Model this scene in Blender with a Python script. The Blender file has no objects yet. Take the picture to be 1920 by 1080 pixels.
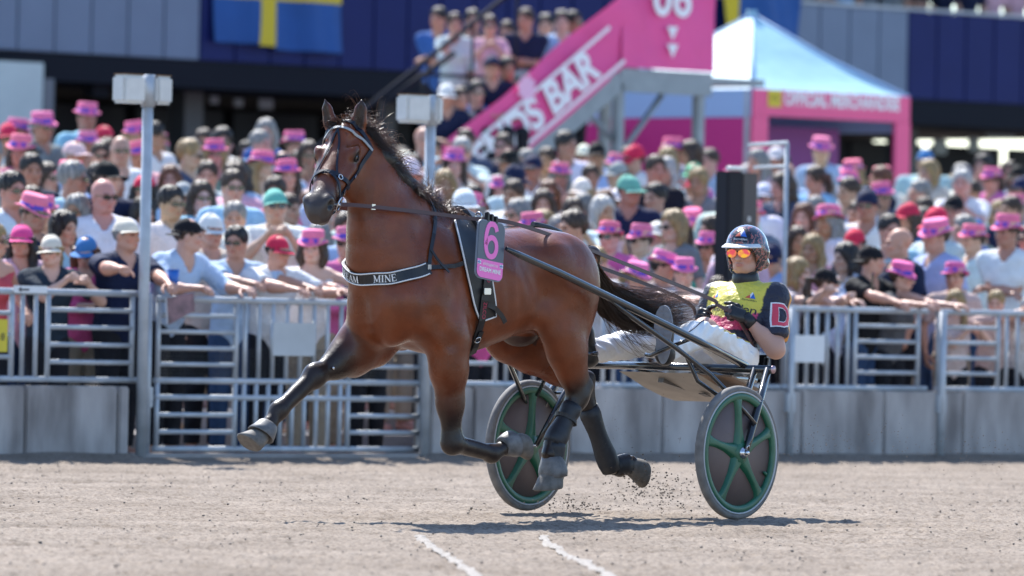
import bpy, bmesh, math, random
import numpy as np
from mathutils import Vector, Matrix, Quaternion
from mathutils.bvhtree import BVHTree

# ------------------------------------------------------------------ camera, sky, sun, exposure
SC = bpy.context.scene
COL = SC.collection
FPX, CAMH, PITCH, ROLL = 12600.0, 1.042, 51 / 12600.0, 0.0205
_F = np.array([0, math.cos(PITCH), math.sin(PITCH)])
_R0 = np.array([1.0, 0, 0]); _U0 = np.cross(_R0, _F)
_R = _R0 * math.cos(ROLL) + _U0 * math.sin(ROLL)
_U = _U0 * math.cos(ROLL) - _R0 * math.sin(ROLL)
CAM = np.array([0, 0, CAMH])
cd = bpy.data.cameras.new('camera')
cam = bpy.data.objects.new('camera', cd); COL.objects.link(cam)
cd.sensor_width = 36.0; cd.lens = FPX / 1920 * 36.0
cd.clip_start = 1.0; cd.clip_end = 2000.0
M3 = Matrix((tuple(_R), tuple(_U), tuple(-_F))).transposed()
cam.matrix_world = Matrix.Translation(Vector(CAM)) @ M3.to_4x4()
cd.dof.use_dof = True; cd.dof.focus_distance = 34.7
APERTURE = 0.070
cd.dof.aperture_fstop = (cd.lens / 1000.0) / APERTURE
SC.camera = cam

SUN_SHADOW = Vector((0.30, -0.75, -1.0))           # where a metre of height throws its shadow
SUND = (-SUN_SHADOW).normalized()
SUN_EL = math.asin(SUND.z); SUN_AZ = math.atan2(SUND.x, SUND.y)
wd = bpy.data.worlds.new('World'); SC.world = wd; wd.use_nodes = True
wn = wd.node_tree; wn.nodes.clear()
wo = wn.nodes.new('ShaderNodeOutputWorld'); wb = wn.nodes.new('ShaderNodeBackground'); sk = wn.nodes.new('ShaderNodeTexSky')
sk.sky_type = 'NISHITA'; sk.sun_disc = False; sk.sun_elevation = SUN_EL; sk.sun_rotation = SUN_AZ
sk.air_density = 1.0; sk.dust_density = 0.35; sk.ozone_density = 4.0
wb.inputs['Strength'].default_value = 0.15
wn.links.new(sk.outputs[0], wb.inputs[0]); wn.links.new(wb.outputs[0], wo.inputs[0])
ld = bpy.data.lights.new('sun', 'SUN'); ld.energy = 4.7; ld.angle = math.radians(0.53); ld.color = (1.0, 0.975, 0.935)
sun = bpy.data.objects.new('sun', ld); COL.objects.link(sun)
sun.rotation_euler = SUN_SHADOW.to_track_quat('-Z', 'Y').to_euler(); sun.location = (0, 40, 60)
SC.view_settings.view_transform = 'Standard'; SC.view_settings.look = 'None'
SC.view_settings.exposure = 1.08; SC.view_settings.gamma = 1.0; SC.view_settings.use_curve_mapping = False
SC.render.engine = 'CYCLES'; SC.cycles.use_denoising = True
SC.cycles.max_bounces = 6; SC.cycles.transparent_max_bounces = 8

# ------------------------------------------------------------------ camera geometry (the photograph is 1920 x 1080)
def ray(px, py): return _F + _R * (px - 960) / FPX + _U * (540 - py) / FPX
def atY(px, py, Y): d = ray(px, py); return CAM + d * (Y / d[1])
def atZ(px, py, z=0.0): d = ray(px, py); return CAM + d * ((z - CAMH) / d[2])
def on_plane(px, py, P, n):
    d = ray(px, py); n = np.asarray(n, float)
    return CAM + d * (((np.asarray(P) - CAM) @ n) / (d @ n))

# ------------------------------------------------------------------ object helpers
def tag(o, label=None, cat=None, group=None, kind=None):
    if label: o['label'] = label
    if cat: o['category'] = cat
    if group: o['group'] = group
    if kind: o['kind'] = kind
    return o
def empty(name, loc=(0, 0, 0), rz=0.0, label=None, cat=None, group=None):
    o = bpy.data.objects.new(name, None); COL.objects.link(o)
    o.location = loc; o.rotation_euler = (0, 0, rz); o.empty_display_size = 0.2
    return tag(o, label, cat, group)
def add(name, me, parent=None, mat=None, loc=None, mtx=None, color=None):
    o = bpy.data.objects.new(name, me); COL.objects.link(o)
    if parent: o.parent = parent
    if mat is not None and len(me.materials) == 0: me.materials.append(mat)
    if mtx is not None: o.matrix_local = mtx
    elif loc is not None: o.location = loc
    if color is not None: o.color = (*color, 1.0)
    return o
def mesh_from(name, verts, faces, smooth=True, cols=None):
    me = bpy.data.meshes.new(name)
    V = np.asarray(verts, dtype=np.float32)
    if isinstance(faces, np.ndarray):
        nf, k = faces.shape
        me.vertices.add(len(V)); me.vertices.foreach_set('co', V.ravel())
        me.loops.add(nf * k); me.loops.foreach_set('vertex_index', faces.astype(np.int32).ravel())
        me.polygons.add(nf)
        me.polygons.foreach_set('loop_start', np.arange(0, nf * k, k, dtype=np.int32))
        me.polygons.foreach_set('loop_total', np.full(nf, k, dtype=np.int32))
        me.update(calc_edges=True); me.validate()
    else:
        me.from_pydata([tuple(map(float, v)) for v in V], [], [tuple(int(i) for i in q) for q in faces])
    if smooth:
        me.polygons.foreach_set('use_smooth', np.ones(len(me.polygons), dtype=bool))
    if cols is not None:
        at = me.color_attributes.new('tint', 'FLOAT_COLOR', 'POINT')
        c4 = np.ones((len(V), 4), np.float32); c4[:, :3] = cols
        at.data.foreach_set('color', c4.ravel())
    me.update()
    return me

class MB:
    """collects simple solids into ONE mesh"""
    def __init__(s): s.v = []; s.f = []; s.sm = []
    def _add(s, vs, fs, smooth):
        o = len(s.v); s.v += [tuple(map(float, v)) for v in vs]
        s.f += [tuple(i + o for i in q) for q in fs]; s.sm += [smooth] * len(fs)
    def box(s, lo, hi, X=(1, 0, 0), Y=(0, 1, 0), Z=(0, 0, 1), O=(0, 0, 0), bev=0.0):
        X, Y, Z, O = (np.asarray(q, float) for q in (X, Y, Z, O))
        if bev <= 0:
            vs = [O + X * a + Y * b + Z * c for c in (lo[2], hi[2]) for b in (lo[1], hi[1]) for a in (lo[0], hi[0])]
            fs = [(0, 2, 3, 1), (4, 5, 7, 6), (0, 1, 5, 4), (2, 6, 7, 3), (0, 4, 6, 2), (1, 3, 7, 5)]
            s._add(vs, fs, False); return s
        bm = bmesh.new(); bmesh.ops.create_cube(bm, size=1.0)
        for v in bm.verts:
            v.co = Vector([(l + h) / 2 + c * (h - l) for c, l, h in zip(v.co, lo, hi)])
        bmesh.ops.bevel(bm, geom=bm.edges[:], offset=bev, segments=2, affect='EDGES')
        bm.verts.index_update()
        s._add([O + X * v.co.x + Y * v.co.y + Z * v.co.z for v in bm.verts], [[v.index for v in q.verts] for q in bm.faces], False)
        bm.free(); return s
    def tube(s, pts, r, n=10, cap=True, flat=None):
        P = [np.asarray(p, float) for p in pts]; m = len(P)
        rs = r if hasattr(r, '__len__') else [r] * m
        T = []
        for i in range(m):
            t = P[min(i + 1, m - 1)] - P[max(i - 1, 0)]; T.append(t / (np.linalg.norm(t) + 1e-12))
        up = np.array([0, 0, 1.0])
        if abs(T[0] @ up) > 0.92: up = np.array([1.0, 0, 0])
        N = np.cross(T[0], up); N /= np.linalg.norm(N)
        vs = []
        for i in range(m):
            N = N - T[i] * (N @ T[i]); N /= np.linalg.norm(N); B = np.cross(T[i], N)
            for k in range(n):
                a = 2 * math.pi * k / n
                vs.append(P[i] + (N * math.cos(a) + B * math.sin(a)) * rs[i])
        fs = [(i * n + k, i * n + (k + 1) % n, (i + 1) * n + (k + 1) % n, (i + 1) * n + k) for i in range(m - 1) for k in range(n)]
        s._add(vs, fs, True)
        if cap:
            o = len(s.v) - len(vs)
            s.f += [tuple(o + k for k in reversed(range(n))), tuple(o + (m - 1) * n + k for k in range(n))]; s.sm += [False, False]
        return s
    def ribbon(s, pts, nrm, w, th=0.004):
        """flat strap along pts; nrm = outward normals, w = width"""
        P = [np.asarray(p, float) for p in pts]; m = len(P); vs = []
        for i in range(m):
            t = P[min(i + 1, m - 1)] - P[max(i - 1, 0)]; t /= (np.linalg.norm(t) + 1e-12)
            nn = np.asarray(nrm[i] if isinstance(nrm, list) else nrm, float); nn = nn - t * (nn @ t); nn /= (np.linalg.norm(nn) + 1e-12)
            b = np.cross(t, nn)
            for sx, sy in ((-1, 0), (1, 0), (1, 1), (-1, 1)):
                vs.append(P[i] + b * sx * w / 2 + nn * sy * th)
        fs = [(i * 4 + k, i * 4 + (k + 1) % 4, (i + 1) * 4 + (k + 1) % 4, (i + 1) * 4 + k) for i in range(m - 1) for k in range(4)]
        fs += [(3, 2, 1, 0), tuple((m - 1) * 4 + k for k in range(4))]
        s._add(vs, fs, False); return s
    def lathe(s, prof, n=24, O=(0, 0, 0), X=(1, 0, 0), Y=(0, 1, 0), Z=(0, 0, 1), close=False):
        X, Y, Z, O = (np.asarray(q, float) for q in (X, Y, Z, O)); m = len(prof)
        vs = [O + (X * math.cos(2 * math.pi * k / n) + Y * math.sin(2 * math.pi * k / n)) * rr + Z * zz for rr, zz in prof for k in range(n)]
        fs = [(i * n + k, i * n + (k + 1) % n, (i + 1) * n + (k + 1) % n, (i + 1) * n + k) for i in range(m - 1) for k in range(n)]
        if close: fs += [((m - 1) * n + k, (m - 1) * n + (k + 1) % n, (k + 1) % n, k) for k in range(n)]
        s._add(vs, fs, True); return s
    def prism(s, poly, th, O, X, Y, Z):
        """flat polygon (x,y list) in frame X,Y extruded th along Z"""
        X, Y, Z, O = (np.asarray(q, float) for q in (X, Y, Z, O)); n = len(poly)
        vs = [O + X * a + Y * b for a, b in poly] + [O + X * a + Y * b + Z * th for a, b in poly]
        fs = [tuple(reversed(range(n))), tuple(range(n, 2 * n))] + [(i, (i + 1) % n, n + (i + 1) % n, n + i) for i in range(n)]
        s._add(vs, fs, False); return s
    def grid(s, pts):
        """pts[i][j] sheet"""
        a, b = len(pts), len(pts[0])
        s._add([p for rw in pts for p in rw], [(i * b + j, i * b + j + 1, (i + 1) * b + j + 1, (i + 1) * b + j) for i in range(a - 1) for j in range(b - 1)], True); return s
    def mesh(s, name):
        me = bpy.data.meshes.new(name); me.from_pydata(s.v, [], s.f)
        me.polygons.foreach_set('use_smooth', np.array(s.sm, dtype=bool)); me.update(); return me
    def build(s, name, mat, parent=None, **k):
        return add(name, s.mesh(name), parent, mat, **k)

# ------------------------------------------------------------------ materials
MATS = {}
def mat(name, col, rough=0.6, metal=0.0, spec=0.5, noise=0.0, nscale=20.0, bump=0.0, bscale=80.0, bdist=0.01, coat=0.0, objcol=False, tint=False, trans=0.0, sheen=0.0, col2=None, detail=4.0, stretch=None):
    if name in MATS: return MATS[name]
    m = bpy.data.materials.new(name); m.use_nodes = True; nt = m.node_tree; b = nt.nodes['Principled BSDF']
    b.inputs['Roughness'].default_value = rough; b.inputs['Metallic'].default_value = metal
    b.inputs['Specular IOR Level'].default_value = spec
    if coat: b.inputs['Coat Weight'].default_value = coat; b.inputs['Coat Roughness'].default_value = 0.06
    if sheen: b.inputs['Sheen Weight'].default_value = sheen
    src = None
    if objcol:
        oi = nt.nodes.new('ShaderNodeObjectInfo'); src = oi.outputs['Color']
    else:
        rgb = nt.nodes.new('ShaderNodeRGB'); rgb.outputs[0].default_value = (*col, 1); src = rgb.outputs[0]
    def mixmul(a, bsock, fac=1.0):
        mx = nt.nodes.new('ShaderNodeMix'); mx.data_type = 'RGBA'; mx.blend_type = 'MULTIPLY'; mx.inputs['Factor'].default_value = fac
        nt.links.new(a, mx.inputs['A']); nt.links.new(bsock, mx.inputs['B']); return mx.outputs['Result']
    if tint:
        va = nt.nodes.new('ShaderNodeVertexColor'); va.layer_name = 'tint'; src = mixmul(src, va.outputs['Color'])
    tc = nt.nodes.new('ShaderNodeTexCoord'); co = tc.outputs['Object']
    if stretch:
        mp = nt.nodes.new('ShaderNodeMapping'); mp.inputs['Scale'].default_value = stretch; nt.links.new(co, mp.inputs['Vector']); co = mp.outputs['Vector']
    if noise:
        nz = nt.nodes.new('ShaderNodeTexNoise'); nz.inputs['Scale'].default_value = nscale; nz.inputs['Detail'].default_value = detail
        nt.links.new(co, nz.inputs['Vector'])
        rp = nt.nodes.new('ShaderNodeValToRGB'); e = rp.color_ramp.elements
        e[0].position = 0.3; e[1].position = 0.7
        if col2 is None:
            e[0].color = (1 - noise,) * 3 + (1,); e[1].color = (1, 1, 1, 1)
            nt.links.new(nz.outputs['Fac'], rp.inputs['Fac']); src = mixmul(src, rp.outputs['Color'])
        else:
            e[0].color = (0, 0, 0, 1); e[1].color = (noise,) * 3 + (1,)
            nt.links.new(nz.outputs['Fac'], rp.inputs['Fac'])
            mx = nt.nodes.new('ShaderNodeMix'); mx.data_type = 'RGBA'; nt.links.new(rp.outputs['Color'], mx.inputs['Factor'])
            nt.links.new(src, mx.inputs['A']); mx.inputs['B'].default_value = (*col2, 1); src = mx.outputs['Result']
    nt.links.new(src, b.inputs['Base Color'])
    if bump:
        n2 = nt.nodes.new('ShaderNodeTexNoise'); n2.inputs['Scale'].default_value = bscale; n2.inputs['Detail'].default_value = 5
        nt.links.new(co, n2.inputs['Vector'])
        bp = nt.nodes.new('ShaderNodeBump'); bp.inputs['Strength'].default_value = bump; bp.inputs['Distance'].default_value = bdist
        nt.links.new(n2.outputs['Fac'], bp.inputs['Height']); nt.links.new(bp.outputs['Normal'], b.inputs['Normal'])
    MATS[name] = m
    return m

# ------------------------------------------------------------------ implicit surfaces: fields of blended solids, meshed with surface nets
def sstep(a, b, x): t = np.clip((x - a) / (b - a), 0, 1); return t * t * (3 - 2 * t)
class Field:
    def __init__(s, lo, hi, h):
        s.lo = np.asarray(lo, np.float32); s.h = h
        s.n = np.ceil((np.asarray(hi) - np.asarray(lo)) / h).astype(int) + 1
        s.ax = [s.lo[i] + h * np.arange(s.n[i], dtype=np.float32) for i in range(3)]
        s.D = np.full(tuple(s.n), 1.0, np.float32)
    def _win(s, lo, hi):
        a = np.clip(np.floor((np.asarray(lo) - s.lo) / s.h).astype(int), 0, s.n - 1)
        b = np.clip(np.ceil((np.asarray(hi) - s.lo) / s.h).astype(int) + 1, 1, s.n)
        if np.any(b <= a): return None
        sl = tuple(slice(a[i], b[i]) for i in range(3))
        return sl, (s.ax[0][sl[0]][:, None, None], s.ax[1][sl[1]][None, :, None], s.ax[2][sl[2]][None, None, :])
    def put(s, fn, lo, hi, k, sub=False):
        w = s._win(lo, hi)
        if w is None: return
        sl, (X, Y, Z) = w
        d = fn(X, Y, Z).astype(np.float32); A = s.D[sl]
        if sub:
            hh = np.clip(0.5 - 0.5 * (A + d) / k, 0, 1); s.D[sl] = A * (1 - hh) - d * hh + k * hh * (1 - hh)
        else:
            hh = np.clip(0.5 + 0.5 * (d - A) / k, 0, 1); s.D[sl] = d * (1 - hh) + A * hh - k * hh * (1 - hh)
    def cap(s, p0, p1, r0, r1, k=0.03, fl=1.0, lat=(0, 1, 0), sub=False, flatend=False):
        p0 = np.asarray(p0, float); p1 = np.asarray(p1, float); lat = np.asarray(lat, float); lat = lat / np.linalg.norm(lat)
        rm = max(r0, r1) * max(1, fl) + k + 2 * s.h
        ba = p1 - p0; L2 = ba @ ba + 1e-12
        g = (1 / fl - 1)
        bs = ba + lat * (ba @ lat) * g; B2 = bs @ bs + 1e-12
        def fn(X, Y, Z):
            x, y, z = X - p0[0], Y - p0[1], Z - p0[2]
            if fl != 1.0:
                q = (x * lat[0] + y * lat[1] + z * lat[2]) * g
                x, y, z = x + lat[0] * q, y + lat[1] * q, z + lat[2] * q
            tt = (x * bs[0] + y * bs[1] + z * bs[2]) / B2
            t = np.clip(tt, 0, 1)
            d = np.sqrt((x - bs[0] * t) ** 2 + (y - bs[1] * t) ** 2 + (z - bs[2] * t) ** 2) - (r0 + (r1 - r0) * t)
            if flatend:
                Lb = math.sqrt(B2)
                d = np.maximum(d, (tt - 1) * Lb)
            return d * min(1.0, fl)
        s.put(fn, np.minimum(p0, p1) - rm, np.maximum(p0, p1) + rm, k, sub)
    def chain(s, pts, rs, k=0.03, fl=1.0, lat=(0, 1, 0)):
        for i in range(len(pts) - 1):
            f = fl[i] if hasattr(fl, '__len__') else fl
            s.cap(pts[i], pts[i + 1], rs[i], rs[i + 1], k, f, lat)
    def ell(s, c, r, k=0.03, M=None, sub=False):
        c = np.asarray(c, float); r = np.asarray(r, float); rm = r.max() + k + 2 * s.h
        def fn(X, Y, Z):
            x, y, z = X - c[0], Y - c[1], Z - c[2]
            if M is not None:
                x, y, z = (M[i][0] * x + M[i][1] * y + M[i][2] * z for i in range(3))
            k0 = np.sqrt((x / r[0]) ** 2 + (y / r[1]) ** 2 + (z / r[2]) ** 2)
            k1 = np.sqrt((x / r[0] ** 2) ** 2 + (y / r[1] ** 2) ** 2 + (z / r[2] ** 2) ** 2) + 1e-9
            return k0 * (k0 - 1) / k1
        s.put(fn, c - rm, c + rm, k, sub)
    def loft(s, O, A, Bv, Cv, st, k=0.03, power=2.0):
        """stations st = (pos along A, centre along B, half along B, half along C)"""
        O, A, Bv, Cv = (np.asarray(q, float) for q in (O, A, Bv, Cv)); st = np.asarray(st, float)
        cs = [O + A * q[0] + Bv * (q[1] + sb * q[2]) + Cv * sc * q[3] for q in st for sb in (-1, 1) for sc in (-1, 1)]
        lo = np.min(cs, 0) - k - 3 * s.h; hi = np.max(cs, 0) + k + 3 * s.h
        fine = np.linspace(st[0, 0], st[-1, 0], 160)
        def cub(col):
            x, y = st[:, 0], st[:, col]; m = np.gradient(y, x); i = np.clip(np.searchsorted(x, fine) - 1, 0, len(x) - 2)
            hh = x[i + 1] - x[i]; t = (fine - x[i]) / hh
            return (2 * t**3 - 3 * t**2 + 1) * y[i] + (t**3 - 2 * t**2 + t) * hh * m[i] + (-2 * t**3 + 3 * t**2) * y[i + 1] + (t**3 - t**2) * hh * m[i + 1]
        c1, c2, c3 = cub(1), np.maximum(cub(2), 0.012), np.maximum(cub(3), 0.012)
        def fn(X, Y, Z):
            x, y, z = X - O[0], Y - O[1], Z - O[2]
            a = x * A[0] + y * A[1] + z * A[2]; b = x * Bv[0] + y * Bv[1] + z * Bv[2]; c = x * Cv[0] + y * Cv[1] + z * Cv[2]
            e = np.interp(a, fine, c1); hb = np.interp(a, fine, c2); hc = np.interp(a, fine, c3)
            q = (np.abs((b - e) / hb) ** power + np.abs(c / hc) ** power) ** (1 / power)
            d = (q - 1) * np.minimum(hb, hc)
            ov = np.maximum(st[0, 0] - a, a - st[-1, 0])
            return np.maximum(d, ov)
        s.put(fn, lo, hi, k)
    def cut(s, P, n):
        """keep the side of the plane that n points away from"""
        P = np.asarray(P, float); n = np.asarray(n, float)
        d = (s.ax[0][:, None, None] - P[0]) * n[0] + (s.ax[1][None, :, None] - P[1]) * n[1] + (s.ax[2][None, None, :] - P[2]) * n[2]
        s.D = np.maximum(s.D, d.astype(np.float32))
    def nets(s, smooth=1):
        D = s.D; S = D < 0
        nx, ny, nz = D.shape
        acc = np.zeros((nx - 1, ny - 1, nz - 1), np.uint8)
        for a in (0, 1):
            for b in (0, 1):
                for c in (0, 1):
                    acc += S[a:nx - 1 + a, b:ny - 1 + b, c:nz - 1 + c]
        I, J, K = np.nonzero((acc > 0) & (acc < 8))
        idx = np.full(acc.shape, -1, np.int32); idx[I, J, K] = np.arange(len(I))
        P = np.zeros((len(I), 3)); W = np.zeros(len(I))
        cor = [(a, b, c) for a in (0, 1) for b in (0, 1) for c in (0, 1)]
        val = {q: D[I + q[0], J + q[1], K + q[2]].astype(np.float64) for q in cor}
        for q in cor:
            for ax in range(3):
                if q[ax] == 0:
                    q2 = list(q); q2[ax] = 1; q2 = tuple(q2)
                    a, b = val[q], val[q2]; m = (a < 0) != (b < 0)
                    t = np.where(m, a / np.where(m, a - b, 1), 0)
                    p = np.array(q, float)[None, :].repeat(len(I), 0); p[:, ax] = t
                    P[m] += p[m]; W[m] += 1
        P /= W[:, None]
        V = (np.stack([I, J, K], 1) + P) * s.h + s.lo
        Q = []
        for ax in range(3):
            o1, o2 = (ax + 1) % 3, (ax + 2) % 3
            sl0 = [slice(None)] * 3; sl1 = [slice(None)] * 3
            sl0[ax] = slice(0, -1); sl1[ax] = slice(1, None)
            ch = S[tuple(sl0)] != S[tuple(sl1)]; fl = S[tuple(sl0)]
            sl = [slice(None)] * 3; sl[o1] = slice(1, -1); sl[o2] = slice(1, -1)
            e = np.argwhere(ch[tuple(sl)])
            if not len(e): continue
            e[:, o1] += 1; e[:, o2] += 1
            d = fl[e[:, 0], e[:, 1], e[:, 2]]
            def cell(a, b):
                q = e.copy(); q[:, o1] -= a; q[:, o2] -= b; return idx[q[:, 0], q[:, 1], q[:, 2]]
            q = np.stack([cell(1, 1), cell(0, 1), cell(0, 0), cell(1, 0)], 1)
            q[~d] = q[~d][:, ::-1]; Q.append(q)
        Q = np.concatenate(Q); Q = Q[(Q >= 0).all(1)]
        for _ in range(smooth):
            A = np.zeros_like(V); N = np.zeros(len(V))
            for a, b in ((0, 1), (1, 2), (2, 3), (3, 0)):
                np.add.at(A, Q[:, a], V[Q[:, b]]); np.add.at(A, Q[:, b], V[Q[:, a]])
                np.add.at(N, Q[:, a], 1); np.add.at(N, Q[:, b], 1)
            V = V * 0.5 + 0.5 * A / np.maximum(N, 1)[:, None]
        return V, Q
def smooth_pts(P, n):
    P = np.asarray(P, float); t = np.linspace(0, len(P) - 1, n); i = np.clip(t.astype(int), 0, len(P) - 2); f = (t - i)[:, None]
    p0, p1, p2, p3 = P[np.clip(i - 1, 0, None)], P[i], P[i + 1], P[np.clip(i + 2, None, len(P) - 1)]
    return .5 * (2 * p1 + (p2 - p0) * f + (2 * p0 - 5 * p1 + 4 * p2 - p3) * f**2 + (3 * p1 - p0 - 3 * p2 + p3) * f**3)
def bvh_of(V, Q): return BVHTree.FromPolygons([Vector(v) for v in V], [tuple(int(i) for i in q) for q in Q])

def text_mesh(txt, size, extrude=0.0, font_shear=0.0, bold=0.0, spacing=1.0):
    cu = bpy.data.curves.new('txt', 'FONT'); cu.body = txt; cu.size = size; cu.align_x = 'CENTER'; cu.align_y = 'CENTER'
    cu.extrude = extrude; cu.shear = font_shear; cu.offset = bold; cu.space_character = spacing; cu.resolution_u = 6
    o = bpy.data.objects.new('txt', cu); COL.objects.link(o)
    dg = bpy.context.evaluated_depsgraph_get(); me = bpy.data.meshes.new_from_object(o.evaluated_get(dg))
    bpy.data.objects.remove(o); bpy.data.curves.remove(cu)
    return me
def text_on(name, txt, size, O, X, Y, mat_, parent=None, sx=1.0, off=0.003, bold=0.0, shear=0.0, warp=None, spacing=1.0):
    """flat lettering lying on the plane through O spanned by X (reading direction) and Y (up); warp(x,y)->point puts it on a curved surface"""
    me = text_mesh(txt, size, 0.0, shear, bold, spacing)
    X, Y, O = (np.asarray(q, float) for q in (X, Y, O)); Z = np.cross(X, Y); Z /= np.linalg.norm(Z)
    for v in me.vertices:
        x, y = v.co.x * sx, v.co.y
        v.co = Vector(warp(x, y)) if warp is not None else Vector(O + X * x + Y * y + Z * off)
    me.name = name; me.materials.clear()
    return add(name, me, parent, mat_)

# ------------------------------------------------------------------ the two frames of the place
# horse and sulky: u forward, v to the driver's left, w up
_hn, _hf = atY(1382, 849, 35.0), atY(990, 835, 35.86)
SO = (_hn + _hf) / 2; SO[2] = 0
_a = _hn - _hf; _a[2] = 0; HALF_TRACK = np.linalg.norm(_a) / 2
SEV = _a / np.linalg.norm(_a); SEU = np.array([SEV[1], -SEV[0], 0])
class Frame:
    def __init__(s, O, eu, ev): s.O, s.eu, s.ev = O, eu, ev
    def hp(s, px, py, v):
        d = ray(px, py); t = (v - (CAM - s.O) @ s.ev) / (d @ s.ev); P = CAM + d * t - s.O
        return np.array([P @ s.eu, P @ s.ev, P[2]])
    def hu(s, px, py, u):
        d = ray(px, py); t = (u - (CAM - s.O) @ s.eu) / (d @ s.eu); P = CAM + d * t - s.O
        return np.array([P @ s.eu, P @ s.ev, P[2]])
    def loc(s, W): P = np.asarray(W) - s.O; return np.array([P @ s.eu, P @ s.ev, P[2]])
    def wor(s, L): return s.O + s.eu * L[0] + s.ev * L[1] + np.array([0, 0, L[2]])
    @property
    def rz(s): return math.atan2(s.eu[1], s.eu[0])
SF = Frame(SO, SEU, SEV)
_w = SF.wor(SF.hp(862, 408, 0)); _t = math.radians(45.0)
_eu = np.array([-math.cos(_t), -math.sin(_t), 0]); _ev = np.array([math.sin(_t), -math.cos(_t), 0])
HF = Frame(np.array([_w[0], _w[1], 0]) - _eu * 1.48, _eu, _ev)
# stand: a along the fence (to the right and away), b back from the fence
_p0, _p1 = atZ(0, 863), atZ(1920, 863)
FA = (_p1 - _p0) / np.linalg.norm(_p1 - _p0); FB = np.array([-FA[1], FA[0], 0]); FO = _p0.copy(); FO[2] = 0
def G(a, b, z=0.0): return FO + FA * a + FB * b + np.array([0, 0, z])
def gp(px, py, b):
    """(a, z) of the pixel on the upright plane b metres behind the fence line"""
    P = on_plane(px, py, FO + FB * b, FB) - FO
    return P @ FA, P[2]
def gz(px, py, z):
    P = atZ(px, py, z) - FO; return P @ FA, P @ FB
FRZ = math.atan2(FA[1], FA[0])
rnd = random.Random(7)
# ------------------------------------------------------------------ the horse
def polyline_param(V, pts):
    """nearest distance to a polyline and position along it (in segment units)"""
    best = np.full(len(V), 9.0); par = np.zeros(len(V))
    for i in range(len(pts) - 1):
        a, b = np.asarray(pts[i], float), np.asarray(pts[i + 1], float); ab = b - a
        t = np.clip(((V - a) @ ab) / (ab @ ab), 0, 1); d = np.linalg.norm(V - a - t[:, None] * ab, axis=1)
        m = d < best; best[m] = d[m]; par[m] = (i + t)[m]
    return best, par

HP0 = np.array([2.275, -.04, 1.975])
_hy = math.radians(25); _hd = math.radians(46)
HE1 = np.array([math.cos(_hd) * math.cos(_hy), math.cos(_hd) * math.sin(_hy), -math.sin(_hd)])
HE2 = np.array([-math.sin(_hy), math.cos(_hy), 0.0])
HE3 = np.array([math.sin(_hd) * math.cos(_hy), math.sin(_hd) * math.sin(_hy), math.cos(_hd)])
def hd(s, l, n): return HP0 + HE1 * s + HE2 * l + HE3 * n

LEG_LF = [(1.99, .15, 1.10), (1.73, .185, .915), (1.655, .155, .395), (1.365, .15, .335), (1.275, .15, .365), (1.215, .15, .40)]
LEG_RF = [(1.96, -.14, 1.03), (1.90, -.18, .885), (2.314, -.17, .716), (2.556, -.17, .541), (2.615, -.17, .475), (2.675, -.17, .405)]
LEG_LH = [(.86, .135, 1.20), (.905, .175, .955), (.745, .15, .635), (.915, .15, .392), (.945, .15, .335), (.915, .15, .262)]
LEG_RH = [(.88, -.135, 1.2), (.93, -.175, .94), (.44, -.135, .675), (.216, -.13, .27), (.135, -.13, .245), (.055, -.13, .275)]

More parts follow.
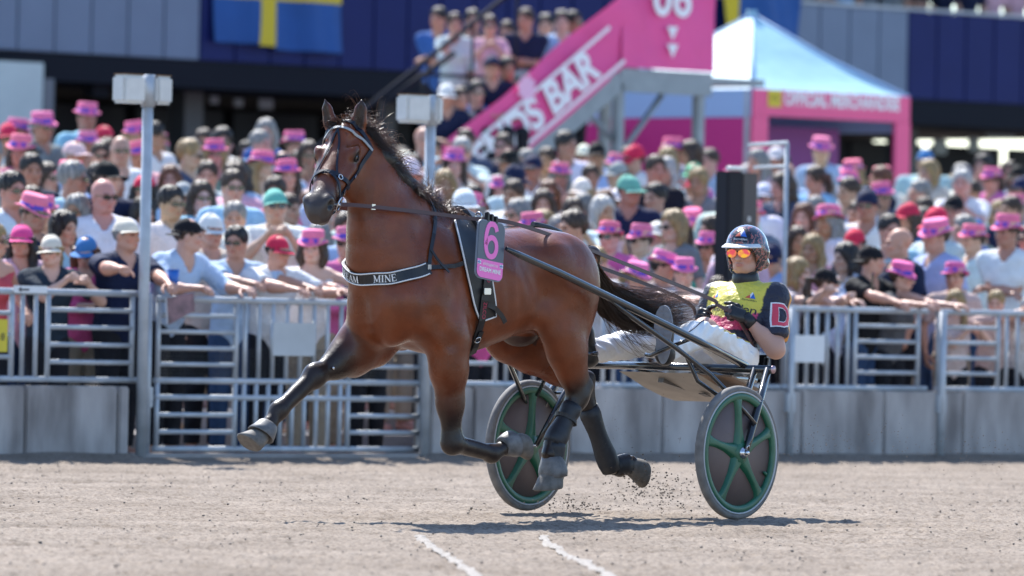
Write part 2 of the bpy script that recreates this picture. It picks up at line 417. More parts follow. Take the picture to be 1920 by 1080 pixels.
def horse_field():
    f = Field((-.06, -.42, .12), (2.85, .46, 2.26), 0.0085)
    st = [(.50, 1.21, .08, .04), (.56, 1.20, .16, .09), (.65, 1.195, .235, .17), (.76, 1.205, .265, .225), (.90, 1.23, .265, .245), (1.10, 1.215, .275, .25),
          (1.30, 1.182, .303, .268), (1.48, 1.18, .345, .265), (1.60, 1.182, .352, .245), (1.75, 1.18, .335, .222), (1.92, 1.165, .27, .205), (2.04, 1.13, .185, .165), (2.11, 1.10, .10, .10)]
    f.loft((0, 0, 0), (1, 0, 0), (0, 0, 1), (0, 1, 0), st, 0.02, 2.15)
    # neck
    f.chain([(1.72, 0, 1.30), (1.95, 0, 1.50), (2.10, 0, 1.70), (2.20, -.02, 1.84), (2.255, -.03, 1.90)], [.26, .188, .130, .112, .096], 0.06, [.60, .58, .62, .72])
    f.chain([(2.10, 0, 1.60), (2.02, 0, 1.43), (1.985, 0, 1.28), (1.97, 0, 1.12)], [.118, .180, .195, .17], 0.08, [.72, .80, .92])   # front of the neck and breast
    f.cap((1.50, 0, 1.46), (1.80, 0, 1.50), .075, .11, 0.06, .7)                     # withers
    f.cap((1.86, 0, 1.56), (2.14, 0, 1.86), .072, .06, 0.05, .6)                     # crest
    for s in (-1, 1):
        f.ell((1.78, s * .135, 1.17), (.20, .105, .30), 0.06)                         # shoulder
        f.ell((1.70, s * .185, 1.02), (.13, .075, .17), 0.05)                        # triceps
        f.ell((2.03, s * .09, 1.04), (.10, .095, .16), 0.055)                       # pectoral
        f.ell((.87, s * .135, 1.22), (.23, .12, .24), 0.06)                           # haunch
        f.ell((.78, s * .095, 1.12), (.165, .115, .24), 0.05)
        f.ell((1.0, s * .20, 1.33), (.06, .045, .07), 0.10)                         # point of hip
    f.ell((1.99, 0, 1.10), (.13, .17, .22), 0.08)
    f.cap((2.155, 0, .96), (2.185, 0, 1.10), .02, .02, 0.06, sub=True)                 # groove between the breasts
    # fore legs
    for P, s in ((LEG_LF, 1), (LEG_RF, -1)):
        f.cap(P[0], P[1], .115 if s > 0 else .10, .110, 0.055, .8)
        a, b = np.array(P[1]), np.array(P[2]); d = b - a
        back = np.array([-d[2], 0, d[0]]) if s < 0 else np.array([d[2], 0, -d[0]])
        f.chain([a, a + d * .3, a + d * .62, a + d * .88], [.112, .096, .068, .054], 0.05, .86)
        f.ell(a + d * .22 + np.array([.03, s * .02, 0]), (.075, .06, .13), 0.05)
        f.ell(b, (.062, .056, .068), 0.03)
        f.cap(b + d * .02, np.array(P[2]) + (np.array(P[3]) - b) * .85, .046, .037, 0.03)
        f.cap(np.array(P[2]) + (np.array(P[3]) - b) * .1, np.array(P[3]), .03, .032, 0.03)
        f.ell(P[3], (.05, .045, .05), 0.025)
        f.chain([P[3], P[4], P[5]], [.042, .036, .042], 0.02)
    # chest to the leading leg: the skin that joins arm and breast
    f.cap((1.96, -.12, .98), (2.08, -.17, .84), .10, .085, 0.07)
    # hind legs
    for P, s in ((LEG_LH, 1), (LEG_RH, -1)):
        a, b, c = (np.array(P[i]) for i in range(3))
        f.cap(a, b, .165 if s > 0 else .19, .105 if s > 0 else .135, 0.085, .66)
        f.cap((.765, s * .095, 1.08), b + (c - b) * .35 - np.array([.04, 0, 0]), .10, .075, 0.06, .8)    # hamstring
        d = c - b
        f.chain([b, b + d * .3, b + d * .65, b + d * .95], [.108 if s > 0 else .132, .098 if s > 0 else .108, .07, .052], 0.05, .74)
        g = np.array(P[3]) - c
        pt = c + np.array([-.055, 0, .05]) if s > 0 else c + np.array([-.055, 0, .045])
        f.cap(b + d * .6 + np.array([-.06, 0, -.0]), pt, .03, .034, 0.035)              # Achilles tendon
        f.ell(c + np.array([0, 0, -.005]), (.062, .05, .075), 0.035)
        f.cap(pt, c + g * .3, .036, .034, 0.03)
        f.cap(c, np.array(P[3]), .047, .04, 0.03)
        f.ell(P[3], (.052, .046, .052), 0.025)
        f.chain([P[3], P[4], P[5]], [.043, .038, .044], 0.02)
    # flank fold and sheath
    f.cap((1.13, .19, 1.14), (.98, .185, 1.02), .045, .05, 0.07, .6)
    f.cap((1.15, -.2, 1.12), (1.0, -.2, .99), .05, .06, 0.08, .6)
    f.ell((1.03, 0, .945), (.12, .06, .065), 0.04)
    f.cap((.60, 0, 1.35), (.50, 0, 1.35), .055, .04, 0.04)                             # dock
    # creases of muscle
    f.cap((1.535, .335, 1.34), (1.565, .315, .93), .035, .035, 0.06, sub=True)
    f.cap((1.90, .272, 1.40), (1.66, .308, 1.20), .016, .018, 0.08, sub=True)          # behind the shoulder blade
    f.cap((1.66, .308, 1.20), (1.60, .300, .98), .018, .02, 0.08, sub=True)
    f.cap((1.90, .272, 1.04), (1.80, .29, .90), .014, .014, 0.07, sub=True)           # front of the triceps
    f.ell((1.76, .205, .99), (.09, .07, .12), 0.04); f.ell((1.86, .215, 1.13), (.08, .05, .13), 0.05)
    f.cap((1.20, .300, 1.30), (1.10, .285, 1.14), .05, .05, 0.10, sub=True)             # hollow of the flank
    for q in range(3): f.cap((1.48 - .085 * q, .300 + .004 * q, 1.22), (1.44 - .09 * q, .268, .98), .010, .010, 0.04, sub=True)
    # head
    hs = [(-.045, -.085, .05, .06), (.02, -.085, .085, .092), (.10, -.105, .108, .106), (.18, -.115, .12, .106), (.27, -.103, .105, .088), (.36, -.088, .090, .073),
          (.44, -.078, .079, .068), (.51, -.074, .075, .070), (.56, -.075, .062, .058), (.592, -.077, .034, .034)]
    f.loft(HP0, HE1, HE3, HE2, hs, 0.025, 2.25)
    for s in (-1, 1):
        Mh = [list(HE1), list(HE3), list(HE2)]
        f.ell(hd(.175, s * .060, -.200), (.135, .125, .050), 0.03, M=Mh)               # jowl
        f.ell(hd(.145, s * .088, -.030), (.055, .032, .032), 0.03, M=Mh)               # brow
        f.ell(hd(.168, s * .118, -.056), (.026, .022, .012), 0.012, M=Mh, sub=True)     # eye socket
        f.cap(hd(.22, s * .090, -.085), hd(.34, s * .072, -.080), .016, .008, 0.03)    # facial crest
        f.ell(hd(.505, s * .054, -.042), (.045, .038, .030), 0.02, M=Mh)               # nostril wing
        f.ell(hd(.522, s * .080, -.044), (.030, .023, .024), 0.01, M=Mh, sub=True)      # nostril
        f.cap(hd(.43, s * .070, -.122), hd(.585, s * .044, -.105), .004, .005, 0.012, sub=True)  # mouth
        f.ell(hd(.10, s * .080, -.012), (.030, .018, .018), 0.04, M=Mh, sub=True)         # hollow above the eye
        # ears
        b0 = hd(.005, s * .068, -.045); up = np.array([.06, 0, 1.0]) + HE2 * s * (.16 if s > 0 else .22)
        up /= np.linalg.norm(up); fw = np.array([math.cos(_hy + s * .35), math.sin(_hy + s * .35), 0.0])
        f.chain([b0 - up * .03, b0 + up * .06, b0 + up * .12, b0 + up * .172], [.033, .036, .027, .006], 0.015, .62, fw)
        f.cap(b0 + up * .03 + fw * .030, b0 + up * .13 + fw * .018, .022, .012, 0.008, sub=True)
    f.ell(hd(.51, 0, -.140), (.045, .038, .038), 0.02, M=[list(HE1), list(HE3), list(HE2)])     # chin
    return f

def make_horse():
    root = empty('race_horse', HF.O, HF.rz, 'bay trotting horse with black legs and mane in full stride', 'horse')
    f = horse_field(); V, Q = f.nets(1)
    # coat: bay with black points (the animal's own colouring)
    n = len(V)
    rs = np.random.RandomState(3)
    bay = np.array([.172, .043, .0135]); dark = np.array([.024, .015, .012]); grey = np.array([.060, .048, .046])
    C = np.tile(bay, (n, 1))
    top = sstep(1.2, 1.5, V[:, 2]) * (1 - sstep(1.75, 1.95, V[:, 0])); C = C * (1 - .18 * top[:, None])
    up = np.array([.115, .043, .024])
    for P, (t0, t1) in ((LEG_LF, (1.25, 1.85)), (LEG_RF, (1.10, 1.75)), (LEG_LH, (1.52, 1.92)), (LEG_RH, (1.56, 1.95))):
        d, t = polyline_param(V, P); w = sstep(t0, t1, t) * (d < .16)
        C = C * (1 - w[:, None]) + dark * w[:, None]
    rel = V - HP0; s_ = rel @ HE1; l_ = rel @ HE2; n_ = rel @ HE3
    head = (s_ > -.05) & (V[:, 0] > 2.0) & (V[:, 2] > 1.4) & (np.abs(l_) < .16) & (n_ > -.34)
    face = head * sstep(.0, .35, s_); C = C * (1 - .25 * face[:, None])
    w = head * sstep(.34, .50, s_); C = C * (1 - w[:, None]) + grey * w[:, None]
    for s in (-1, 1):
        w = head * (1 - sstep(.022, .05, np.linalg.norm(V - hd(.168, s * .107, -.05), axis=1))); C = C * (1 - w[:, None]) + dark * w[:, None]
        w = head * (1 - sstep(.018, .032, np.linalg.norm(V - hd(.522, s * .068, -.044), axis=1))); C = C * (1 - w[:, None]) + dark * .5 * w[:, None]
    w = (1 - sstep(.35, 1.0, np.abs(l_ + .035) / .016)) * (1 - sstep(.5, 1.0, np.abs(s_ - .165) / .055)) * (np.abs(n_) < .06) * head
    C = C * (1 - w[:, None]) + np.array([.75, .72, .68]) * w[:, None]
    for s in (-1, 1):
        b0 = hd(.005, s * .068, -.045); up_ = np.array([.06, 0, 1.0]) + HE2 * s * (.16 if s > 0 else .22); up_ /= np.linalg.norm(up_); fw = np.array([math.cos(_hy + s * .35), math.sin(_hy + s * .35), 0.0])
        rel_ = V - b0; hh_ = rel_ @ up_; ff_ = rel_ @ fw; ll_ = np.linalg.norm(rel_ - hh_[:, None] * up_ - ff_[:, None] * fw, axis=1)
        we = (hh_ > .03) * (hh_ < .19) * (np.linalg.norm(rel_, axis=1) < .21) * (ff_ > -.004) * (1 - sstep(.020, .034, ll_)) * .93
        we = np.maximum(we, (hh_ > .12) * (hh_ < .2) * (np.linalg.norm(rel_, axis=1) < .21) * sstep(.13, .17, hh_) * .8)
        C = C * (1 - we[:, None]) + dark * we[:, None]
    sh = (np.abs(V[:, 1]) < .062) * (V[:, 0] > .85) * (V[:, 0] < 1.17) * (1 - sstep(.93, .98, V[:, 2])) * (V[:, 2] > .8)
    C = C * (1 - sh[:, None] * .8) + np.array([.03, .026, .026]) * sh[:, None] * .8
    m = bpy.data.materials.new('horse_coat'); m.use_nodes = True; nt = m.node_tree; b = nt.nodes['Principled BSDF']
    va = nt.nodes.new('ShaderNodeVertexColor'); va.layer_name = 'tint'
    tc = nt.nodes.new('ShaderNodeTexCoord'); nz = nt.nodes.new('ShaderNodeTexNoise'); nz.inputs['Scale'].default_value = 9; nz.inputs['Detail'].default_value = 6
    nt.links.new(tc.outputs['Object'], nz.inputs['Vector'])
    rp = nt.nodes.new('ShaderNodeValToRGB'); rp.color_ramp.elements[0].color = (.72, .66, .62, 1); rp.color_ramp.elements[1].color = (1.12, 1.1, 1.08, 1)
    rp.color_ramp.elements[0].position = .3; rp.color_ramp.elements[1].position = .7; nt.links.new(nz.outputs['Fac'], rp.inputs['Fac'])
    mx = nt.nodes.new('ShaderNodeMix'); mx.data_type = 'RGBA'; mx.blend_type = 'MULTIPLY'; mx.inputs['Factor'].default_value = 1
    nt.links.new(va.outputs['Color'], mx.inputs['A']); nt.links.new(rp.outputs['Color'], mx.inputs['B']); nt.links.new(mx.outputs['Result'], b.inputs['Base Color'])
    n5 = nt.nodes.new('ShaderNodeTexNoise'); n5.inputs['Scale'].default_value = 6; n5.inputs['Detail'].default_value = 4; nt.links.new(tc.outputs['Object'], n5.inputs['Vector']); mr = nt.nodes.new('ShaderNodeMapRange'); mr.inputs['From Min'].default_value = .35; mr.inputs['From Max'].default_value = .65; mr.inputs['To Min'].default_value = .24; mr.inputs['To Max'].default_value = .48; nt.links.new(n5.outputs['Fac'], mr.inputs['Value']); nt.links.new(mr.outputs['Result'], b.inputs['Roughness'])
    b.inputs['Roughness'].default_value = .33; b.inputs['Specular IOR Level'].default_value = .38; b.inputs['Sheen Weight'].default_value = .0; b.inputs['Sheen Roughness'].default_value = .35
    mp = nt.nodes.new('ShaderNodeMapping'); mp.inputs['Scale'].default_value = (30, 90, 200); nt.links.new(tc.outputs['Object'], mp.inputs['Vector'])
    n2 = nt.nodes.new('ShaderNodeTexNoise'); n2.inputs['Scale'].default_value = 1.5; n2.inputs['Detail'].default_value = 3; nt.links.new(mp.outputs['Vector'], n2.inputs['Vector'])
    n3 = nt.nodes.new('ShaderNodeTexNoise'); n3.inputs['Scale'].default_value = 13; n3.inputs['Detail'].default_value = 3; nt.links.new(tc.outputs['Object'], n3.inputs['Vector'])
    b1 = nt.nodes.new('ShaderNodeBump'); b1.inputs['Strength'].default_value = .25; b1.inputs['Distance'].default_value = .004; nt.links.new(n2.outputs['Fac'], b1.inputs['Height'])
    b2 = nt.nodes.new('ShaderNodeBump'); b2.inputs['Strength'].default_value = .35; b2.inputs['Distance'].default_value = .012; nt.links.new(n3.outputs['Fac'], b2.inputs['Height'])
    nt.links.new(b1.outputs['Normal'], b2.inputs['Normal']); nt.links.new(b2.outputs['Normal'], b.inputs['Normal'])
    add('body', mesh_from('horse_body', V, Q, True, C), root, m)
    bv = bvh_of(V, Q)
    eye = mat('horse_eye', (.012, .007, .005), .06, spec=.8, coat=1.0)
    for s in (-1, 1):
        MB().lathe([(0.0001, -.023), (.014, -.018), (.022, -.006), (.022, .006), (.014, .018), (.0001, .023)], 16, hd(.168, s * .090, -.053), HE1, HE3, HE2).build('eye', eye, root)
        # eyelid rim
        P = [hd(.168 + .025 * math.cos(a), s * (.110 - .006 * math.cos(a) ** 2), -.053 + .017 * math.sin(a)) for a in np.linspace(0, 2 * math.pi, 17)]
        MB().tube(P, .0045, 6, False).build('eyelid', mat('horse_dark_skin', (.02, .015, .013), .8, spec=.2), root)
    # hair -----------------------------------------------------------
    hair = mat('horse_hair', (.030, .021, .017), .30, spec=.9, noise=.5, nscale=12)
    nt_ = hair.node_tree; tr = nt_.nodes.new('ShaderNodeBsdfTranslucent'); tr.inputs['Color'].default_value = (.36, .22, .14, 1)
    ms = nt_.nodes.new('ShaderNodeMixShader'); ms.inputs['Fac'].default_value = .5; pb = nt_.nodes['Principled BSDF']; mo = nt_.nodes['Material Output']
    nt_.links.new(pb.outputs[0], ms.inputs[1]); nt_.links.new(tr.outputs[0], ms.inputs[2]); nt_.links.new(ms.outputs[0], mo.inputs['Surface'])
    rr = random.Random(5)
    crest = [np.array(p) for p in ((2.24, -.03, 1.99), (2.175, -.01, 1.93), (2.085, 0, 1.83), (1.99, 0, 1.74), (1.88, 0, 1.66), (1.75, 0, 1.60), (1.60, 0, 1.55))]
    def on_crest(t): i = min(int(t), len(crest) - 2); return crest[i] + (crest[i + 1] - crest[i]) * (t - i)
    class Hair:
        def __init__(s): s.v = []; s.f = []; s.n = 0
        def strand(s, P, r0):
            P = np.asarray(P); m = len(P); Tn = np.gradient(P, axis=0); Tn /= np.linalg.norm(Tn, axis=1)[:, None] + 1e-9
            A = np.cross(Tn, (.13, .21, 1.0)); A /= np.linalg.norm(A, axis=1)[:, None] + 1e-9; Bn = np.cross(Tn, A)
            t = np.linspace(0, 1, m); rad = (r0 * (1 - .8 * t ** 1.6))[:, None]
            ring = np.stack([P + (A * math.cos(q) + Bn * math.sin(q)) * rad for q in (0, 2.094, 4.189)], 1).reshape(-1, 3)
            i = np.arange(m - 1)[:, None]; o = s.n
            for k in range(3): s.f.append(np.concatenate([o + i * 3 + k, o + i * 3 + (k + 1) % 3, o + i * 3 + 3 + (k + 1) % 3, o + i * 3 + 3 + k], 1))
            s.v.append(ring); s.n += m * 3
        def build(s, name, parent, m_): return add(name, mesh_from(name, np.concatenate(s.v), np.concatenate(s.f)), parent, m_)
    rn = np.random.RandomState(11)
    def lock(H, p, d, ln, n, curl, jit, r0, grav=-.15, nseg=10):
        """a lock of n hairs that bend together"""
        d = np.asarray(d, float); d /= np.linalg.norm(d); w = rn.normal(0, 1, 3); ph = rn.uniform(0, 6.28); fr = rn.uniform(3, 6.5)
        for _ in range(n):
            q = np.asarray(p, float) + rn.normal(0, jit, 3); e = d + rn.normal(0, .10, 3); l_ = ln * rn.uniform(.6, 1.1); P = [q]; cl = curl * rn.uniform(.7, 1.3); w2 = w + rn.normal(0, .25, 3)
            for i in range(nseg):
                t = i / nseg; e = e + w2 * cl * .30 * math.sin(fr * t + ph) + np.array([0, 0, grav * .4]); e = e / np.linalg.norm(e); q = q + e * l_ / nseg; P.append(q)
            H.strand(P, r0)
    M_ = Hair()
    for i in range(150):                                   # lying close along the crest, near side
        p = on_crest(rr.uniform(0, 5.95)) + np.array([0, rr.uniform(-.01, .035), rr.uniform(-.02, .01)])
        lock(M_, p, (-.75 + rr.gauss(0, .12), .40 + rr.gauss(0, .15), -.10 + rr.gauss(0, .15)), rr.uniform(.12, .20), 13, .45, .009, .0019)
    for i in range(120):                                   # blown up and back
        t = rr.uniform(0, 5.9); p = on_crest(t) + np.array([-.02, rr.uniform(-.045, .02), .01])
        lock(M_, p, (-.85 + rr.gauss(0, .22), rr.gauss(.05, .3), .42 + rr.gauss(0, .22)), rr.uniform(.12, .25), 13, 1.7, .009, .0012, -.28, 14)
    for i in range(26):
        t = rr.uniform(.0, 1.6); p = on_crest(t) + np.array([-.02, rr.uniform(-.04, .03), .02])
        lock(M_, p, (-.8 + rr.gauss(0, .3), rr.gauss(.25, .3), .55 + rr.gauss(0, .25)), rr.uniform(.16, .26), 5, 1.5, .006, .0012, -.2, 14)
    M_.build('mane', root, hair)
    f3 = Field((1.4, -.2, 1.4), (2.3, .2, 2.15), .012)
    f3.chain([p + np.array([-.035, .022, -.014]) for p in crest], [.035, .052, .064, .066, .062, .052, .02], .03, .72)
    V3, Q3 = f3.nets(2); add('mane_core', mesh_from('mane_core', V3, Q3), root, hair)
    K_ = Hair()
    for i in range(16):                                    # forelock
        lock(K_, hd(rr.uniform(-.03, .01), rr.uniform(-.03, .035), .008), HE1 * rr.uniform(.1, .8) + HE2 * rr.gauss(-.35, .45) + HE3 * .45, rr.uniform(.07, .12), 8, 1.0, .006, .0024)
    for i in range(8):
        lock(K_, hd(rr.uniform(-.05, .0), rr.uniform(-.02, .05), -.02), (-.5 + rr.gauss(0, .3), rr.gauss(.3, .35), .6 + rr.gauss(0, .2)), rr.uniform(.07, .12), 4, 1.4, .005, .0013)
    K_.build('forelock', root, hair)
    # tail: carried out from the dock and blown back
    tl = [np.array((.58, 0, 1.375)), np.array((.51, 0, 1.365)), HF.hp(1112, 518, -.02), HF.hp(1136, 560, -.05), HF.hp(1180, 583, -.08), HF.hp(1230, 588, -.10), HF.hp(1285, 584, -.11), HF.hp(1340, 592, -.12)]
    rad = np.array([.030, .042, .068, .092, .105, .108, .105, .10])
    f2 = Field((-.55, -.35, .8), (.65, .3, 1.5), .012)
    f2.chain(tl[:6], [.036, .038, .034, .030, .018, .006], .04, 1.0)
    V2, Q2 = f2.nets(2); add('tail_core', mesh_from('tail_core', V2, Q2), root, hair)
    tlA = np.array(tl); ti = np.arange(len(tl))
    def tp(t): return np.stack([np.interp(t, ti, tlA[:, c]) for c in range(3)], 1)
    W_ = Hair()
    for i in range(215):
        t0 = rr.uniform(0, 3.2); t1 = min(rr.uniform(3.4, 6.6), 6.5); an = rr.uniform(0, 6.283); rr0 = rr.uniform(.35, 1.0); fray = rr.uniform(.6, 1.5)
        if rr.random() < .22: an = rr.uniform(3.6, 5.8); fray *= 1.5; t1 = min(t1, 5.6)
        for k in range(11):
            a2 = an + rr.gauss(0, .14); t = np.linspace(t0, t1 - rr.uniform(0, .6), 16); P = tp(t); P[1:-1] = (P[:-2] + 2 * P[1:-1] + P[2:]) / 4
            R_ = np.interp(t, ti, rad) * (rr0 + rr.gauss(0, .05)) * (1 + (fray - 1) * ((t - t0) / 4) ** 1.5)
            ph, fr = rr.uniform(0, 6.28), rr.uniform(1.0, 2.2)
            P = P + np.stack([0 * t, np.cos(a2 + .25 * np.sin(fr * t + ph)) * R_ * .8, np.sin(a2 + .25 * np.sin(fr * t + ph)) * R_ * 1.05 + .006 * np.sin(3 * t + ph)], 1)
            W_.strand(P, .0021)
    W_.build('tail', root, hair)
    # hooves and boots ------------------------------------------------
    hoofm = mat('hoof_horn', (.16, .145, .13), .7, noise=.45, nscale=30, bump=.4, bscale=60, bdist=.004)
    dusty = mat('dusty_rubber', (.17, .165, .165), .55, noise=.5, nscale=25, bump=.3, bscale=50, bdist=.003)
    rub = mat('boot_neoprene', (.020, .021, .026), .55, noise=.45, nscale=26, col2=None, bump=.25, bscale=90, bdist=.003)
    def hoof(P, ax, dors, boot_mat, bell=True, scale=1.0, name='hoof'):
        """ax = from the coronet to the ground surface, dors = toe side"""
        ax = np.array(ax, float); ax /= np.linalg.norm(ax); dors = np.array(dors, float); dors = dors - ax * (dors @ ax); dors /= np.linalg.norm(dors); lat = np.cross(ax, dors)
        P = np.array(P, float)
        def ring(h, rt, rh, rl, sh):
            return [P + ax * h + dors * (sh + (rt if math.cos(a) > 0 else rh) * math.cos(a)) + lat * rl * math.sin(a) for a in np.linspace(0, 2 * math.pi, 21)[:-1]]
        def rings(name, rl, m_):
            vs = [q for r_ in rl for q in r_]; n_ = 20
            fs = [(i * n_ + k, i * n_ + (k + 1) % n_, (i + 1) * n_ + (k + 1) % n_, (i + 1) * n_ + k) for i in range(len(rl) - 1) for k in range(n_)]
            fs += [tuple(range(n_ - 1, -1, -1)), tuple((len(rl) - 1) * n_ + k for k in range(n_))]
            me = bpy.data.meshes.new(name); me.from_pydata([tuple(v) for v in vs], [], fs)
            me.polygons.foreach_set('use_smooth', np.array([len(q) == 4 for q in fs])); me.update()
            return add(name, me, root, m_)
        S = scale
        rings('hoof', [ring(-.01, .044 * S, .036 * S, .042 * S, 0), ring(.03, .060 * S, .044 * S, .052 * S, .008), ring(.075 * S, .080 * S, .050 * S, .062 * S, .022), ring(.100 * S, .092 * S, .053 * S, .066 * S, .032), ring(.106 * S, .086 * S, .050 * S, .061 * S, .032)], hoofm)
        if bell:
            rings('bell_boot', [ring(-.055, .047, .045, .047, 0), ring(-.045, .055, .052, .054, 0), ring(-.01, .066, .062, .064, .002), ring(.022, .078, .068, .072, .006), ring(.026, .075, .065, .069, .006), ring(-.02, .050, .050, .050, 0)], boot_mat)
    hoof((2.655, -.17, .43), (.62, 0, -.79), (.78, 0, .62), dusty)
    hoof((1.238, .15, .388), (-.93, 0, .30), (-.35, 0, -.94), dusty)
    hoof((.918, .15, .275), (-.12, 0, -1), (1, 0, -.12), dusty, False, 1.12)
    hoof((.075, -.13, .268), (-.99, 0, .05), (-.12, 0, -1), dusty, False, 1.05)
    # pull-on boots of the hind legs and the bell boots below them
    def leg_boot(a, b, r, name='leg_boot', m_=rub):
        a, b = np.array(a, float), np.array(b, float); mb = MB(); k = len(r)
        pts = [a + (b - a) * i / (k - 1) for i in range(k)]
        mb.tube(pts, r, 18); return mb.build(name, m_, root)
    c, g = np.array(LEG_LH[2]), np.array(LEG_LH[3])
    b1 = leg_boot(c + (g - c) * .22 + np.array([0, 0, 0]), g + (g - c) * .06, [.053, .057, .053, .050, .050, .053, .059, .062, .060, .054])
    MB().ribbon([c + (g - c) * .5 + np.array([.0525 * math.cos(t), .0535 * math.sin(t), -.0 + .05 * math.cos(t) * .6]) for t in np.linspace(0, 2 * math.pi, 20)], [np.array([math.cos(t), math.sin(t), 0]) for t in np.linspace(0, 2 * math.pi, 20)], .02).build('strap', rub, b1)
    leg_boot(g + (-.005, 0, .0), np.array(LEG_LH[5]) + (0, 0, .03), [.058, .061, .058, .055, .058], 'ankle_boot')
    leg_boot(np.array(LEG_LH[5]) + (.01, 0, .06), np.array(LEG_LH[5]) + (0.0, 0, -.045), [.055, .063, .072, .077, .074], 'hoof_boot', dusty)
    c, g = np.array(LEG_RH[2]), np.array(LEG_RH[3])
    b2 = leg_boot(c + (g - c) * .26, g + (g - c) * .08, [.054, .058, .053, .049, .049, .053, .059, .059, .050])
    leg_boot(np.array(LEG_RH[3]) + (-.03, 0, -.01), np.array(LEG_RH[5]) + (.03, 0, -.005), [.048, .053, .056, .058], 'ankle_boot')
    # knee-high dark sleeve of the leading leg stops at the fetlock; stud on its cuff
    MB().lathe([(.0001, 0.004), (.006, .004), (.009, 0)], 10, HF.hp(626, 690, -.11), (1, 0, 0), (0, 0, 1), (0, 1, 0)).build('stud', mat('steel', (.6, .6, .62), .25, 1.0), root)
    return root, bv, (V, Q)
HORSE, HBVH, HGEO = make_horse()
# ------------------------------------------------------------------ people: heads, hands, bodies, clothes, hats
SKIN = mat('skin', (1, 1, 1), .5, spec=.4, objcol=True, tint=True)
CLOTH = mat('cloth', (1, 1, 1), .85, spec=.25, objcol=True, noise=.18, nscale=9, bump=.9, bscale=11, bdist=.03)
HAIRM = mat('human_hair', (1, 1, 1), .45, spec=.5, objcol=True, noise=.55, nscale=14, bump=.8, bscale=60, bdist=.008, stretch=(3, 3, .6))
HATM = mat('hat_felt', (1, 1, 1), .8, spec=.2, objcol=True, noise=.12, nscale=20)
def plaid_mat(name, c1, c2, sx, sz, both):
    if name in MATS: return MATS[name]
    m = mat(name, c1, .85, spec=.2, bump=.9, bscale=11, bdist=.03); nt = m.node_tree; b = nt.nodes['Principled BSDF']
    tc = nt.nodes.new('ShaderNodeTexCoord')
    prev = None
    for i, (ax, sc) in enumerate((('X', sx), ('Z', sz))[:2 if both else 1]):
        w = nt.nodes.new('ShaderNodeTexWave'); w.wave_type = 'BANDS'; w.bands_direction = ax; w.inputs['Scale'].default_value = sc; w.inputs['Distortion'].default_value = .5; w.inputs['Detail'].default_value = 1
        nt.links.new(tc.outputs['Object'], w.inputs['Vector'])
        mx = nt.nodes.new('ShaderNodeMix'); mx.data_type = 'RGBA'; nt.links.new(w.outputs['Fac'], mx.inputs['Factor'])
        if prev is None: mx.inputs['A'].default_value = (*c1, 1)
        else: nt.links.new(prev, mx.inputs['A'])
        mx.inputs['B'].default_value = (*c2, 1)
        if i == 1: mx.inputs['B'].default_value = (*c1, 1)
        prev = mx.outputs['Result']
    nt.links.new(prev, b.inputs['Base Color']); return m

def rotm(ax, a): return np.array(Matrix.Rotation(a, 3, ax))
def build_head(fem):
    f = Field((-.11, -.14, -.13), (.11, .16, .25), .006)
    w = .94 if fem else 1.0
    f.ell((0, -.012, .128), (.076 * w, .096, .086), .02)
    f.ell((0, .030, .070), (.060 * w, .066, .085), .03)
    f.ell((0, .052, .012), (.034 * w, .034, .028), .03)
    for s in (-1, 1):
        f.cap((s * .052 * w, -.01, .03), (s * .026 * w, .05, .004), .022, .02, .03)
        f.ell((s * .036, .068, .062), (.022, .018, .020), .02)
        f.ell((s * .033, .098, .094), (.019, .016, .012), .012, sub=True)
        f.ell((s * .077 * w, -.008, .080), (.010, .020, .031), .008)
        f.cap((s * .012, .093, .113), (s * .044, .080, .112), .010, .009, .012)
        f.ell((s * .011, .101, .055), (.008, .010, .007), .006)
    f.cap((0, .088, .100), (0, .116, .058), .009, .0125, .012)
    f.ell((0, .094, .030), (.024, .010, .006), .007); f.ell((0, .091, .018), (.021, .011, .0065), .006)
    f.ell((0, .106, .0245), (.028, .012, .0022), .003, sub=True)
    f.cap((0, -.012, .04), (0, -.030, -.11), .052 if fem else .060, .056 if fem else .066, .03)
    V, Q = f.nets(1); T = np.ones((len(V), 3))
    def patch(c, r, col, soft=.4):
        d = np.linalg.norm((V - np.array(c)) / np.array(r), axis=1); w_ = 1 - sstep(1 - soft, 1 + soft, d)
        T[:] = T * (1 - w_[:, None]) + np.array(col) * w_[:, None]
    patch((0, .095, .025), (.026, .03, .010), (.92, .66, .64))
    for s in (-1, 1):
        patch((s * .033, .083, .094), (.016, .03, .008), (.28, .20, .18)); patch((s * .030, .086, .114), (.022, .03, .005), (.42, .34, .30))
        patch((s * .04, .07, .055), (.025, .04, .022), (1.05, .86, .84), .6)
    return V, Q, np.clip(T, 0, 1.1)
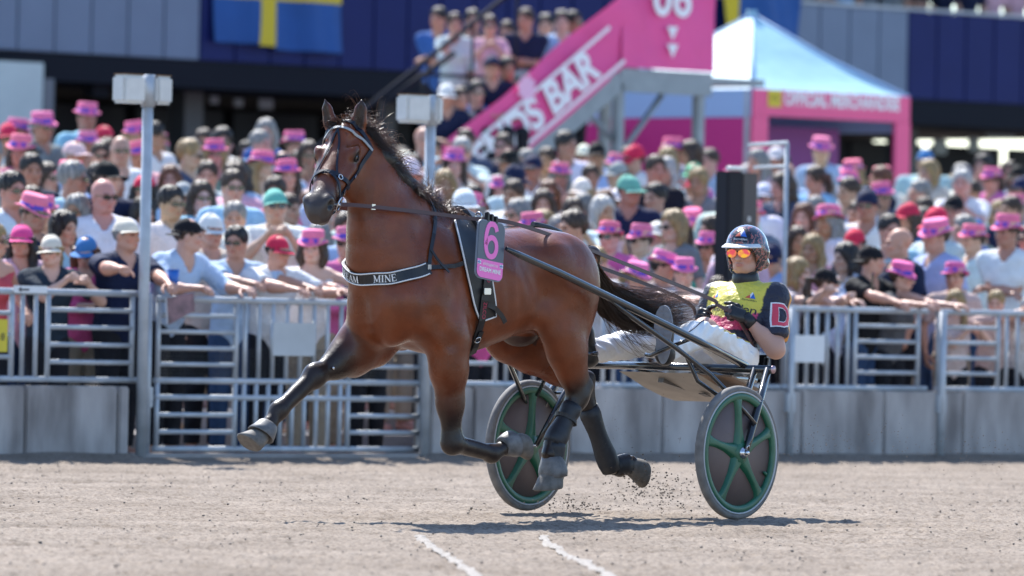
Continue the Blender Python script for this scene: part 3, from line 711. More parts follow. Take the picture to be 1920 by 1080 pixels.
def build_hand(curl, spread=1.0):
    f = Field((-.04, -.075, -.11), (.20, .085, .05), .0048)
    f.cap((-.03, 0, 0), (.02, 0, 0), .026, .028, .015, .75, (0, 0, 1))
    for y in (-.024, .0, .024): f.cap((.02, y * .8, 0), (.085, y, 0), .015, .0135, .02)
    ln = [.072, .082, .076, .058]; ys = [.030, .010, -.010, -.029]
    for i in range(4):
        p = np.array([.088 - .006 * abs(i - 1.2), ys[i], 0.0]); a = 0.0; r = .0098 if i < 3 else .0085
        yaw = (1.5 - i) * .06 * spread
        for j, q in enumerate((.45, .32, .23)):
            a += curl * (1.0 if j < 2 else .7) * (1 + .08 * i)
            d = np.array([math.cos(a) * math.cos(yaw), math.cos(a) * math.sin(yaw), -math.sin(a)]); e = p + d * ln[i] * q
            f.cap(p, e, r, r * .93, .004); p = e; r *= .93
    p = np.array([.012, .030, -.006])
    for d, L_, r in (((.6, .62, -.3), .042, .0135), ((.85, .30, -.3 - .3 * curl), .036, .0115), ((.95, .0, -.3 - .4 * curl), .028, .0100)):
        d = np.array(d); d /= np.linalg.norm(d); e = p + d * L_; f.cap(p, e, r, r * .92, .008); p = e
    return f.nets(1)
HEADS = {False: build_head(False), True: build_head(True)}
HANDS = {'open': build_hand(.16), 'relax': build_hand(.42, .5), 'fist': build_hand(1.15, .3)}
def place_hand(kind, wrist, d, palm, thumb, sc=1.0):
    V, Q = HANDS[kind]; X = np.asarray(d, float); X = X / np.linalg.norm(X)
    Z = -np.asarray(palm, float); Z = Z - X * (Z @ X); Z /= np.linalg.norm(Z) + 1e-9
    Y = np.cross(Z, X)
    fl = (Y @ np.asarray(thumb, float)) < 0
    if fl: Y = -Y
    W = np.asarray(wrist) + (V[:, :1] * X + V[:, 1:2] * Y + V[:, 2:] * Z) * sc
    return W, (Q[:, ::-1] if fl else Q)
def ik(S, H, l1, l2, hint):
    S, H, hint = (np.asarray(q, float) for q in (S, H, hint)); d = H - S; L = np.linalg.norm(d)
    if L > (l1 + l2) * .995: H = S + d / L * (l1 + l2) * .995; d = H - S; L = np.linalg.norm(d)
    a = (l1 * l1 - l2 * l2 + L * L) / (2 * L); hgt = math.sqrt(max(l1 * l1 - a * a, 0)); u = d / L
    hv = hint - u * (hint @ u); hv /= np.linalg.norm(hv) + 1e-9
    return S + u * a + hv * hgt, H
def join(parts):
    V = np.concatenate([p[0] for p in parts]); o = 0; F = []
    for p in parts: F.append(p[1] + o); o += len(p[0])
    T = np.concatenate([p[2] if len(p) > 2 else np.ones((len(p[0]), 3)) for p in parts])
    return V, np.concatenate(F), T

def make_person(fem=False, lean=0.0, side=0.0, hands=None, hkind=('relax', 'relax'), sleeve='short', bottom='trousers', yaw=0.0, pitch=0.0, girth=1.0, res=.0165, sc=1.0, hdir=None, thumb=None, sit=False):
    """facing +y, right = +x. hands = (left, right) wrist targets. Returns meshes and the head's matrix."""
    g = girth * (.92 if fem else 1.0); sw = (.165 if fem else .200) * (0.5 + .5 * girth)
    Rl = rotm('X', -lean) @ rotm('Y', side)
    pel = np.array([0, -math.sin(lean) * .18, .95 - .06 * abs(math.sin(lean))])
    if sit: pel[2] = .54
    def T(x, y, z): return pel + Rl @ np.array([x, y, z])
    neck, hpv = T(0, -.01, .53), T(0, .015, .60)
    sh = [T(-sw, -.01, .475), T(sw, -.01, .475)]
    if hands is None: hands = (T(-.27, .06, -.03), T(.27, .06, -.03))
    arms = []
    for i in (0, 1):
        hint = np.array([(-.7 if i == 0 else .7), -.6, -.7]); arms.append((sh[i],) + ik(sh[i], hands[i], .285, .25, hint))
    lo = (-.56, -.45, -.02); hi = (.56, .75, 1.72)
    def torso(f, o, k=.05):
        f.ell(T(0, 0, .36), (.168 * g + o, .112 * g + o, .19 + o), k, M=Rl.T)
        f.ell(T(0, .0 + .02 * (girth - 1) * 5, .13), (.148 * g + o, .110 * g * (1 + (girth - 1) * .8) + o, .17 + o), k, M=Rl.T)
        f.ell(T(0, -.005, -.01), (.155 * g + o, .115 * g + o, .12 + o), k, M=Rl.T)
        f.cap(T(-sw * .8, -.015, .47), T(sw * .8, -.015, .47), .062 + o, .062 + o, k)
        f.cap(T(-.03, -.02, .50), T(0, 0, .56), .075 + o * .4, .058, k)
        if fem:
            for s in (-1, 1): f.ell(T(s * .072, .085, .335), (.062 + o, .055 + o, .06 + o), .04, M=Rl.T)
    B = Field(lo, hi, res)
    torso(B, 0)
    for i in (0, 1):
        S, E, Hh = arms[i]
        B.chain([S, E, Hh], [.050 * g, .040 * g, .026], .03)
        B.cap(E + (Hh - E) * .12, E + (Hh - E) * .45, .042 * g, .036 * g, .03)
    x0 = .085; feet = []
    for s in (-1, 1):
        hipj, kn, an = np.array([s * x0, pel[1] * .5, .90]), np.array([s * x0 * 1.08, pel[1] * .25 + .015, .50]), np.array([s * x0 * 1.1, -.02, .085])
        if sit: hipj, kn, an = np.array([s * x0, .0, .50]), np.array([s * x0 * 1.5, .40, .52]), np.array([s * x0 * 1.5, .40, .10])
        B.chain([hipj, kn, an], [.088 * g, .058, .040], .04); B.cap(kn + (an - kn) * .2 + np.array([0, -.02, 0]), kn + (an - kn) * .5 + np.array([0, -.015, 0]), .052, .046, .04)
        B.cap((an[0], an[1] - .03, .045), (an[0] * 1.12, an[1] + .15, .03), .042, .034, .02)
        feet.append((hipj, kn, an))
    Vb, Qb = B.nets(1)
    hv, hq, ht = HEADS[fem]; Rh = Rl @ rotm('Z', 0) if False else rotm('Z', yaw) @ rotm('X', pitch)
    hm = Matrix([list(Rh[i]) + [hpv[i]] for i in range(3)] + [[0, 0, 0, 1]])
    parts = [(Vb, Qb, np.ones((len(Vb), 3))), (hv @ Rh.T + hpv, hq, ht)]
    for i in (0, 1):
        S, E, Hh = arms[i]; d = Hh - E; d /= np.linalg.norm(d); dd = d if hdir is None or hdir[i] is None else np.asarray(hdir[i], float)
        palm = (.0, .1, -1.0) if abs(dd[2]) < .75 else ((1 if i == 0 else -1), 0, 0)
        th = (thumb[i] if thumb else ((1 if i == 0 else -1), .5, .3))
        W, q = place_hand(hkind[i], Hh - d * .01, dd, palm, th); parts.append((W, q))
    res_ = {'skin': join(parts), 'head': hm, 'arms': arms, 'T': T}
    C = Field(lo, hi, res); torso(C, .020)
    for i in (0, 1):
        S, E, Hh = arms[i]
        if sleeve == 'short': C.cap(S, S + (E - S) * .72, .066 * g, .064 * g, .03, flatend=True)
        elif sleeve == 'long': C.cap(S, E, .066 * g, .052 * g, .03); C.cap(E, Hh - (Hh - E) * .10, .052 * g, .038, .02, flatend=True)
        elif sleeve == 'rolled': C.cap(S, E, .066 * g, .054 * g, .03); C.cap(E, E + (Hh - E) * .25, .054 * g, .052, .02, flatend=True)
    C.cap(T(0, .045, .505), T(0, .03, .72), .058, .12, .012, sub=True); C.cap(T(0, .09, .47), T(0, .16, .52), .022, .04, .015, sub=True)
    if sleeve == 'none': C.cut(T(0, .06, .455), Rl @ np.array([0, .6, .8]))
    C.cut(T(0, 0, -.13), Rl @ np.array([0, 0, -1.0]))
    V, Q = C.nets(1)
    # folds in the cloth
    rs = V[:, 0] * 17 + V[:, 2] * 9; V = V + .0035 * np.stack([np.sin(rs * 2.1), np.cos(V[:, 2] * 31 + V[:, 0] * 12), 0 * rs], 1)
    res_['shirt'] = (V, Q)
    L = Field((-.34, -.35, -.01), (.34, .62, 1.06), res)
    L.ell(T(0, -.005, -.03), (.155 * g + .006, .115 * g + .006, .105), .04, M=Rl.T)
    if bottom == 'skirt':
        L.cap((0, pel[1] * .6, .92), (0, pel[1] * .3, .52), .17 * g, .20 * g, .05, flatend=True)
    else:
        zend = .09 if bottom == 'trousers' else .52
        for hipj, kn, an in feet:
            L.cap(hipj, kn, .100 * g, .076, .03, flatend=(bottom == 'shorts')); 
            if bottom == 'trousers': L.cap(kn, an, .076, .062, .03, flatend=True)
    res_['legs'] = L.nets(1)
    return res_

def cap_mesh(back=False):
    mb = MB(); prof = []
    for t in np.linspace(0, math.pi / 2, 8): prof.append((max(.097 * math.cos(t), .0005), .112 * math.sin(t) ** .9))
    mb.lathe(prof, 22)
    for i, v in enumerate(mb.v): mb.v[i] = (v[0] * .95, v[1] * 1.16 - .008, v[2] + .118 - .012 * (v[1] > 0))
    s = -1 if back else 1
    pts = []
    for r in np.linspace(0, 1, 4):
        row = []
        for a in np.linspace(-1.05, 1.05, 11):
            rad = .099 + .068 * r * math.cos(a) ** .7
            row.append((rad * math.sin(a) * .93, s * (rad * math.cos(a) * 1.06), .118 - .018 * r - .012 * abs(math.sin(a)) ** 2 * r - .006))
        pts.append(row)
    mb.grid(pts); mb.grid([[(x, y, z - .004) for x, y, z in row] for row in reversed(pts)])
    return mb.mesh('cap')
def trilby_mesh():
    mb = MB(); prof = [(.136, -.004), (.138, 0), (.130, .007), (.112, .009), (.102, .011), (.100, .055), (.097, .095), (.088, .110), (.050, .102), (.0005, .096)]
    mb.lathe(prof, 26)
    for i, v in enumerate(mb.v):
        a = math.atan2(v[1], v[0]); r = math.hypot(v[0], v[1])
        mb.v[i] = (v[0] * .93, v[1] * 1.13 - .008, v[2] + .126 + (r > .11) * (.022 * math.cos(a) ** 2 - .016 * max(math.sin(a), 0)))
    return mb.mesh('trilby')
def band_mesh():
    mb = MB(); mb.lathe([(.1035, .010), (.1045, .012), (.1025, .046), (.100, .046)], 26)
    for i, v in enumerate(mb.v): mb.v[i] = (v[0] * .93, v[1] * 1.13 - .008, v[2] + .126)
    return mb.mesh('hat_band')
def shades_mesh():
    mb = MB()
    for s in (-1, 1):
        poly = [(.028 * math.cos(a), .019 * math.sin(a) * (1 if math.sin(a) < 0 else .8)) for a in np.linspace(0, 2 * math.pi, 15)[:-1]]
        mb.prism(poly, .004, (s * .034, .108, .092), (1, -.25 * s, 0), (0, 0, 1), (0, 1, 0))
        mb.box((-.0025, 0, -.0025), (.0025, .115, .0025), O=(s * .074, -.012, .098), X=(1, 0, 0), Y=(-.06 * s, 1, 0))
    mb.box((-.012, .108, .096), (.012, .114, .101)); return mb.mesh('sunglasses')
def hair_mesh(kind, fem, hatted=False):
    f = Field((-.20, -.24, -.34), (.20, .17, .26), .0095); w = .94 if fem else 1.0
    o = .010 if kind == 'short' else .018
    f.ell((0, -.014, .130), (.076 * w + o, .096 + o, .086 + o), .01)
    f.ell((0, .108, .062), (.074, .066, .098), .012, sub=True)
    if kind == 'short':
        f.cut((0, 0, .045), (0, .35, -1)); f.ell((0, .06, .02), (.12, .10, .09), .01, sub=True)
    elif kind in ('long', 'wavy'):
        for s in (-1, 1):
            f.chain([(s * .080, -.005, .12), (s * .092, -.01, .02), (s * .095, .012, -.12), (s * .085, .035, -.24)], [.030, .034, .038, .018], .02)
        f.chain([(0, -.09, .12), (0, -.095, 0), (0, -.09, -.16), (0, -.085, -.25)], [.055, .06, .06, .03], .03, 1.5, (1, 0, 0))
    elif kind == 'pony':
        f.cut((0, 0, .035), (0, .3, -1)); f.chain([(0, -.10, .14), (0, -.16, .13), (0, -.17, .02), (0, -.15, -.12), (0, -.14, -.2)], [.025, .032, .04, .036, .012], .015)
    elif kind == 'bob':
        for s in (-1, 1): f.chain([(s * .080, -.005, .12), (s * .092, -.01, .02), (s * .08, .01, -.045)], [.030, .036, .022], .02)
        f.cap((0, -.08, .1), (0, -.085, -.03), .06, .05, .03)
    if hatted: f.cut((0, 0, .128), (0, 0, 1))
    V, Q = f.nets(1)
    c0 = np.array([0, 0, .09]); dr = (V - c0) / np.linalg.norm(V - c0, axis=1)[:, None]; an = np.arctan2(V[:, 1], V[:, 0])
    up = np.clip((V[:, 2] - .10) / .1, 0, 1) * (0 if hatted else 1)
    rs = .005 * np.sin(an * 11 + V[:, 2] * 40) + .004 * np.sin(an * 23 + V[:, 2] * 90 + 1) + .006 * up * (1 + .8 * np.sin(an * 5 + 2)); V = V + rs[:, None] * dr
    return mesh_from('hair_' + kind, V, Q)
HATS = {'cap': cap_mesh(), 'backcap': cap_mesh(True), 'trilby': trilby_mesh()}
for k in HATS: HATS[k].materials.append(HATM)
BAND = band_mesh()
def band_material():
    m = mat('hat_band_print', (.5, .4, .4), .7); nt = m.node_tree; b = nt.nodes['Principled BSDF']
    tc = nt.nodes.new('ShaderNodeTexCoord'); vo = nt.nodes.new('ShaderNodeTexVoronoi'); vo.inputs['Scale'].default_value = 26
    nt.links.new(tc.outputs['Object'], vo.inputs['Vector']); sp = nt.nodes.new('ShaderNodeSeparateColor'); nt.links.new(vo.outputs['Color'], sp.inputs[0])
    rp = nt.nodes.new('ShaderNodeValToRGB'); rp.color_ramp.interpolation = 'CONSTANT'; e = rp.color_ramp.elements
    e[0].color = (.10, .06, .45, 1); e[1].position = .38; e[1].color = (.75, .60, .25, 1); n = e.new(.6); n.color = (.7, .10, .36, 1); n = e.new(.82); n.color = (.55, .5, .65, 1)
    nt.links.new(sp.outputs[0], rp.inputs['Fac']); nt.links.new(rp.outputs['Color'], b.inputs['Base Color']); return m
BANDM = band_material(); BAND.materials.append(BANDM)
SHADES = shades_mesh(); SHADES.materials.append(mat('sunglass_plastic', (.012, .012, .014), .12, spec=.7))
HAIRS = {}
def get_hair(kind, fem, hatted=False):
    q = (kind, fem, hatted)
    if q not in HAIRS:
        HAIRS[q] = hair_mesh(*q); HAIRS[q].materials.append(HAIRM)
    return HAIRS[q]

TONES = [(.52, .28, .20), (.56, .32, .24), (.46, .24, .165), (.60, .37, .29), (.40, .20, .135), (.54, .29, .21)]
HAIRC = {'dark': (.018, .012, .010), 'brown': (.06, .032, .018), 'blond': (.42, .28, .12), 'grey': (.32, .31, .30), 'red': (.16, .05, .02), 'white': (.55, .54, .52), 'black': (.010, .009, .010)}
def person_meshes(d, nm):
    sk = mesh_from('person_skin', d['skin'][0], d['skin'][1], True, d['skin'][2]); sk.materials.append(SKIN)
    st = mesh_from('shirt', *d['shirt']); lg = mesh_from('legwear', *d['legs'])
    return {'skin': sk, 'shirt': st, 'legs': lg, 'head': d['head']}
def set_person(pm, loc, rz, label, group, tone, shirt, legs, hair=None, hairkind='short', hat=None, hatcol=(.72, .10, .36), shades=False, fem=False, scale=1.0, shirtmat=None, legname='trousers', shirtname='shirt', band=True, cat='person'):
    r = empty('person', loc, rz, label, cat, group); r.scale = (scale, scale, scale)
    add('body', pm['skin'], r, None, color=tone)
    so = bpy.data.objects.new(shirtname, pm['shirt']); COL.objects.link(so); so.parent = r; so.color = (*shirt, 1)
    if len(pm['shirt'].materials) == 0: pm['shirt'].materials.append(CLOTH)
    if shirtmat is not None: so.material_slots[0].link = 'OBJECT'; so.material_slots[0].material = shirtmat
    if len(pm['legs'].materials) == 0: pm['legs'].materials.append(CLOTH)
    add(legname, pm['legs'], r, None, color=legs)
    H = pm['head']
    if hair: add('hair', get_hair(hairkind, fem, bool(hat)), r, None, mtx=H, color=HAIRC[hair])
    if hat:
        tilt = Matrix.Rotation(rnd.gauss(0, .10), 4, 'X') @ Matrix.Rotation(rnd.gauss(0, .07), 4, 'Y') @ Matrix.Rotation(rnd.gauss(0, .15), 4, 'Z'); tw = rnd.uniform(.92, 1.0)
        h = add('hat', HATS[hat], r, None, mtx=H @ Matrix.Translation((0, 0, .13)) @ tilt @ Matrix.Diagonal((tw, tw, rnd.uniform(.88, 1.1), 1)) @ Matrix.Translation((0, 0, -.13)), color=hatcol)
        if hat == 'trilby' and band: add('hat_band', BAND, h)
    if shades: add('sunglasses', SHADES, r, None, mtx=H)
    return r
# ------------------------------------------------------------------ the sulky (local frame: u forward, v left, w up)
BLACK = mat('black_lacquer', (.012, .013, .016), .18, spec=.6, coat=.6)
STEEL = mat('steel', (.6, .6, .62), .25, 1.0)
LEATH = mat('black_leather', (.012, .012, .015), .42, spec=.5, noise=.3, nscale=40)
BROWN = mat('brown_leather', (.070, .026, .020), .45, spec=.5)
WHITE = mat('white_trim', (.72, .72, .72), .6)
def make_sulky():
    root = empty('sulky', SF.O, SF.rz, 'black racing sulky with two green five-spoke wheels behind the horse', 'sulky')
    green = mat('green_wheel', (.016, .115, .062), .45, coat=.1, noise=.25, nscale=14); tyre = mat('tyre_rubber', (.20, .188, .178), .8, noise=.4, nscale=18, bump=.3, bscale=70, bdist=.003)
    rimw = mat('rim_band', (.42, .44, .46), .5); disc = mat('wheel_disc', (.135, .098, .092), .55, noise=.12, nscale=9)
    for s in (-1, 1):
        c = np.array([0, s * HALF_TRACK, .35]); X, Z, Y = np.array([1., 0, 0]), np.array([0, 0, 1.]), np.array([0, s * 1.0, 0])
        wroot = empty('wheel', c); wroot.parent = root
        n = 56
        kw = dict(n=n, O=(0, 0, 0), X=X, Y=Z, Z=Y)
        t = MB().lathe([(.318, -.020), (.335, -.024), (.346, -.016), (.350, 0), (.346, .016), (.335, .024), (.318, .020)], close=True, **kw).build('tyre', tyre, wroot)
        MB().lathe([(.312, -.023), (.319, -.0255), (.321, -.015), (.321, .015), (.319, .0255), (.312, .023)], close=True, **kw).build('rim_band', rimw, wroot)
        MB().lathe([(.276, -.018), (.282, -.024), (.304, -.026), (.312, -.020), (.312, .020), (.304, .026), (.282, .024), (.276, .018)], close=True, **kw).build('rim', green, wroot)
        MB().lathe([(.0005, -.006), (.279, -.006), (.279, .006), (.0005, .006)], **kw).build('wheel_disc', disc, wroot)
        for k in range(5):
            a = math.radians(90 + 72 * k - 4 + (8 if s < 0 else 0)); d = X * math.cos(a) + Z * math.sin(a); q = np.cross(d, Y)
            mb = MB()
            for side in (-1, 1):
                rows = []
                for r_, w_, h_ in ((.035, .050, .030), (.075, .036, .030), (.13, .024, .028), (.20, .021, .026), (.25, .026, .024), (.285, .045, .018)):
                    rows.append([d * r_ + q * w_ * x + Y * side * (h_ * z + .004) for x, z in ((-1, 0), (-.78, .72), (-.35, 1.0), (0, .86), (.35, 1.0), (.78, .72), (1, 0))])
                mb.grid(rows if side > 0 else [list(reversed(rw)) for rw in rows])
            mb.build('spoke', green, wroot)
        MB().lathe([(.0005, -.040), (.05, -.036), (.062, -.02), (.062, .02), (.05, .036), (.0005, .040)], 28, (0, 0, 0), X, Z, Y).build('hub', green, wroot)
        MB().lathe([(.030, .036), (.030, .046), (.022, .050), (.022, .056), (.0005, .056)], 20, (0, 0, 0), X, Z, Y).build('hub_washer', STEEL, wroot)
        MB().lathe([(.013, .05), (.013, .072), (.009, .076), (.0005, .076)], 6, (0, 0, 0), X, Z, Y).tube([(0.0, s * .06, .012), (.002, s * .066, .034), (-.012, s * .068, .040), (-.018, s * .066, .02)], .0035, 6).build('axle_nut', STEEL, wroot)
        a = math.radians(205 if s > 0 else 250); d = X * math.cos(a) + Z * math.sin(a)
        MB().tube([d * .285, d * .262 + Y * .012, d * .238 + Y * .018], [.012, .010, .005], 8).build('valve_cover', green, wroot)
        # fork and struts that carry the wheel
        hub = c + Y * .055; top = np.array([-.295, s * .665, .785])
        MB().tube([top, top + (hub - top) * .5, top + (hub - top) * .82, hub], [.021, .022, .020, .013], 12).build('fork', BLACK, root)
        hub2 = c - Y * .055; top2 = np.array([-.295, s * .58, .785])
        MB().tube([top2, top2 + (hub2 - top2) * .6, hub2], [.018, .018, .013], 12).build('fork', BLACK, root)
        MB().tube([np.array([-.215, s * .59, .63]), np.array([-.215, s * .68, .63])], .008, 8).build('fork_bridge', BLACK, root)
        MB().tube([c - Y * .06, c + Y * .07], .008, 8).build('axle', STEEL, root)
        # shaft: from the horse's flank back to the cross bar
        shp = [(1.60, s * .40, 1.377), (1.50, s * .405, 1.348), (1.2, s * .425, 1.265), (.6, s * .46, 1.085), (.1, s * .495, .93), (-.30, s * .52, .80)]
        MB().tube(shp, [.010, .017, .019, .020, .020, .020], 14).build('shaft', BLACK, root)
        # lower brace under the shaft down to the wheel
        br = [(.80, s * .445, 1.135), (.60, s * .455, 1.04), (.279, s * .50, .885), (.10, s * .585, .755), (.02, s * .645, .66), (-.085, s * (HALF_TRACK + .055), .50)]
        if s < 0: br = [(.66, -.43, .98), (.60, -.435, .915), (.45, -.50, .83), (.23, -.60, .70), (.06, -.68, .60), (-.085, -(HALF_TRACK + .055), .50)]
        MB().tube(br, [.011, .013, .0135, .0125, .0125, .010], 10).build('brace', BLACK, root)
        MB().tube([(.22, s * .515, .85), (.10, s * .50, .72), (.02, s * (HALF_TRACK - .07), .62)], .0115, 10).build('brace', BLACK, root)
        # stirrup for the foot
        MB().tube([(.12, s * .485, .945), (.13, s * .36, .90), (.11, s * .20, .845), (.10, s * .16, .85)], .011, 8).build('foot_rest', BLACK, root)
    # cross bar with open polished ends
    MB().tube([(-.30, -.695, .785), (-.30, 0, .787), (-.30, .695, .785)], .0205, 16).build('cross_bar', BLACK, root)
    for s in (-1, 1):
        MB().lathe([(.021, 0), (.021, .004), (.0005, .004)], 16, (-.30, s * .695, .785), (1, 0, 0), (0, 0, 1), (0, s, 0)).build('bar_cap', mat('pink_steel', (.42, .30, .33), .3, .7), root)
    # seat, seat rails, and the pale mud flap under it
    for s in (-1, 1):
        MB().tube([(-.30, s * .20, .775), (-.55, s * .19, .735), (-.86, s * .17, .72)], .016, 10).build('seat_rail', BLACK, root)
    MB().box((-.16, -.15, 0), (.16, .15, .05), O=(-.83, 0, .725), bev=.02).build('seat', LEATH, root)
    MB().box((-.02, -.15, 0), (.02, .15, .10), O=(-.985, 0, .755), X=(1, 0, .25), Z=(-.25, 0, 1), bev=.015).build('seat_back', LEATH, root)
    flap = mat('mud_flap', (.36, .32, .28), .5, noise=.3, nscale=8); wood = mat('flap_ply', (.24, .14, .075), .5, noise=.35, nscale=6)
    MB().grid([[(x, y, .70 + z) for y in np.linspace(-.26, .26, 5)] for x, z in ((-.22, .055), (-.32, .02), (-.45, -.03), (-.60, -.075), (-.72, -.10))]).build('mud_flap', flap, root)
    MB().box((-.10, -.03, -.005), (.16, .20, .004), O=(-.55, .16, .70), X=(1, 0, .28), Z=(-.28, 0, 1)).build('flap_board', wood, root)
    MB().box((-.30, -.018, -.018), (.20, .018, .018), O=(-.50, -.02, .675), X=(.97, -.12, .22), Z=(-.22, 0, .97)).build('centre_rail', mat('grey_alloy', (.16, .15, .145), .45, .6), root)
    MB().box((-.03, -.002, -.02), (.03, .002, .02), O=(-.52, .09, .638), X=(1, 0, .25), Y=(0, 0, 1), Z=(0, 1, 0)).build('flap_slot', LEATH, root)
    return root
SULKY = make_sulky()

# ------------------------------------------------------------------ the driver (in the sulky's frame)
def make_driver():
    root = empty('person', SF.O, SF.rz, 'driver in navy and yellow jersey, white trousers and black helmet, leaning back on the sulky', 'person')
    hipL, hipR = np.array([-.80, .105, .845]), np.array([-.80, -.105, .845])
    knL, knR = np.array([-.405, .165, .985]), np.array([-.40, -.19, .925])
    anL, anR = np.array([-.015, .20, .875]), np.array([.02, -.275, .855])
    pel, chest, nk = np.array([-.84, 0, .86]), np.array([-.955, 0, 1.06]), np.array([-1.0, .0, 1.235])
    shL, shR = np.array([-1.005, .185, 1.165]), np.array([-.985, -.185, 1.165])
    elL, elR = np.array([-.90, .275, .885]), np.array([-.87, -.27, .90])
    haL, haR = np.array([-.785, .150, 1.055]), np.array([-.72, -.085, 1.04])
    lo, hi = (-1.22, -.42, .60), (.16, .46, 1.62)
    def torso(f, o, k=.05):
        f.ell(pel, (.115 + o, .155 + o, .12 + o), k); f.cap(pel + (0, 0, .05), chest, .112 + o, .125 + o, k, 1.28)
        f.ell(chest + (.005, 0, .01), (.115 + o, .165 + o, .15 + o), k); f.cap(shL, shR, .066 + o, .066 + o, k); f.cap((-.995, 0, 1.19), nk, .085 + o * .3, .06, k)
    B = Field(lo, hi, .0105)
    torso(B, 0)
    for S, E, W in ((shL, elL, haL), (shR, elR, haR)):
        B.chain([S, E, W], [.054, .045, .028], .03); B.cap(E + (W - E) * .1, E + (W - E) * .45, .047, .041, .03)
    for hj, kn, an in ((hipL, knL, anL), (hipR, knR, anR)):
        B.chain([hj, kn, an], [.088, .060, .042], .04)
    Vb, Qb = B.nets(1)
    # head turned a little towards the camera; head model faces +y
    hv, hq, ht = HEADS[False]
    yaw = math.radians(-90 + 14)      # model +y -> +u, then towards +v
    Rh = rotm('Z', yaw) @ rotm('X', -.04)
    hp_ = np.array([-.985, .0, 1.315])
    parts = [(Vb, Qb, np.ones((len(Vb), 3))), (hv @ Rh.T + hp_, hq, ht)]
    hds = []
    for W, E, th, kind in ((haL, elL, (0.15, -.25, 1), 'fist'), (haR, elR, (.1, .3, 1), 'fist')):
        d = W - E; d /= np.linalg.norm(d); d = d * .4 + np.array([.85, -.25 if W is haL else .2, .15]); 
        Wv, q = place_hand(kind, W, d, (0.1, -1 if W is haL else 1, -.2), th, 1.08); hds.append((Wv, q))
    V, Q, T = join(parts)
    add('body', mesh_from('driver_body', V, Q, True, T), root, SKIN, color=(.50, .285, .215))
    # gloves
    for (Wv, q), W, E in zip(hds, (haL, haR), (elL, elR)):
        g = add('glove', mesh_from('glove', Wv, q), root, LEATH)
        d = (W - E) / np.linalg.norm(W - E)
        MB().tube([W - d * .055, W - d * .03, W + d * .012], [.036, .038, .036], 14).build('glove_cuff', LEATH, g)
    # jersey with its own colours: navy, yellow yoke, pink band, orange stripe on the sleeve
    J = Field(lo, hi, .0105); torso(J, .014)
    for S, E in ((shL, elL), (shR, elR)): J.cap(S, S + (E - S) * .80, .074, .072, .035, flatend=True)
    J.cut((0, 0, 1.245), (.25, 0, 1)); J.cut((-.84, 0, .80), (.35, 0, -1))
    V, Q = J.nets(1)
    rs = V[:, 1] * 40 + V[:, 2] * 55; V = V + .003 * np.stack([np.sin(rs), np.cos(V[:, 2] * 80 + V[:, 1] * 30), .5 * np.sin(V[:, 0] * 60)], 1)
    navy, yel, pink, org = np.array([.014, .014, .030]), np.array([.70, .58, .07]), np.array([.62, .055, .15]), np.array([.70, .30, .03])
    C = np.tile(navy, (len(V), 1)); v, w, u = V[:, 1], V[:, 2], V[:, 0]
    dS = np.minimum(polyline_param(V, [shL + (0, -.03, .04), elL])[0], polyline_param(V, [shR + (0, .03, .04), elR])[0])
    yoke = (w > 1.055 + .03 * np.abs(v) / .2) & (np.abs(v) < .182 - .10 * np.clip(1.17 - w, 0, 1)); C[yoke] = yel
    band = (w > .99) & (w <= 1.055 + .03 * np.abs(v) / .2) & (np.abs(v) < .165) & (u > chest[0]); C[band] = pink
    st = (np.abs(v) > .195) & (w > .93) & (u < -1.02 + (w - 1.16) * -.35) & (u > -1.055 + (w - 1.16) * -.35); C[st] = org
    bl = (np.abs(w - (.90 + .35 * (u + .80))) < .010) & (np.abs(v) < .15) & (u > -.80); C[bl] = org
    jm = bpy.data.materials.new('jersey'); jm.use_nodes = True; b = jm.node_tree.nodes['Principled BSDF']; vc = jm.node_tree.nodes.new('ShaderNodeVertexColor'); vc.layer_name = 'tint'
    jm.node_tree.links.new(vc.outputs['Color'], b.inputs['Base Color']); b.inputs['Roughness'].default_value = .55; b.inputs['Sheen Weight'].default_value = .1
    nz = jm.node_tree.nodes.new('ShaderNodeTexNoise'); nz.inputs['Scale'].default_value = 16; bp = jm.node_tree.nodes.new('ShaderNodeBump'); bp.inputs['Strength'].default_value = .7; bp.inputs['Distance'].default_value = .02
    jm.node_tree.links.new(nz.outputs['Fac'], bp.inputs['Height']); jm.node_tree.links.new(bp.outputs['Normal'], b.inputs['Normal'])
    jer = add('jersey', mesh_from('jersey', V, Q, True, C), root, jm)
    jb = bvh_of(V, Q)
    # trousers
    L = Field(lo, hi, .0105); L.ell(pel + (.02, 0, -.02), (.125, .17, .12), .05)
    for hj, kn, an in ((hipL, knL, anL), (hipR, knR, anR)):
        L.chain([hj, kn], [.105, .082], .04); L.cap(kn, an, .084, .066, .03, flatend=True)
    L.cut((-.84, 0, .90), (-.25, 0, 1))
    V, Q = L.nets(1)
    fold = .004 * np.sin(V[:, 0] * 75 + 4 * np.sin(V[:, 2] * 25)) + .003 * np.sin(V[:, 0] * 31 + V[:, 2] * 60); V = V + np.stack([0 * fold, fold, fold], 1)
    wt = mat('white_breeches', (.84, .84, .84), .75, noise=.10, nscale=8, bump=.6, bscale=14, bdist=.02)
    tro = add('trousers', mesh_from('trousers', V, Q), root, wt); tb = bvh_of(V, Q)
    # boots, soles towards the camera
    boot = mat('boot_leather', (.016, .016, .018), .4); sole = mat('boot_sole', (.24, .24, .26), .75, bump=.6, bscale=40, bdist=.01)
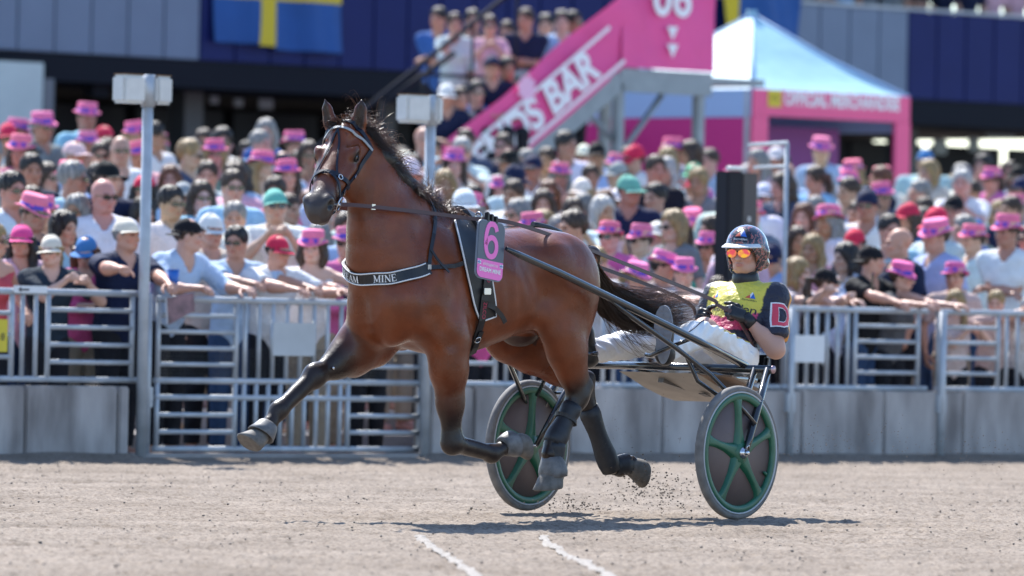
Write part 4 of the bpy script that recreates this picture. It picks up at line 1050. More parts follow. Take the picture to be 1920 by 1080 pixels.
    for an, toe, nm in ((anL, np.array([.035, .02, 1.0]), 'L'), (anR, np.array([.10, -.05, 1.0]), 'R')):
        toe = toe / np.linalg.norm(toe); fwd = np.array([.86, .50, -.02]) if nm == 'L' else np.array([1.0, .1, -.02]); fwd = fwd - toe * (fwd @ toe); fwd /= np.linalg.norm(fwd); side = np.cross(fwd, toe)
        f = Field(an - .25, an + .36, .010)
        f.chain([an - fwd * .10 + toe * .0, an - toe * .015], [.058, .054], .03)
        f.chain([an - toe * .03 + fwd * .015, an + toe * .09 + fwd * .03, an + toe * .20 + fwd * .04], [.052, .050, .040], .03, .85, side)
        V, Q = f.nets(1); bo = add('boot', mesh_from('boot', V, Q), root, boot)
        poly = []
        for t in np.linspace(0, 2 * math.pi, 29)[:-1]:
            y = math.sin(t); wv = (.050 + .010 * y - .010 * math.exp(-((y + .15) / .25) ** 2)) * math.cos(t)
            poly.append((wv, .085 + .155 * y))
        so = MB().prism(poly, .020, an + fwd * .080, side, toe, fwd).build('sole', sole, bo)
        for k in range(9):
            y = -.045 + .032 * k
            if k == 3: continue
            wv = (.044 + .008 * math.sin((y - .085) / .155)) * math.sqrt(max(.2, 1 - ((y + .009 - .085) / .155) ** 2))
            for x0_, x1_ in ((-wv * .9, -.004), (.004, wv * .9)): MB().box((x0_, y, .020), (x1_, y + .020, .0245), O=an + fwd * .080, X=side, Y=toe, Z=fwd).build('tread_block', sole, bo)
    # helmet -----------------------------------------------------------
    Hm = Matrix([list(Rh[i]) + [hp_[i]] for i in range(3)] + [[0, 0, 0, 1]])
    f = Field((-.16, -.18, -.05), (.16, .18, .28), .0065)
    f.ell((0, -.012, .118), (.112, .134, .122), .02); f.cap((-.098, -.03, .09), (-.080, .0, .005), .022, .020, .04); f.cap((.098, -.03, .09), (.080, .0, .005), .022, .020, .04)
    f.cap((-.06, -.10, .03), (.06, -.10, .03), .035, .035, .04)
    f.ell((0, -.005, .085), (.086, .115, .105), .01, sub=True); f.cap((0, .10, .052), (0, .16, .035), .085, .09, .015, sub=True); f.cut((0, 0, -.01), (0, 0.2, -1))
    V, Q = f.nets(2); 
    hm_ = bpy.data.materials.new('helmet_lacquer'); hm_.use_nodes = True; nt = hm_.node_tree; b = nt.nodes['Principled BSDF']
    b.inputs['Roughness'].default_value = .16; b.inputs['Coat Weight'].default_value = .8; b.inputs['Coat Roughness'].default_value = .04
    tc = nt.nodes.new('ShaderNodeTexCoord'); wv = nt.nodes.new('ShaderNodeTexWave'); wv.wave_type = 'BANDS'; wv.bands_direction = 'DIAGONAL'; wv.inputs['Scale'].default_value = 11; wv.inputs['Distortion'].default_value = 12; wv.inputs['Detail'].default_value = 3; wv.inputs['Detail Scale'].default_value = 3
    nt.links.new(tc.outputs['Object'], wv.inputs['Vector']); rp = nt.nodes.new('ShaderNodeValToRGB'); e = rp.color_ramp.elements
    e[0].color = (.008, .010, .022, 1); e[0].position = .74; e[1].color = (.28, .24, .24, 1); e[1].position = .86; q_ = e.new(.95); q_.color = (.32, .05, .035, 1)
    nt.links.new(wv.outputs['Fac'], rp.inputs['Fac']); nt.links.new(rp.outputs['Color'], b.inputs['Base Color'])
    hel = add('helmet', mesh_from('helmet', V, Q), root, hm_, mtx=Hm); hb = bvh_of(V, Q)
    # visor
    vs = []
    for r in np.linspace(0, 1, 4):
        vs.append([((.110 + .040 * r * math.cos(a)) * math.sin(a), -.012 + (.130 + .040 * r * math.cos(a) ** .6) * math.cos(a), .140 - .016 * r) for a in np.linspace(-1.1, 1.1, 15)])
    mb = MB(); mb.grid(vs); mb.grid([[(x, y, z - .006) for x, y, z in row] for row in reversed(vs)]); mb.grid([vs[-1], [(x, y, z - .006) for x, y, z in vs[-1]]])
    mb.build('visor', mat('visor_white', (.62, .64, .64), .35), hel)
    red, blu, wh = mat('logo_red', (.62, .10, .05), .5), mat('logo_blue', (.03, .13, .50), .5), mat('logo_white', (.75, .75, .75), .5)
    def proj_patch(name, poly, O, X, Y, bv, m_, parent, off=.0025, dirn=None):
        X, Y, O = (np.asarray(q, float) for q in (X, Y, O)); D = -np.cross(X, Y) if dirn is None else np.asarray(dirn, float); D /= np.linalg.norm(D)
        bm = bmesh.new(); fc = bm.faces.new([bm.verts.new((x, y, 0)) for x, y in poly]); bmesh.ops.triangulate(bm, faces=bm.faces[:])
        bmesh.ops.subdivide_edges(bm, edges=bm.edges[:], cuts=3, use_grid_fill=True)
        for v_ in bm.verts:
            P = O + X * v_.co.x + Y * v_.co.y; hit = bv.ray_cast(Vector(P - D * .3), Vector(D), 1.0)
            v_.co = (hit[0] - Vector(D) * off) if hit[0] is not None else Vector(P)
        me = bpy.data.meshes.new(name); bm.to_mesh(me); bm.free(); return add(name, me, parent, m_)
    def proj_text(name, txt, size, O, X, Y, bv, m_, parent, off=.003, sx=1.0, bold=0.0, dirn=None):
        X, Y, O = (np.asarray(q, float) for q in (X, Y, O)); D = -np.cross(X, Y) if dirn is None else np.asarray(dirn, float); D /= np.linalg.norm(D)
        def warp(x, y):
            P = O + X * x + Y * y; hit = bv.ray_cast(Vector(P - D * .3), Vector(D), 1.0)
            return (hit[0] - Vector(D) * off) if hit[0] is not None else Vector(P)
        return text_on(name, txt, size, O, X, Y, m_, parent, sx=sx, bold=bold, warp=warp)
    def logo(pref, O, X, Y, s, bv, par):
        for nm, poly, m_ in (('logo_triangle', [(-.5, 0), (0, 0), (-.15, .45)], red), ('logo_triangle', [(0, 0), (.5, 0), (.15, .62)], blu), ('logo_triangle', [(-.13, .45), (.0, 0.04), (.13, .6), (.0, .75)], wh)):
            proj_patch(nm, [(x * s, y * s) for x, y in poly], O, X, Y, bv, m_, par)
    # frame on the helmet's brow: model x is to the wearer's right; reading direction runs the other way
    proj_patch('logo_patch', [(-.052, -.030), (.052, -.030), (.045, .035), (.0, .062), (-.045, .035)], (-.012, .1, .178), (-1, 0, 0), (0, -.45, .9), hb, mat('helmet_navy', (.006, .008, .02), .3), hel, .0012)
    logo('', (-.012, .1, .178), (-1, 0, 0), (0, -.45, .9), .066, hb, hel)
    proj_text('helmet_lettering', 'Ramudden', .018, (-.012, .11, .165), (-1, 0, 0), (0, -.3, .95), hb, wh, hel, .004)
    for s in (-1, 1):
        MB().tube([(s * .083, .0, .02), (s * .070, .035, -.012), (s * .030, .060, -.030), (0, .066, -.034)], .0055, 8).build('chin_strap', LEATH, hel)
    # mirrored glasses
    gm = bpy.data.materials.new('mirror_lens'); gm.use_nodes = True; nt = gm.node_tree; b = nt.nodes['Principled BSDF']; b.inputs['Roughness'].default_value = .12; b.inputs['Metallic'].default_value = .55
    tc = nt.nodes.new('ShaderNodeTexCoord'); nz = nt.nodes.new('ShaderNodeTexNoise'); nz.inputs['Scale'].default_value = 30; nt.links.new(tc.outputs['Object'], nz.inputs['Vector'])
    rp = nt.nodes.new('ShaderNodeValToRGB'); e = rp.color_ramp.elements; e[0].position = .40; e[0].color = (.80, .06, .08, 1); e[1].position = .6; e[1].color = (.95, .38, .02, 1)
    nt.links.new(nz.outputs['Fac'], rp.inputs['Fac']); nt.links.new(rp.outputs['Color'], b.inputs['Base Color'])
    gl = empty('sunglasses'); gl.parent = root; gl.matrix_local = Hm
    for s in (-1, 1):
        poly = [(.033 * math.cos(a) * (1 + .12 * math.sin(a)), .023 * math.sin(a)) for a in np.linspace(0, 2 * math.pi, 19)[:-1]]
        MB().prism(poly, .004, (s * .036, .110, .088), (1, -.30 * s, 0), (0, -.08, 1), (0, 1, 0)).build('lens', gm, gl)
        MB().tube([(s * .070, .100, .096), (s * .080, .02, .096), (s * .078, -.02, .09)], .003, 6).build('temple', LEATH, gl)
    MB().tube([(-.012, .117, .095), (0, .120, .098), (.012, .117, .095)], .003, 6).build('bridge', LEATH, gl)
    # stubble / short beard and neck buff
    f = Field((-1.15, -.14, 1.17), (-.82, .14, 1.33), .0075)
    f.cap((-1.0, 0, 1.205), (-.985, 0, 1.262), .082, .074, .02); f.cut((0, 0, 1.285), (.35, 0, 1)); f.cut((0, 0, 1.20), (0, 0, -1))
    V, Q = f.nets(1); col = add('neck_warmer', mesh_from('neck_warmer', V, Q), root, LEATH); cb = bvh_of(V, Q)
    # lettering on the jersey; reading direction is the driver's right to his left seen from the front = +v
    blk = mat('print_black', (.012, .014, .03), .6)
    fx = np.array([0, 1.0, 0]); fy = np.array([-.25, 0, .97])
    proj_text('jersey_lettering', 'Ramudden', .062, (-.85, .03, 1.095), fx, fy, jb, blk, jer)
    proj_text('collar_lettering', 'wilz', .028, (-.9, .055, 1.235), fx, (0, 0, 1), cb, wh, col)
    for sg in (-1, 1):
        logo('', np.array([-.85, sg * .115, 1.165]), fx, fy, .05, jb, jer)
        proj_text('badge_lettering', 'Ramudden', .016, (-.85, sg * .115, 1.153), fx, fy, jb, blk, jer)
    # the D on the sleeve
    ax = (elL - shL) / np.linalg.norm(elL - shL); out = np.array([.45, .9, .1]); out = out - ax * (out @ ax); out /= np.linalg.norm(out); rd = np.cross(-ax, out)
    ctr = shL + (elL - shL) * .44 + out * .07
    serif = [(-.5, -.5), (.12, -.5), (.42, -.35), (.5, 0), (.42, .35), (.12, .5), (-.5, .5), (-.5, .40), (-.38, .36), (-.38, -.36), (-.5, -.40)]
    sc_ = .128
    def sleeve_D(nm, s0, off, m_):
        bm = bmesh.new()
        outer = [(-.5, -.5), (.10, -.5), (.40, -.36), (.5, 0), (.40, .36), (.10, .5), (-.5, .5)]; inner = [(-.22, -.34), (.06, -.34), (.22, -.24), (.28, 0), (.22, .24), (.06, .34), (-.22, .34)]
        k = s0; o_ = [(x * k + 0, y * k) for x, y in outer]; i_ = [(x + (1 - k) * (.10 if x < 0 else -.10) * -1 * 0, y) for x, y in inner]
        if k > 1: i_ = [(x * .86 + .01, y * .88) for x, y in inner]
        n = len(o_); vo = [bm.verts.new((x * sc_ * .82, y * sc_, 0)) for x, y in o_]; vi = [bm.verts.new((x * sc_ * .82, y * sc_, 0)) for x, y in i_]
        for a in range(n): bm.faces.new([vo[a], vo[(a + 1) % n], vi[(a + 1) % n], vi[a]])
        bmesh.ops.subdivide_edges(bm, edges=bm.edges[:], cuts=2, use_grid_fill=True)
        for v_ in bm.verts:
            P = ctr + rd * v_.co.x - ax * v_.co.y; h_ = jb.ray_cast(Vector(P + out * .15), Vector(-out), .4)
            v_.co = (h_[0] + Vector(out) * off) if h_[0] is not None else Vector(P)
        me = bpy.data.meshes.new(nm); bm.to_mesh(me); bm.free(); add(nm, me, jer, m_)
    sleeve_D('sleeve_letter_edge', 1.12, .003, wh); sleeve_D('sleeve_letter', 1.0, .0055, mat('letter_red', (.62, .05, .09), .5))
    # trouser print and piping on the near thigh
    td = (knL - hipL) / np.linalg.norm(knL - hipL); nn = np.array([.1, .60, .80]); nn -= td * (nn @ td); nn /= np.linalg.norm(nn); up_ = np.cross(nn, -td)
    mid = hipL + (knL - hipL) * .50 + nn * .1
    proj_text('trouser_lettering', 'Ramudden', .040, mid + up_ * .012, -td, up_, tb, mat('print_navy', (.02, .03, .10), .6), tro, .004)
    proj_patch('trouser_logo', [(-.008, -.009), (.008, -.009), (.003, .012)], mid + up_ * .012 + td * .105, -td, up_, tb, blu, tro, .004)
    for off_, m_, r_ in ((-.018, blk, .0030), (-.030, mat('piping_yellow', (.62, .55, .12), .6), .0026)):
        P = []
        for t in np.linspace(-.17, .17, 16):
            q_ = mid - td * t + up_ * (off_ + .008 * math.sin(t * 18)); h_ = tb.ray_cast(Vector(q_ + nn * .2), Vector(-nn), .5)
            if h_[0] is not None: P.append(np.array(h_[0]) + nn * .003)
        if len(P) > 3: MB().tube(P, r_, 6).build('piping', m_, tro)
    sd = (anL - knL) / np.linalg.norm(anL - knL); n2 = np.array([0, .6, .8]); n2 -= sd * (n2 @ sd); n2 /= np.linalg.norm(n2); u2 = np.cross(n2, -sd)
    P = []
    for t in np.linspace(.02, .30, 14):
        q_ = knL + sd * t + u2 * (.01 * math.sin(t * 22)); h_ = tb.ray_cast(Vector(q_ + n2 * .2), Vector(-n2), .5)
        if h_[0] is not None: P.append(np.array(h_[0]) + n2 * .003)
    if len(P) > 3: MB().tube(P, .003, 6).build('piping', blk, tro)
    return root, (haL, haR)
DRIVER, DHANDS = make_driver()
# ------------------------------------------------------------------ harness, bridle, reins, number plate (in the horse's frame)
def surf(px, py):
    """first point of the horse's surface on the line of sight, in its frame"""
    d = ray(px, py); o = HF.loc(CAM); dl = np.array([d @ HF.eu, d @ HF.ev, d[2]]); dl /= np.linalg.norm(dl)
    h = HBVH.ray_cast(Vector(o), Vector(dl), 80.0)
    return (np.array(h[0]), np.array(h[1])) if h[0] is not None else surf(px + (.4 if py > 600 else 0), py + (1.5 if py < 600 else -1.5))
def around(C, d, off=.006, far=1.2):
    h = HBVH.ray_cast(Vector(np.asarray(C, float) + np.asarray(d, float) * far), -Vector(d), far)
    if h[0] is None: return np.asarray(C, float) + np.asarray(d) * .1, np.asarray(d)
    return np.array(h[0]) + np.array(h[1]) * off, np.array(h[1])
def ring_mesh(c, n, R_, r, k=24):
    n = np.asarray(n, float); n /= np.linalg.norm(n); a = np.cross(n, (0.3, .2, 1)); a /= np.linalg.norm(a); b = np.cross(n, a)
    return MB().tube([np.asarray(c) + (a * math.cos(t) + b * math.sin(t)) * R_ for t in np.linspace(0, 2 * math.pi, k)], r, 8, False)
PINKP = mat('plate_pink', (.86, .17, .52), .45); SLATE = mat('plate_slate', (.085, .105, .14), .4); PLW = mat('plate_white', (.8, .8, .8), .5)
mirror = np.array([1, -1, 1.0])

def make_bridle():
    root = empty('bridle', HF.O, HF.rz, 'black leather bridle with silver brow band on the horse\'s head', 'bridle')
    navy = mat('bridle_leather', (.010, .013, .024), .5, spec=.35)
    def hs(s, ang, n0=-.09, off=.006):
        return around(hd(s, 0, n0), HE2 * math.cos(ang) + HE3 * math.sin(ang), off, .17)
    def strap(name, path, w, m_=navy, off=.005, n0=-.09, th=.005, nn=26):
        P = smooth_pts(path, nn); pts, nr = [], []
        for s_, a in P: p, q = hs(s_, math.radians(a), n0, off); pts.append(p); nr.append(q)
        return MB().ribbon(pts, nr, w, th).build(name, m_, root)
    strap('brow_band', [(.065, -8), (.055, 25), (.05, 60), (.05, 90), (.05, 120), (.055, 155), (.065, 188)], .013, mat('silver_beads', (.36, .36, .35), .4, .5, bump=1.0, bscale=150, bdist=.006), .008)
    strap('head_piece', [(.065, -8), (.03, 20), (.0, 55), (-.012, 90), (.0, 125), (.03, 160), (.065, 188)], .022)
    for s in (1, -1):
        A = (lambda a: a) if s > 0 else (lambda a: 180 - a)
        strap('cheek_piece', [(.065, A(-6)), (.14, A(-10)), (.22, A(-10)), (.30, A(-10)), (.37, A(-14)), (.425, A(-18))], .022)
        strap('nose_strap', [(.31, A(-30)), (.315, A(-5)), (.325, A(30)), (.33, A(60)), (.335, A(90))], .022)
        strap('flash_strap', [(.33, A(88)), (.36, A(50)), (.40, A(15)), (.435, A(-20)), (.46, A(-55)), (.465, A(-90))], .015, off=.009)
        strap('face_strap', [(.05, A(92)), (.12, A(80)), (.20, A(72)), (.28, A(62)), (.33, A(52))], .010, off=.004)
        strap('throat_latch', [(.06, A(-12)), (.10, A(-32)), (.15, A(-42)), (.20, A(-50)), (.235, A(-56))], .009, off=.006, n0=-.14)
        c, q = hs(.432, math.radians(A(-26)), off=.012)
        ring_mesh(c, q, .036, .0045).build('bit_ring', STEEL, root)
        for st_, an in ((.25, -10), (.36, -14)):
            b_, qq = hs(st_, math.radians(A(an)), off=.012); MB().box((-.012, -.009, 0), (.012, .009, .003), O=b_, X=HE1, Y=np.cross(qq, HE1), Z=qq).build('buckle', STEEL, root)
    b_, qq = hs(.335, math.radians(40), off=.014); ring_mesh(b_, qq, .013, .003, 14).build('buckle', STEEL, root)
    MB().tube([hd(.445, -.085, -.115), hd(.445, .085, -.115)], .007, 8).build('bit_bar', STEEL, root)
    cL, _ = hs(.432, math.radians(-26), off=.014); cR, _ = hs(.432, math.radians(206), off=.014)
    return root, cL, cR
BRIDLE, BITL, BITR = make_bridle()

def make_harness():
    root = empty('harness', HF.O, HF.rz, 'black harness with lettered breast strap, saddle pad and girth on the horse', 'harness')
    # saddle pad: two panels over the withers joined by the tree
    Lp = [(850, 417), (857, 448), (867, 490), (877, 533), (886, 575), (897, 602)]; Rp = [(887, 411), (906, 432), (914, 470), (919, 520), (925, 565), (926, 592)]
    rows, nrm = [], []
    for a, b in zip(smooth_pts(Lp, 14), smooth_pts(Rp, 14)):
        rw, nw = [], []
        for t in np.linspace(0, 1, 8):
            h = surf(*(a + (b - a) * t)); rw.append(h[0]); nw.append(h[1])
        rows.append(rw); nrm.append(nw)
    rows, nrm = np.array(rows), np.array(nrm); k = 5
    for s in (1, -1):
        mm = np.array([1, s, 1.0]); up = [[(p + n * .018) * mm for p, n in zip(rw, nw)] for rw, nw in zip(rows, nrm)]; dn = [[(p + n * .002) * mm for p, n in zip(rw, nw)] for rw, nw in zip(rows, nrm)]
        mb = MB(); mb.grid(up if s > 0 else [list(reversed(r_)) for r_ in up]); mb.grid([list(reversed(r_)) for r_ in dn] if s > 0 else dn)
        edge = lambda q: [r_[0] for r_ in q] + list(q[-1][1:]) + [r_[-1] for r_ in reversed(q)][1:] + list(reversed(q[0]))[1:]
        mb.grid([edge(up), edge(dn)]); pad = mb.build('saddle_pad', LEATH, root)
        MB().tube([q + (u_ - q) * .9 for q, u_ in zip(edge(dn)[:28], edge(up)[:28])], .0048, 6).build('piping', WHITE, pad)
    P, N = [], []
    for a in np.linspace(-50, 230, 40):
        C = (1.56 - .10 * max(0, math.sin(math.radians(a))), 0, 1.25); p, n = around(C, (0, math.cos(math.radians(a)), math.sin(math.radians(a))), .018); P.append(p); N.append(n)
    MB().ribbon(P[14:27], N[14:27], .10, .02).build('saddle_tree', LEATH, root)
    tp_, tn_ = around((1.47, 0, 1.2), (0, 0, 1), .035)
    for s in (1, -1):
        p, n = around((1.50, 0, 1.25), (0, s * .45, .89), .035); ring_mesh(p + n * .02, (1, 0, 0), .022, .004, 18).build('terret', STEEL, root)
        p2, n2 = around((1.52, 0, 1.25), (0, s * .80, .60), .03); MB().lathe([(.0005, -.03), (.014, -.02), (.014, .02), (.0005, .03)], 12, p2, (0, 0, 1), n2, (1, 0, 0)).build('shaft_stop', STEEL, root)
    # girth: strap below the pad and round the belly
    gp_ = [surf(x, y) for x, y in ((912, 500), (908, 530), (903, 562), (897, 598), (891, 632), (884, 658))]
    pts = [p + n * .024 for p, n in gp_[:4]] + [p + n * .010 for p, n in gp_[4:]]; ns = [n for p, n in gp_]
    e = pts[-1]; C = np.array([e[0] - .02, 0, 1.15]); a0 = math.degrees(math.atan2(e[2] - 1.15, e[1]))
    bel = [(np.array([e[0] + .01, .262 * math.cos(math.radians(a)), 1.18 + .362 * math.sin(math.radians(a))]), np.array([0, math.cos(math.radians(a)), math.sin(math.radians(a))])) for a in np.linspace(min(a0 - 8, -52), -90, 9)]
    path = pts + [b_[0] for b_ in bel]; nn = ns + [b_[1] for b_ in bel]
    full = path + [p * mirror for p in reversed(path[:-1])]; fn = nn + [n * mirror for n in reversed(nn[:-1])]
    MB().ribbon(full, fn, .045, .006).build('girth', LEATH, root)
    red = mat('girth_print', (.45, .03, .08), .6)
    for i, (a, b) in enumerate(((0, 1), (2, 3))):
        A, B = pts[a] + ns[a] * .008, pts[b] + ns[b] * .008; Yd = (B - A) / np.linalg.norm(B - A); Xd = np.cross(ns[a], Yd); Xd /= np.linalg.norm(Xd)
        text_on('girth_lettering', 'ZILCO', .030, (A + B) / 2, Yd, -Xd if (np.cross(Yd, -Xd) @ ns[a]) > 0 else Xd, red, root, off=.003)
    c_ = (pts[1] + pts[2]) / 2 + ns[1] * .012; MB().box((-.025, -.016, 0), (.025, .016, .008), O=c_, X=(1, 0, 0), Y=(0, 0, 1), Z=ns[1], bev=.003).build('buckle', STEEL, root)
    c_ = pts[4] + ns[4] * .016; ring_mesh(c_, ns[4], .017, .003, 16).build('girth_ring', STEEL, root)
    s_ = [surf(x, y) for x, y in ((909, 570), (920, 575), (930, 588), (936, 598))]; MB().ribbon([p + n * (.026 + .008 * i) for i, (p, n) in enumerate(s_)], [n for p, n in s_], .025, .004).build('loose_strap', LEATH, root)
    s_ = [surf(x, y) for x, y in ((898, 618), (893, 632), (888, 646), (884, 656))]; MB().ribbon([p + n * (.020) for p, n in s_], [n for p, n in s_], .03, .004).build('loose_strap', LEATH, root)
    # breast strap with the horse's name; near half measured, far half mirrored
    near = [surf(x, y) for x, y in ((706, 522), (730, 522), (760, 517), (785, 510), (803, 504))]
    hp_ = [np.array([p[0], p[1], p[2]]) for p, n in near]
    z0 = np.mean([q[2] for q in hp_[:2]])
    ctr, cn = around((1.8, 0, hp_[0][2] - .002), (1, 0, 0), 0)
    half = [ctr] + [q for q in hp_ if q[1] > ctr[1] + .03]; hn = [cn] + [n for (p, n), q in zip(near, hp_) if q[1] > ctr[1] + .03]
    band = [p * mirror for p in reversed(half[1:])] + half; bn = [n * mirror for n in reversed(hn[1:])] + hn
    band = [p + np.array([0, 0, .38 * max(0, -p[1])]) for p in band]
    B = smooth_pts(band, 48); N = smooth_pts(bn, 48); N /= np.linalg.norm(N, axis=1)[:, None]
    for i in range(len(B)):                       # keep it on the skin
        h = HBVH.ray_cast(Vector(B[i] + N[i] * .3), Vector(-N[i]), .6)
        if h[0] is not None: B[i] = np.array(h[0]) + N[i] * .010
    for _ in range(3): B[1:-1] = (B[:-2] + 2 * B[1:-1] + B[2:]) / 4
    bp = MB().ribbon(list(B), list(N), .066, .010).build('breast_strap', LEATH, root)
    s_len = np.concatenate([[0], np.cumsum(np.linalg.norm(np.diff(B, axis=0), axis=1))]); mid_s = s_len[len(B) // 2]
    Tn = np.gradient(B, axis=0); Tn /= np.linalg.norm(Tn, axis=1)[:, None]; Wd = np.cross(N, Tn); Wd /= np.linalg.norm(Wd, axis=1)[:, None]
    if Wd[:, 2].mean() < 0: Wd = -Wd
    def warp(x, y, c0=0.0, off=.0145):
        q = mid_s + c0 + x; f = lambda A: np.array([np.interp(q, s_len, A[:, c]) for c in range(3)])
        return f(B) + f(Wd) * y + f(N) * off
    # embroidered serif capitals, stroke by stroke: (x0, y0, x1, y1, width) in letter heights
    SF_ = lambda x, y: (x - .13, y, x + .13, y, .07)
    GLY = {'D': [(.12, 0, .12, 1, .16), (.0, .965, .4, .965, .07), (.0, .035, .4, .035, .07), (.4, .96, .62, .78, .11), (.62, .8, .66, .5, .15), (.66, .5, .62, .2, .15), (.62, .22, .4, .04, .11)],
           'R': [(.12, 0, .12, 1, .16), (.0, .965, .4, .965, .07), SF_(.12, .035), (.4, .95, .56, .82, .10), (.56, .84, .52, .58, .14), (.52, .60, .14, .5, .07), (.34, .5, .66, .02, .15), (.60, .035, .78, .035, .07)],
           'E': [(.12, 0, .12, 1, .16), (.0, .965, .58, .965, .07), (.0, .035, .58, .035, .07), (.14, .5, .46, .5, .07), (.57, .95, .57, .78, .06), (.57, .05, .57, .24, .06), (.45, .60, .45, .40, .05)],
           'A': [(.08, 0, .36, 1, .07), (.36, 1, .68, 0, .16), (.18, .34, .56, .34, .06), SF_(.08, .035), SF_(.68, .035)],
           'M': [(.12, 0, .12, 1, .07), (.14, 1, .46, .08, .15), (.46, .08, .78, 1, .06), (.80, 0, .80, 1, .16), SF_(.12, .035), SF_(.82, .035), (.0, .965, .2, .965, .07), (.74, .965, .94, .965, .07)],
           'I': [(.13, 0, .13, 1, .16), SF_(.13, .035), SF_(.13, .965)],
           'N': [(.12, 0, .12, 1, .07), (.12, .98, .70, .02, .16), (.70, 0, .70, 1, .07), SF_(.12, .035), (.0, .965, .2, .965, .07), SF_(.70, .965)]}
    ADV = {'D': .84, 'R': .86, 'E': .76, 'A': .84, 'M': 1.06, 'I': .38, 'N': .92}
    for wd_, c0 in (('DREAM', -.062), ('MINE', .150)):
        hgt = .036; x = -sum(ADV[q] for q in wd_) * hgt * .5 + c0
        for q in wd_:
            mb = MB()
            for si, (x0, y0, x1, y1, w_) in enumerate(GLY[q]):
                d_ = np.array([x1 - x0, y1 - y0]); d_ /= np.linalg.norm(d_); n_ = np.array([-d_[1], d_[0]]) * w_ / 2
                mb.grid([[warp(x + (x0 + (x1 - x0) * t + e * n_[0]) * hgt, (y0 + (y1 - y0) * t + e * n_[1] - .5) * hgt, 0, .0135 + .0003 * si) for e in (-1, 1)] for t in np.linspace(0, 1, 4)])
            mb.build('letter_' + q.lower(), WHITE, bp); x += ADV[q] * hgt
    for sy in (-1, 1):
        MB().tube([warp(x, sy * .028, 0, .011) for x in np.linspace(-mid_s * .97, (s_len[-1] - mid_s) * .97, 40)], .0036, 6).build('piping', WHITE, bp)
    # straps from the breast strap to the pad, and over the neck
    e1 = surf(803, 503)
    for s in (1, -1):
        mm = np.array([1, s, 1.0])
        q = [surf(x, y) for x, y in ((803, 503), (825, 502), (850, 499), (872, 492), (893, 480))]; MB().ribbon([(p + n * .009) * mm for p, n in q], [n * mm for p, n in q], .022, .004).build('side_strap', LEATH, root)
        q = [surf(x, y) for x, y in ((803, 503), (806, 470), (812, 440), (814, 415))]; e = q[-1][0]
        ov = [around((e[0] - .02, 0, 1.40), (0, math.cos(math.radians(a)), math.sin(math.radians(a))), .01) for a in np.linspace(58, 90, 5)]
        MB().ribbon([(p + n * .009) * mm for p, n in q] + [p * mm for p, n in ov], [n * mm for p, n in q] + [n * mm for p, n in ov], .020, .004).build('neck_strap', LEATH, root)
        q = [surf(x, y) for x, y in ((806, 470), (815, 485), (826, 500), (838, 512))]; MB().ribbon([(p + n * .014) * mm for p, n in q], [n * mm for p, n in q], .014, .003).build('loose_strap', LEATH, root)
        MB().box((-.012, -.012, 0), (.012, .012, .006), O=(e1[0] + e1[1] * .016) * mm, X=(0, 0, 1), Y=(1, 0, 0), Z=e1[1] * mm).build('buckle', STEEL, root)
    # back strap along the spine to the tail
    bs = [around((u_, 0, 1.1), (0, 0, 1), .006) for u_ in np.linspace(1.42, .56, 18)]; MB().ribbon([p for p, n in bs], [n for p, n in bs], .022, .005).build('back_strap', LEATH, root)
    bs = [around((u_, -.03, 1.1), (0, 0, 1), .018) for u_ in np.linspace(.92, .72, 6)]; MB().tube([p for p, n in bs], .016, 10).build('fleece_roll', LEATH, root)
    return root
HARN = make_harness()

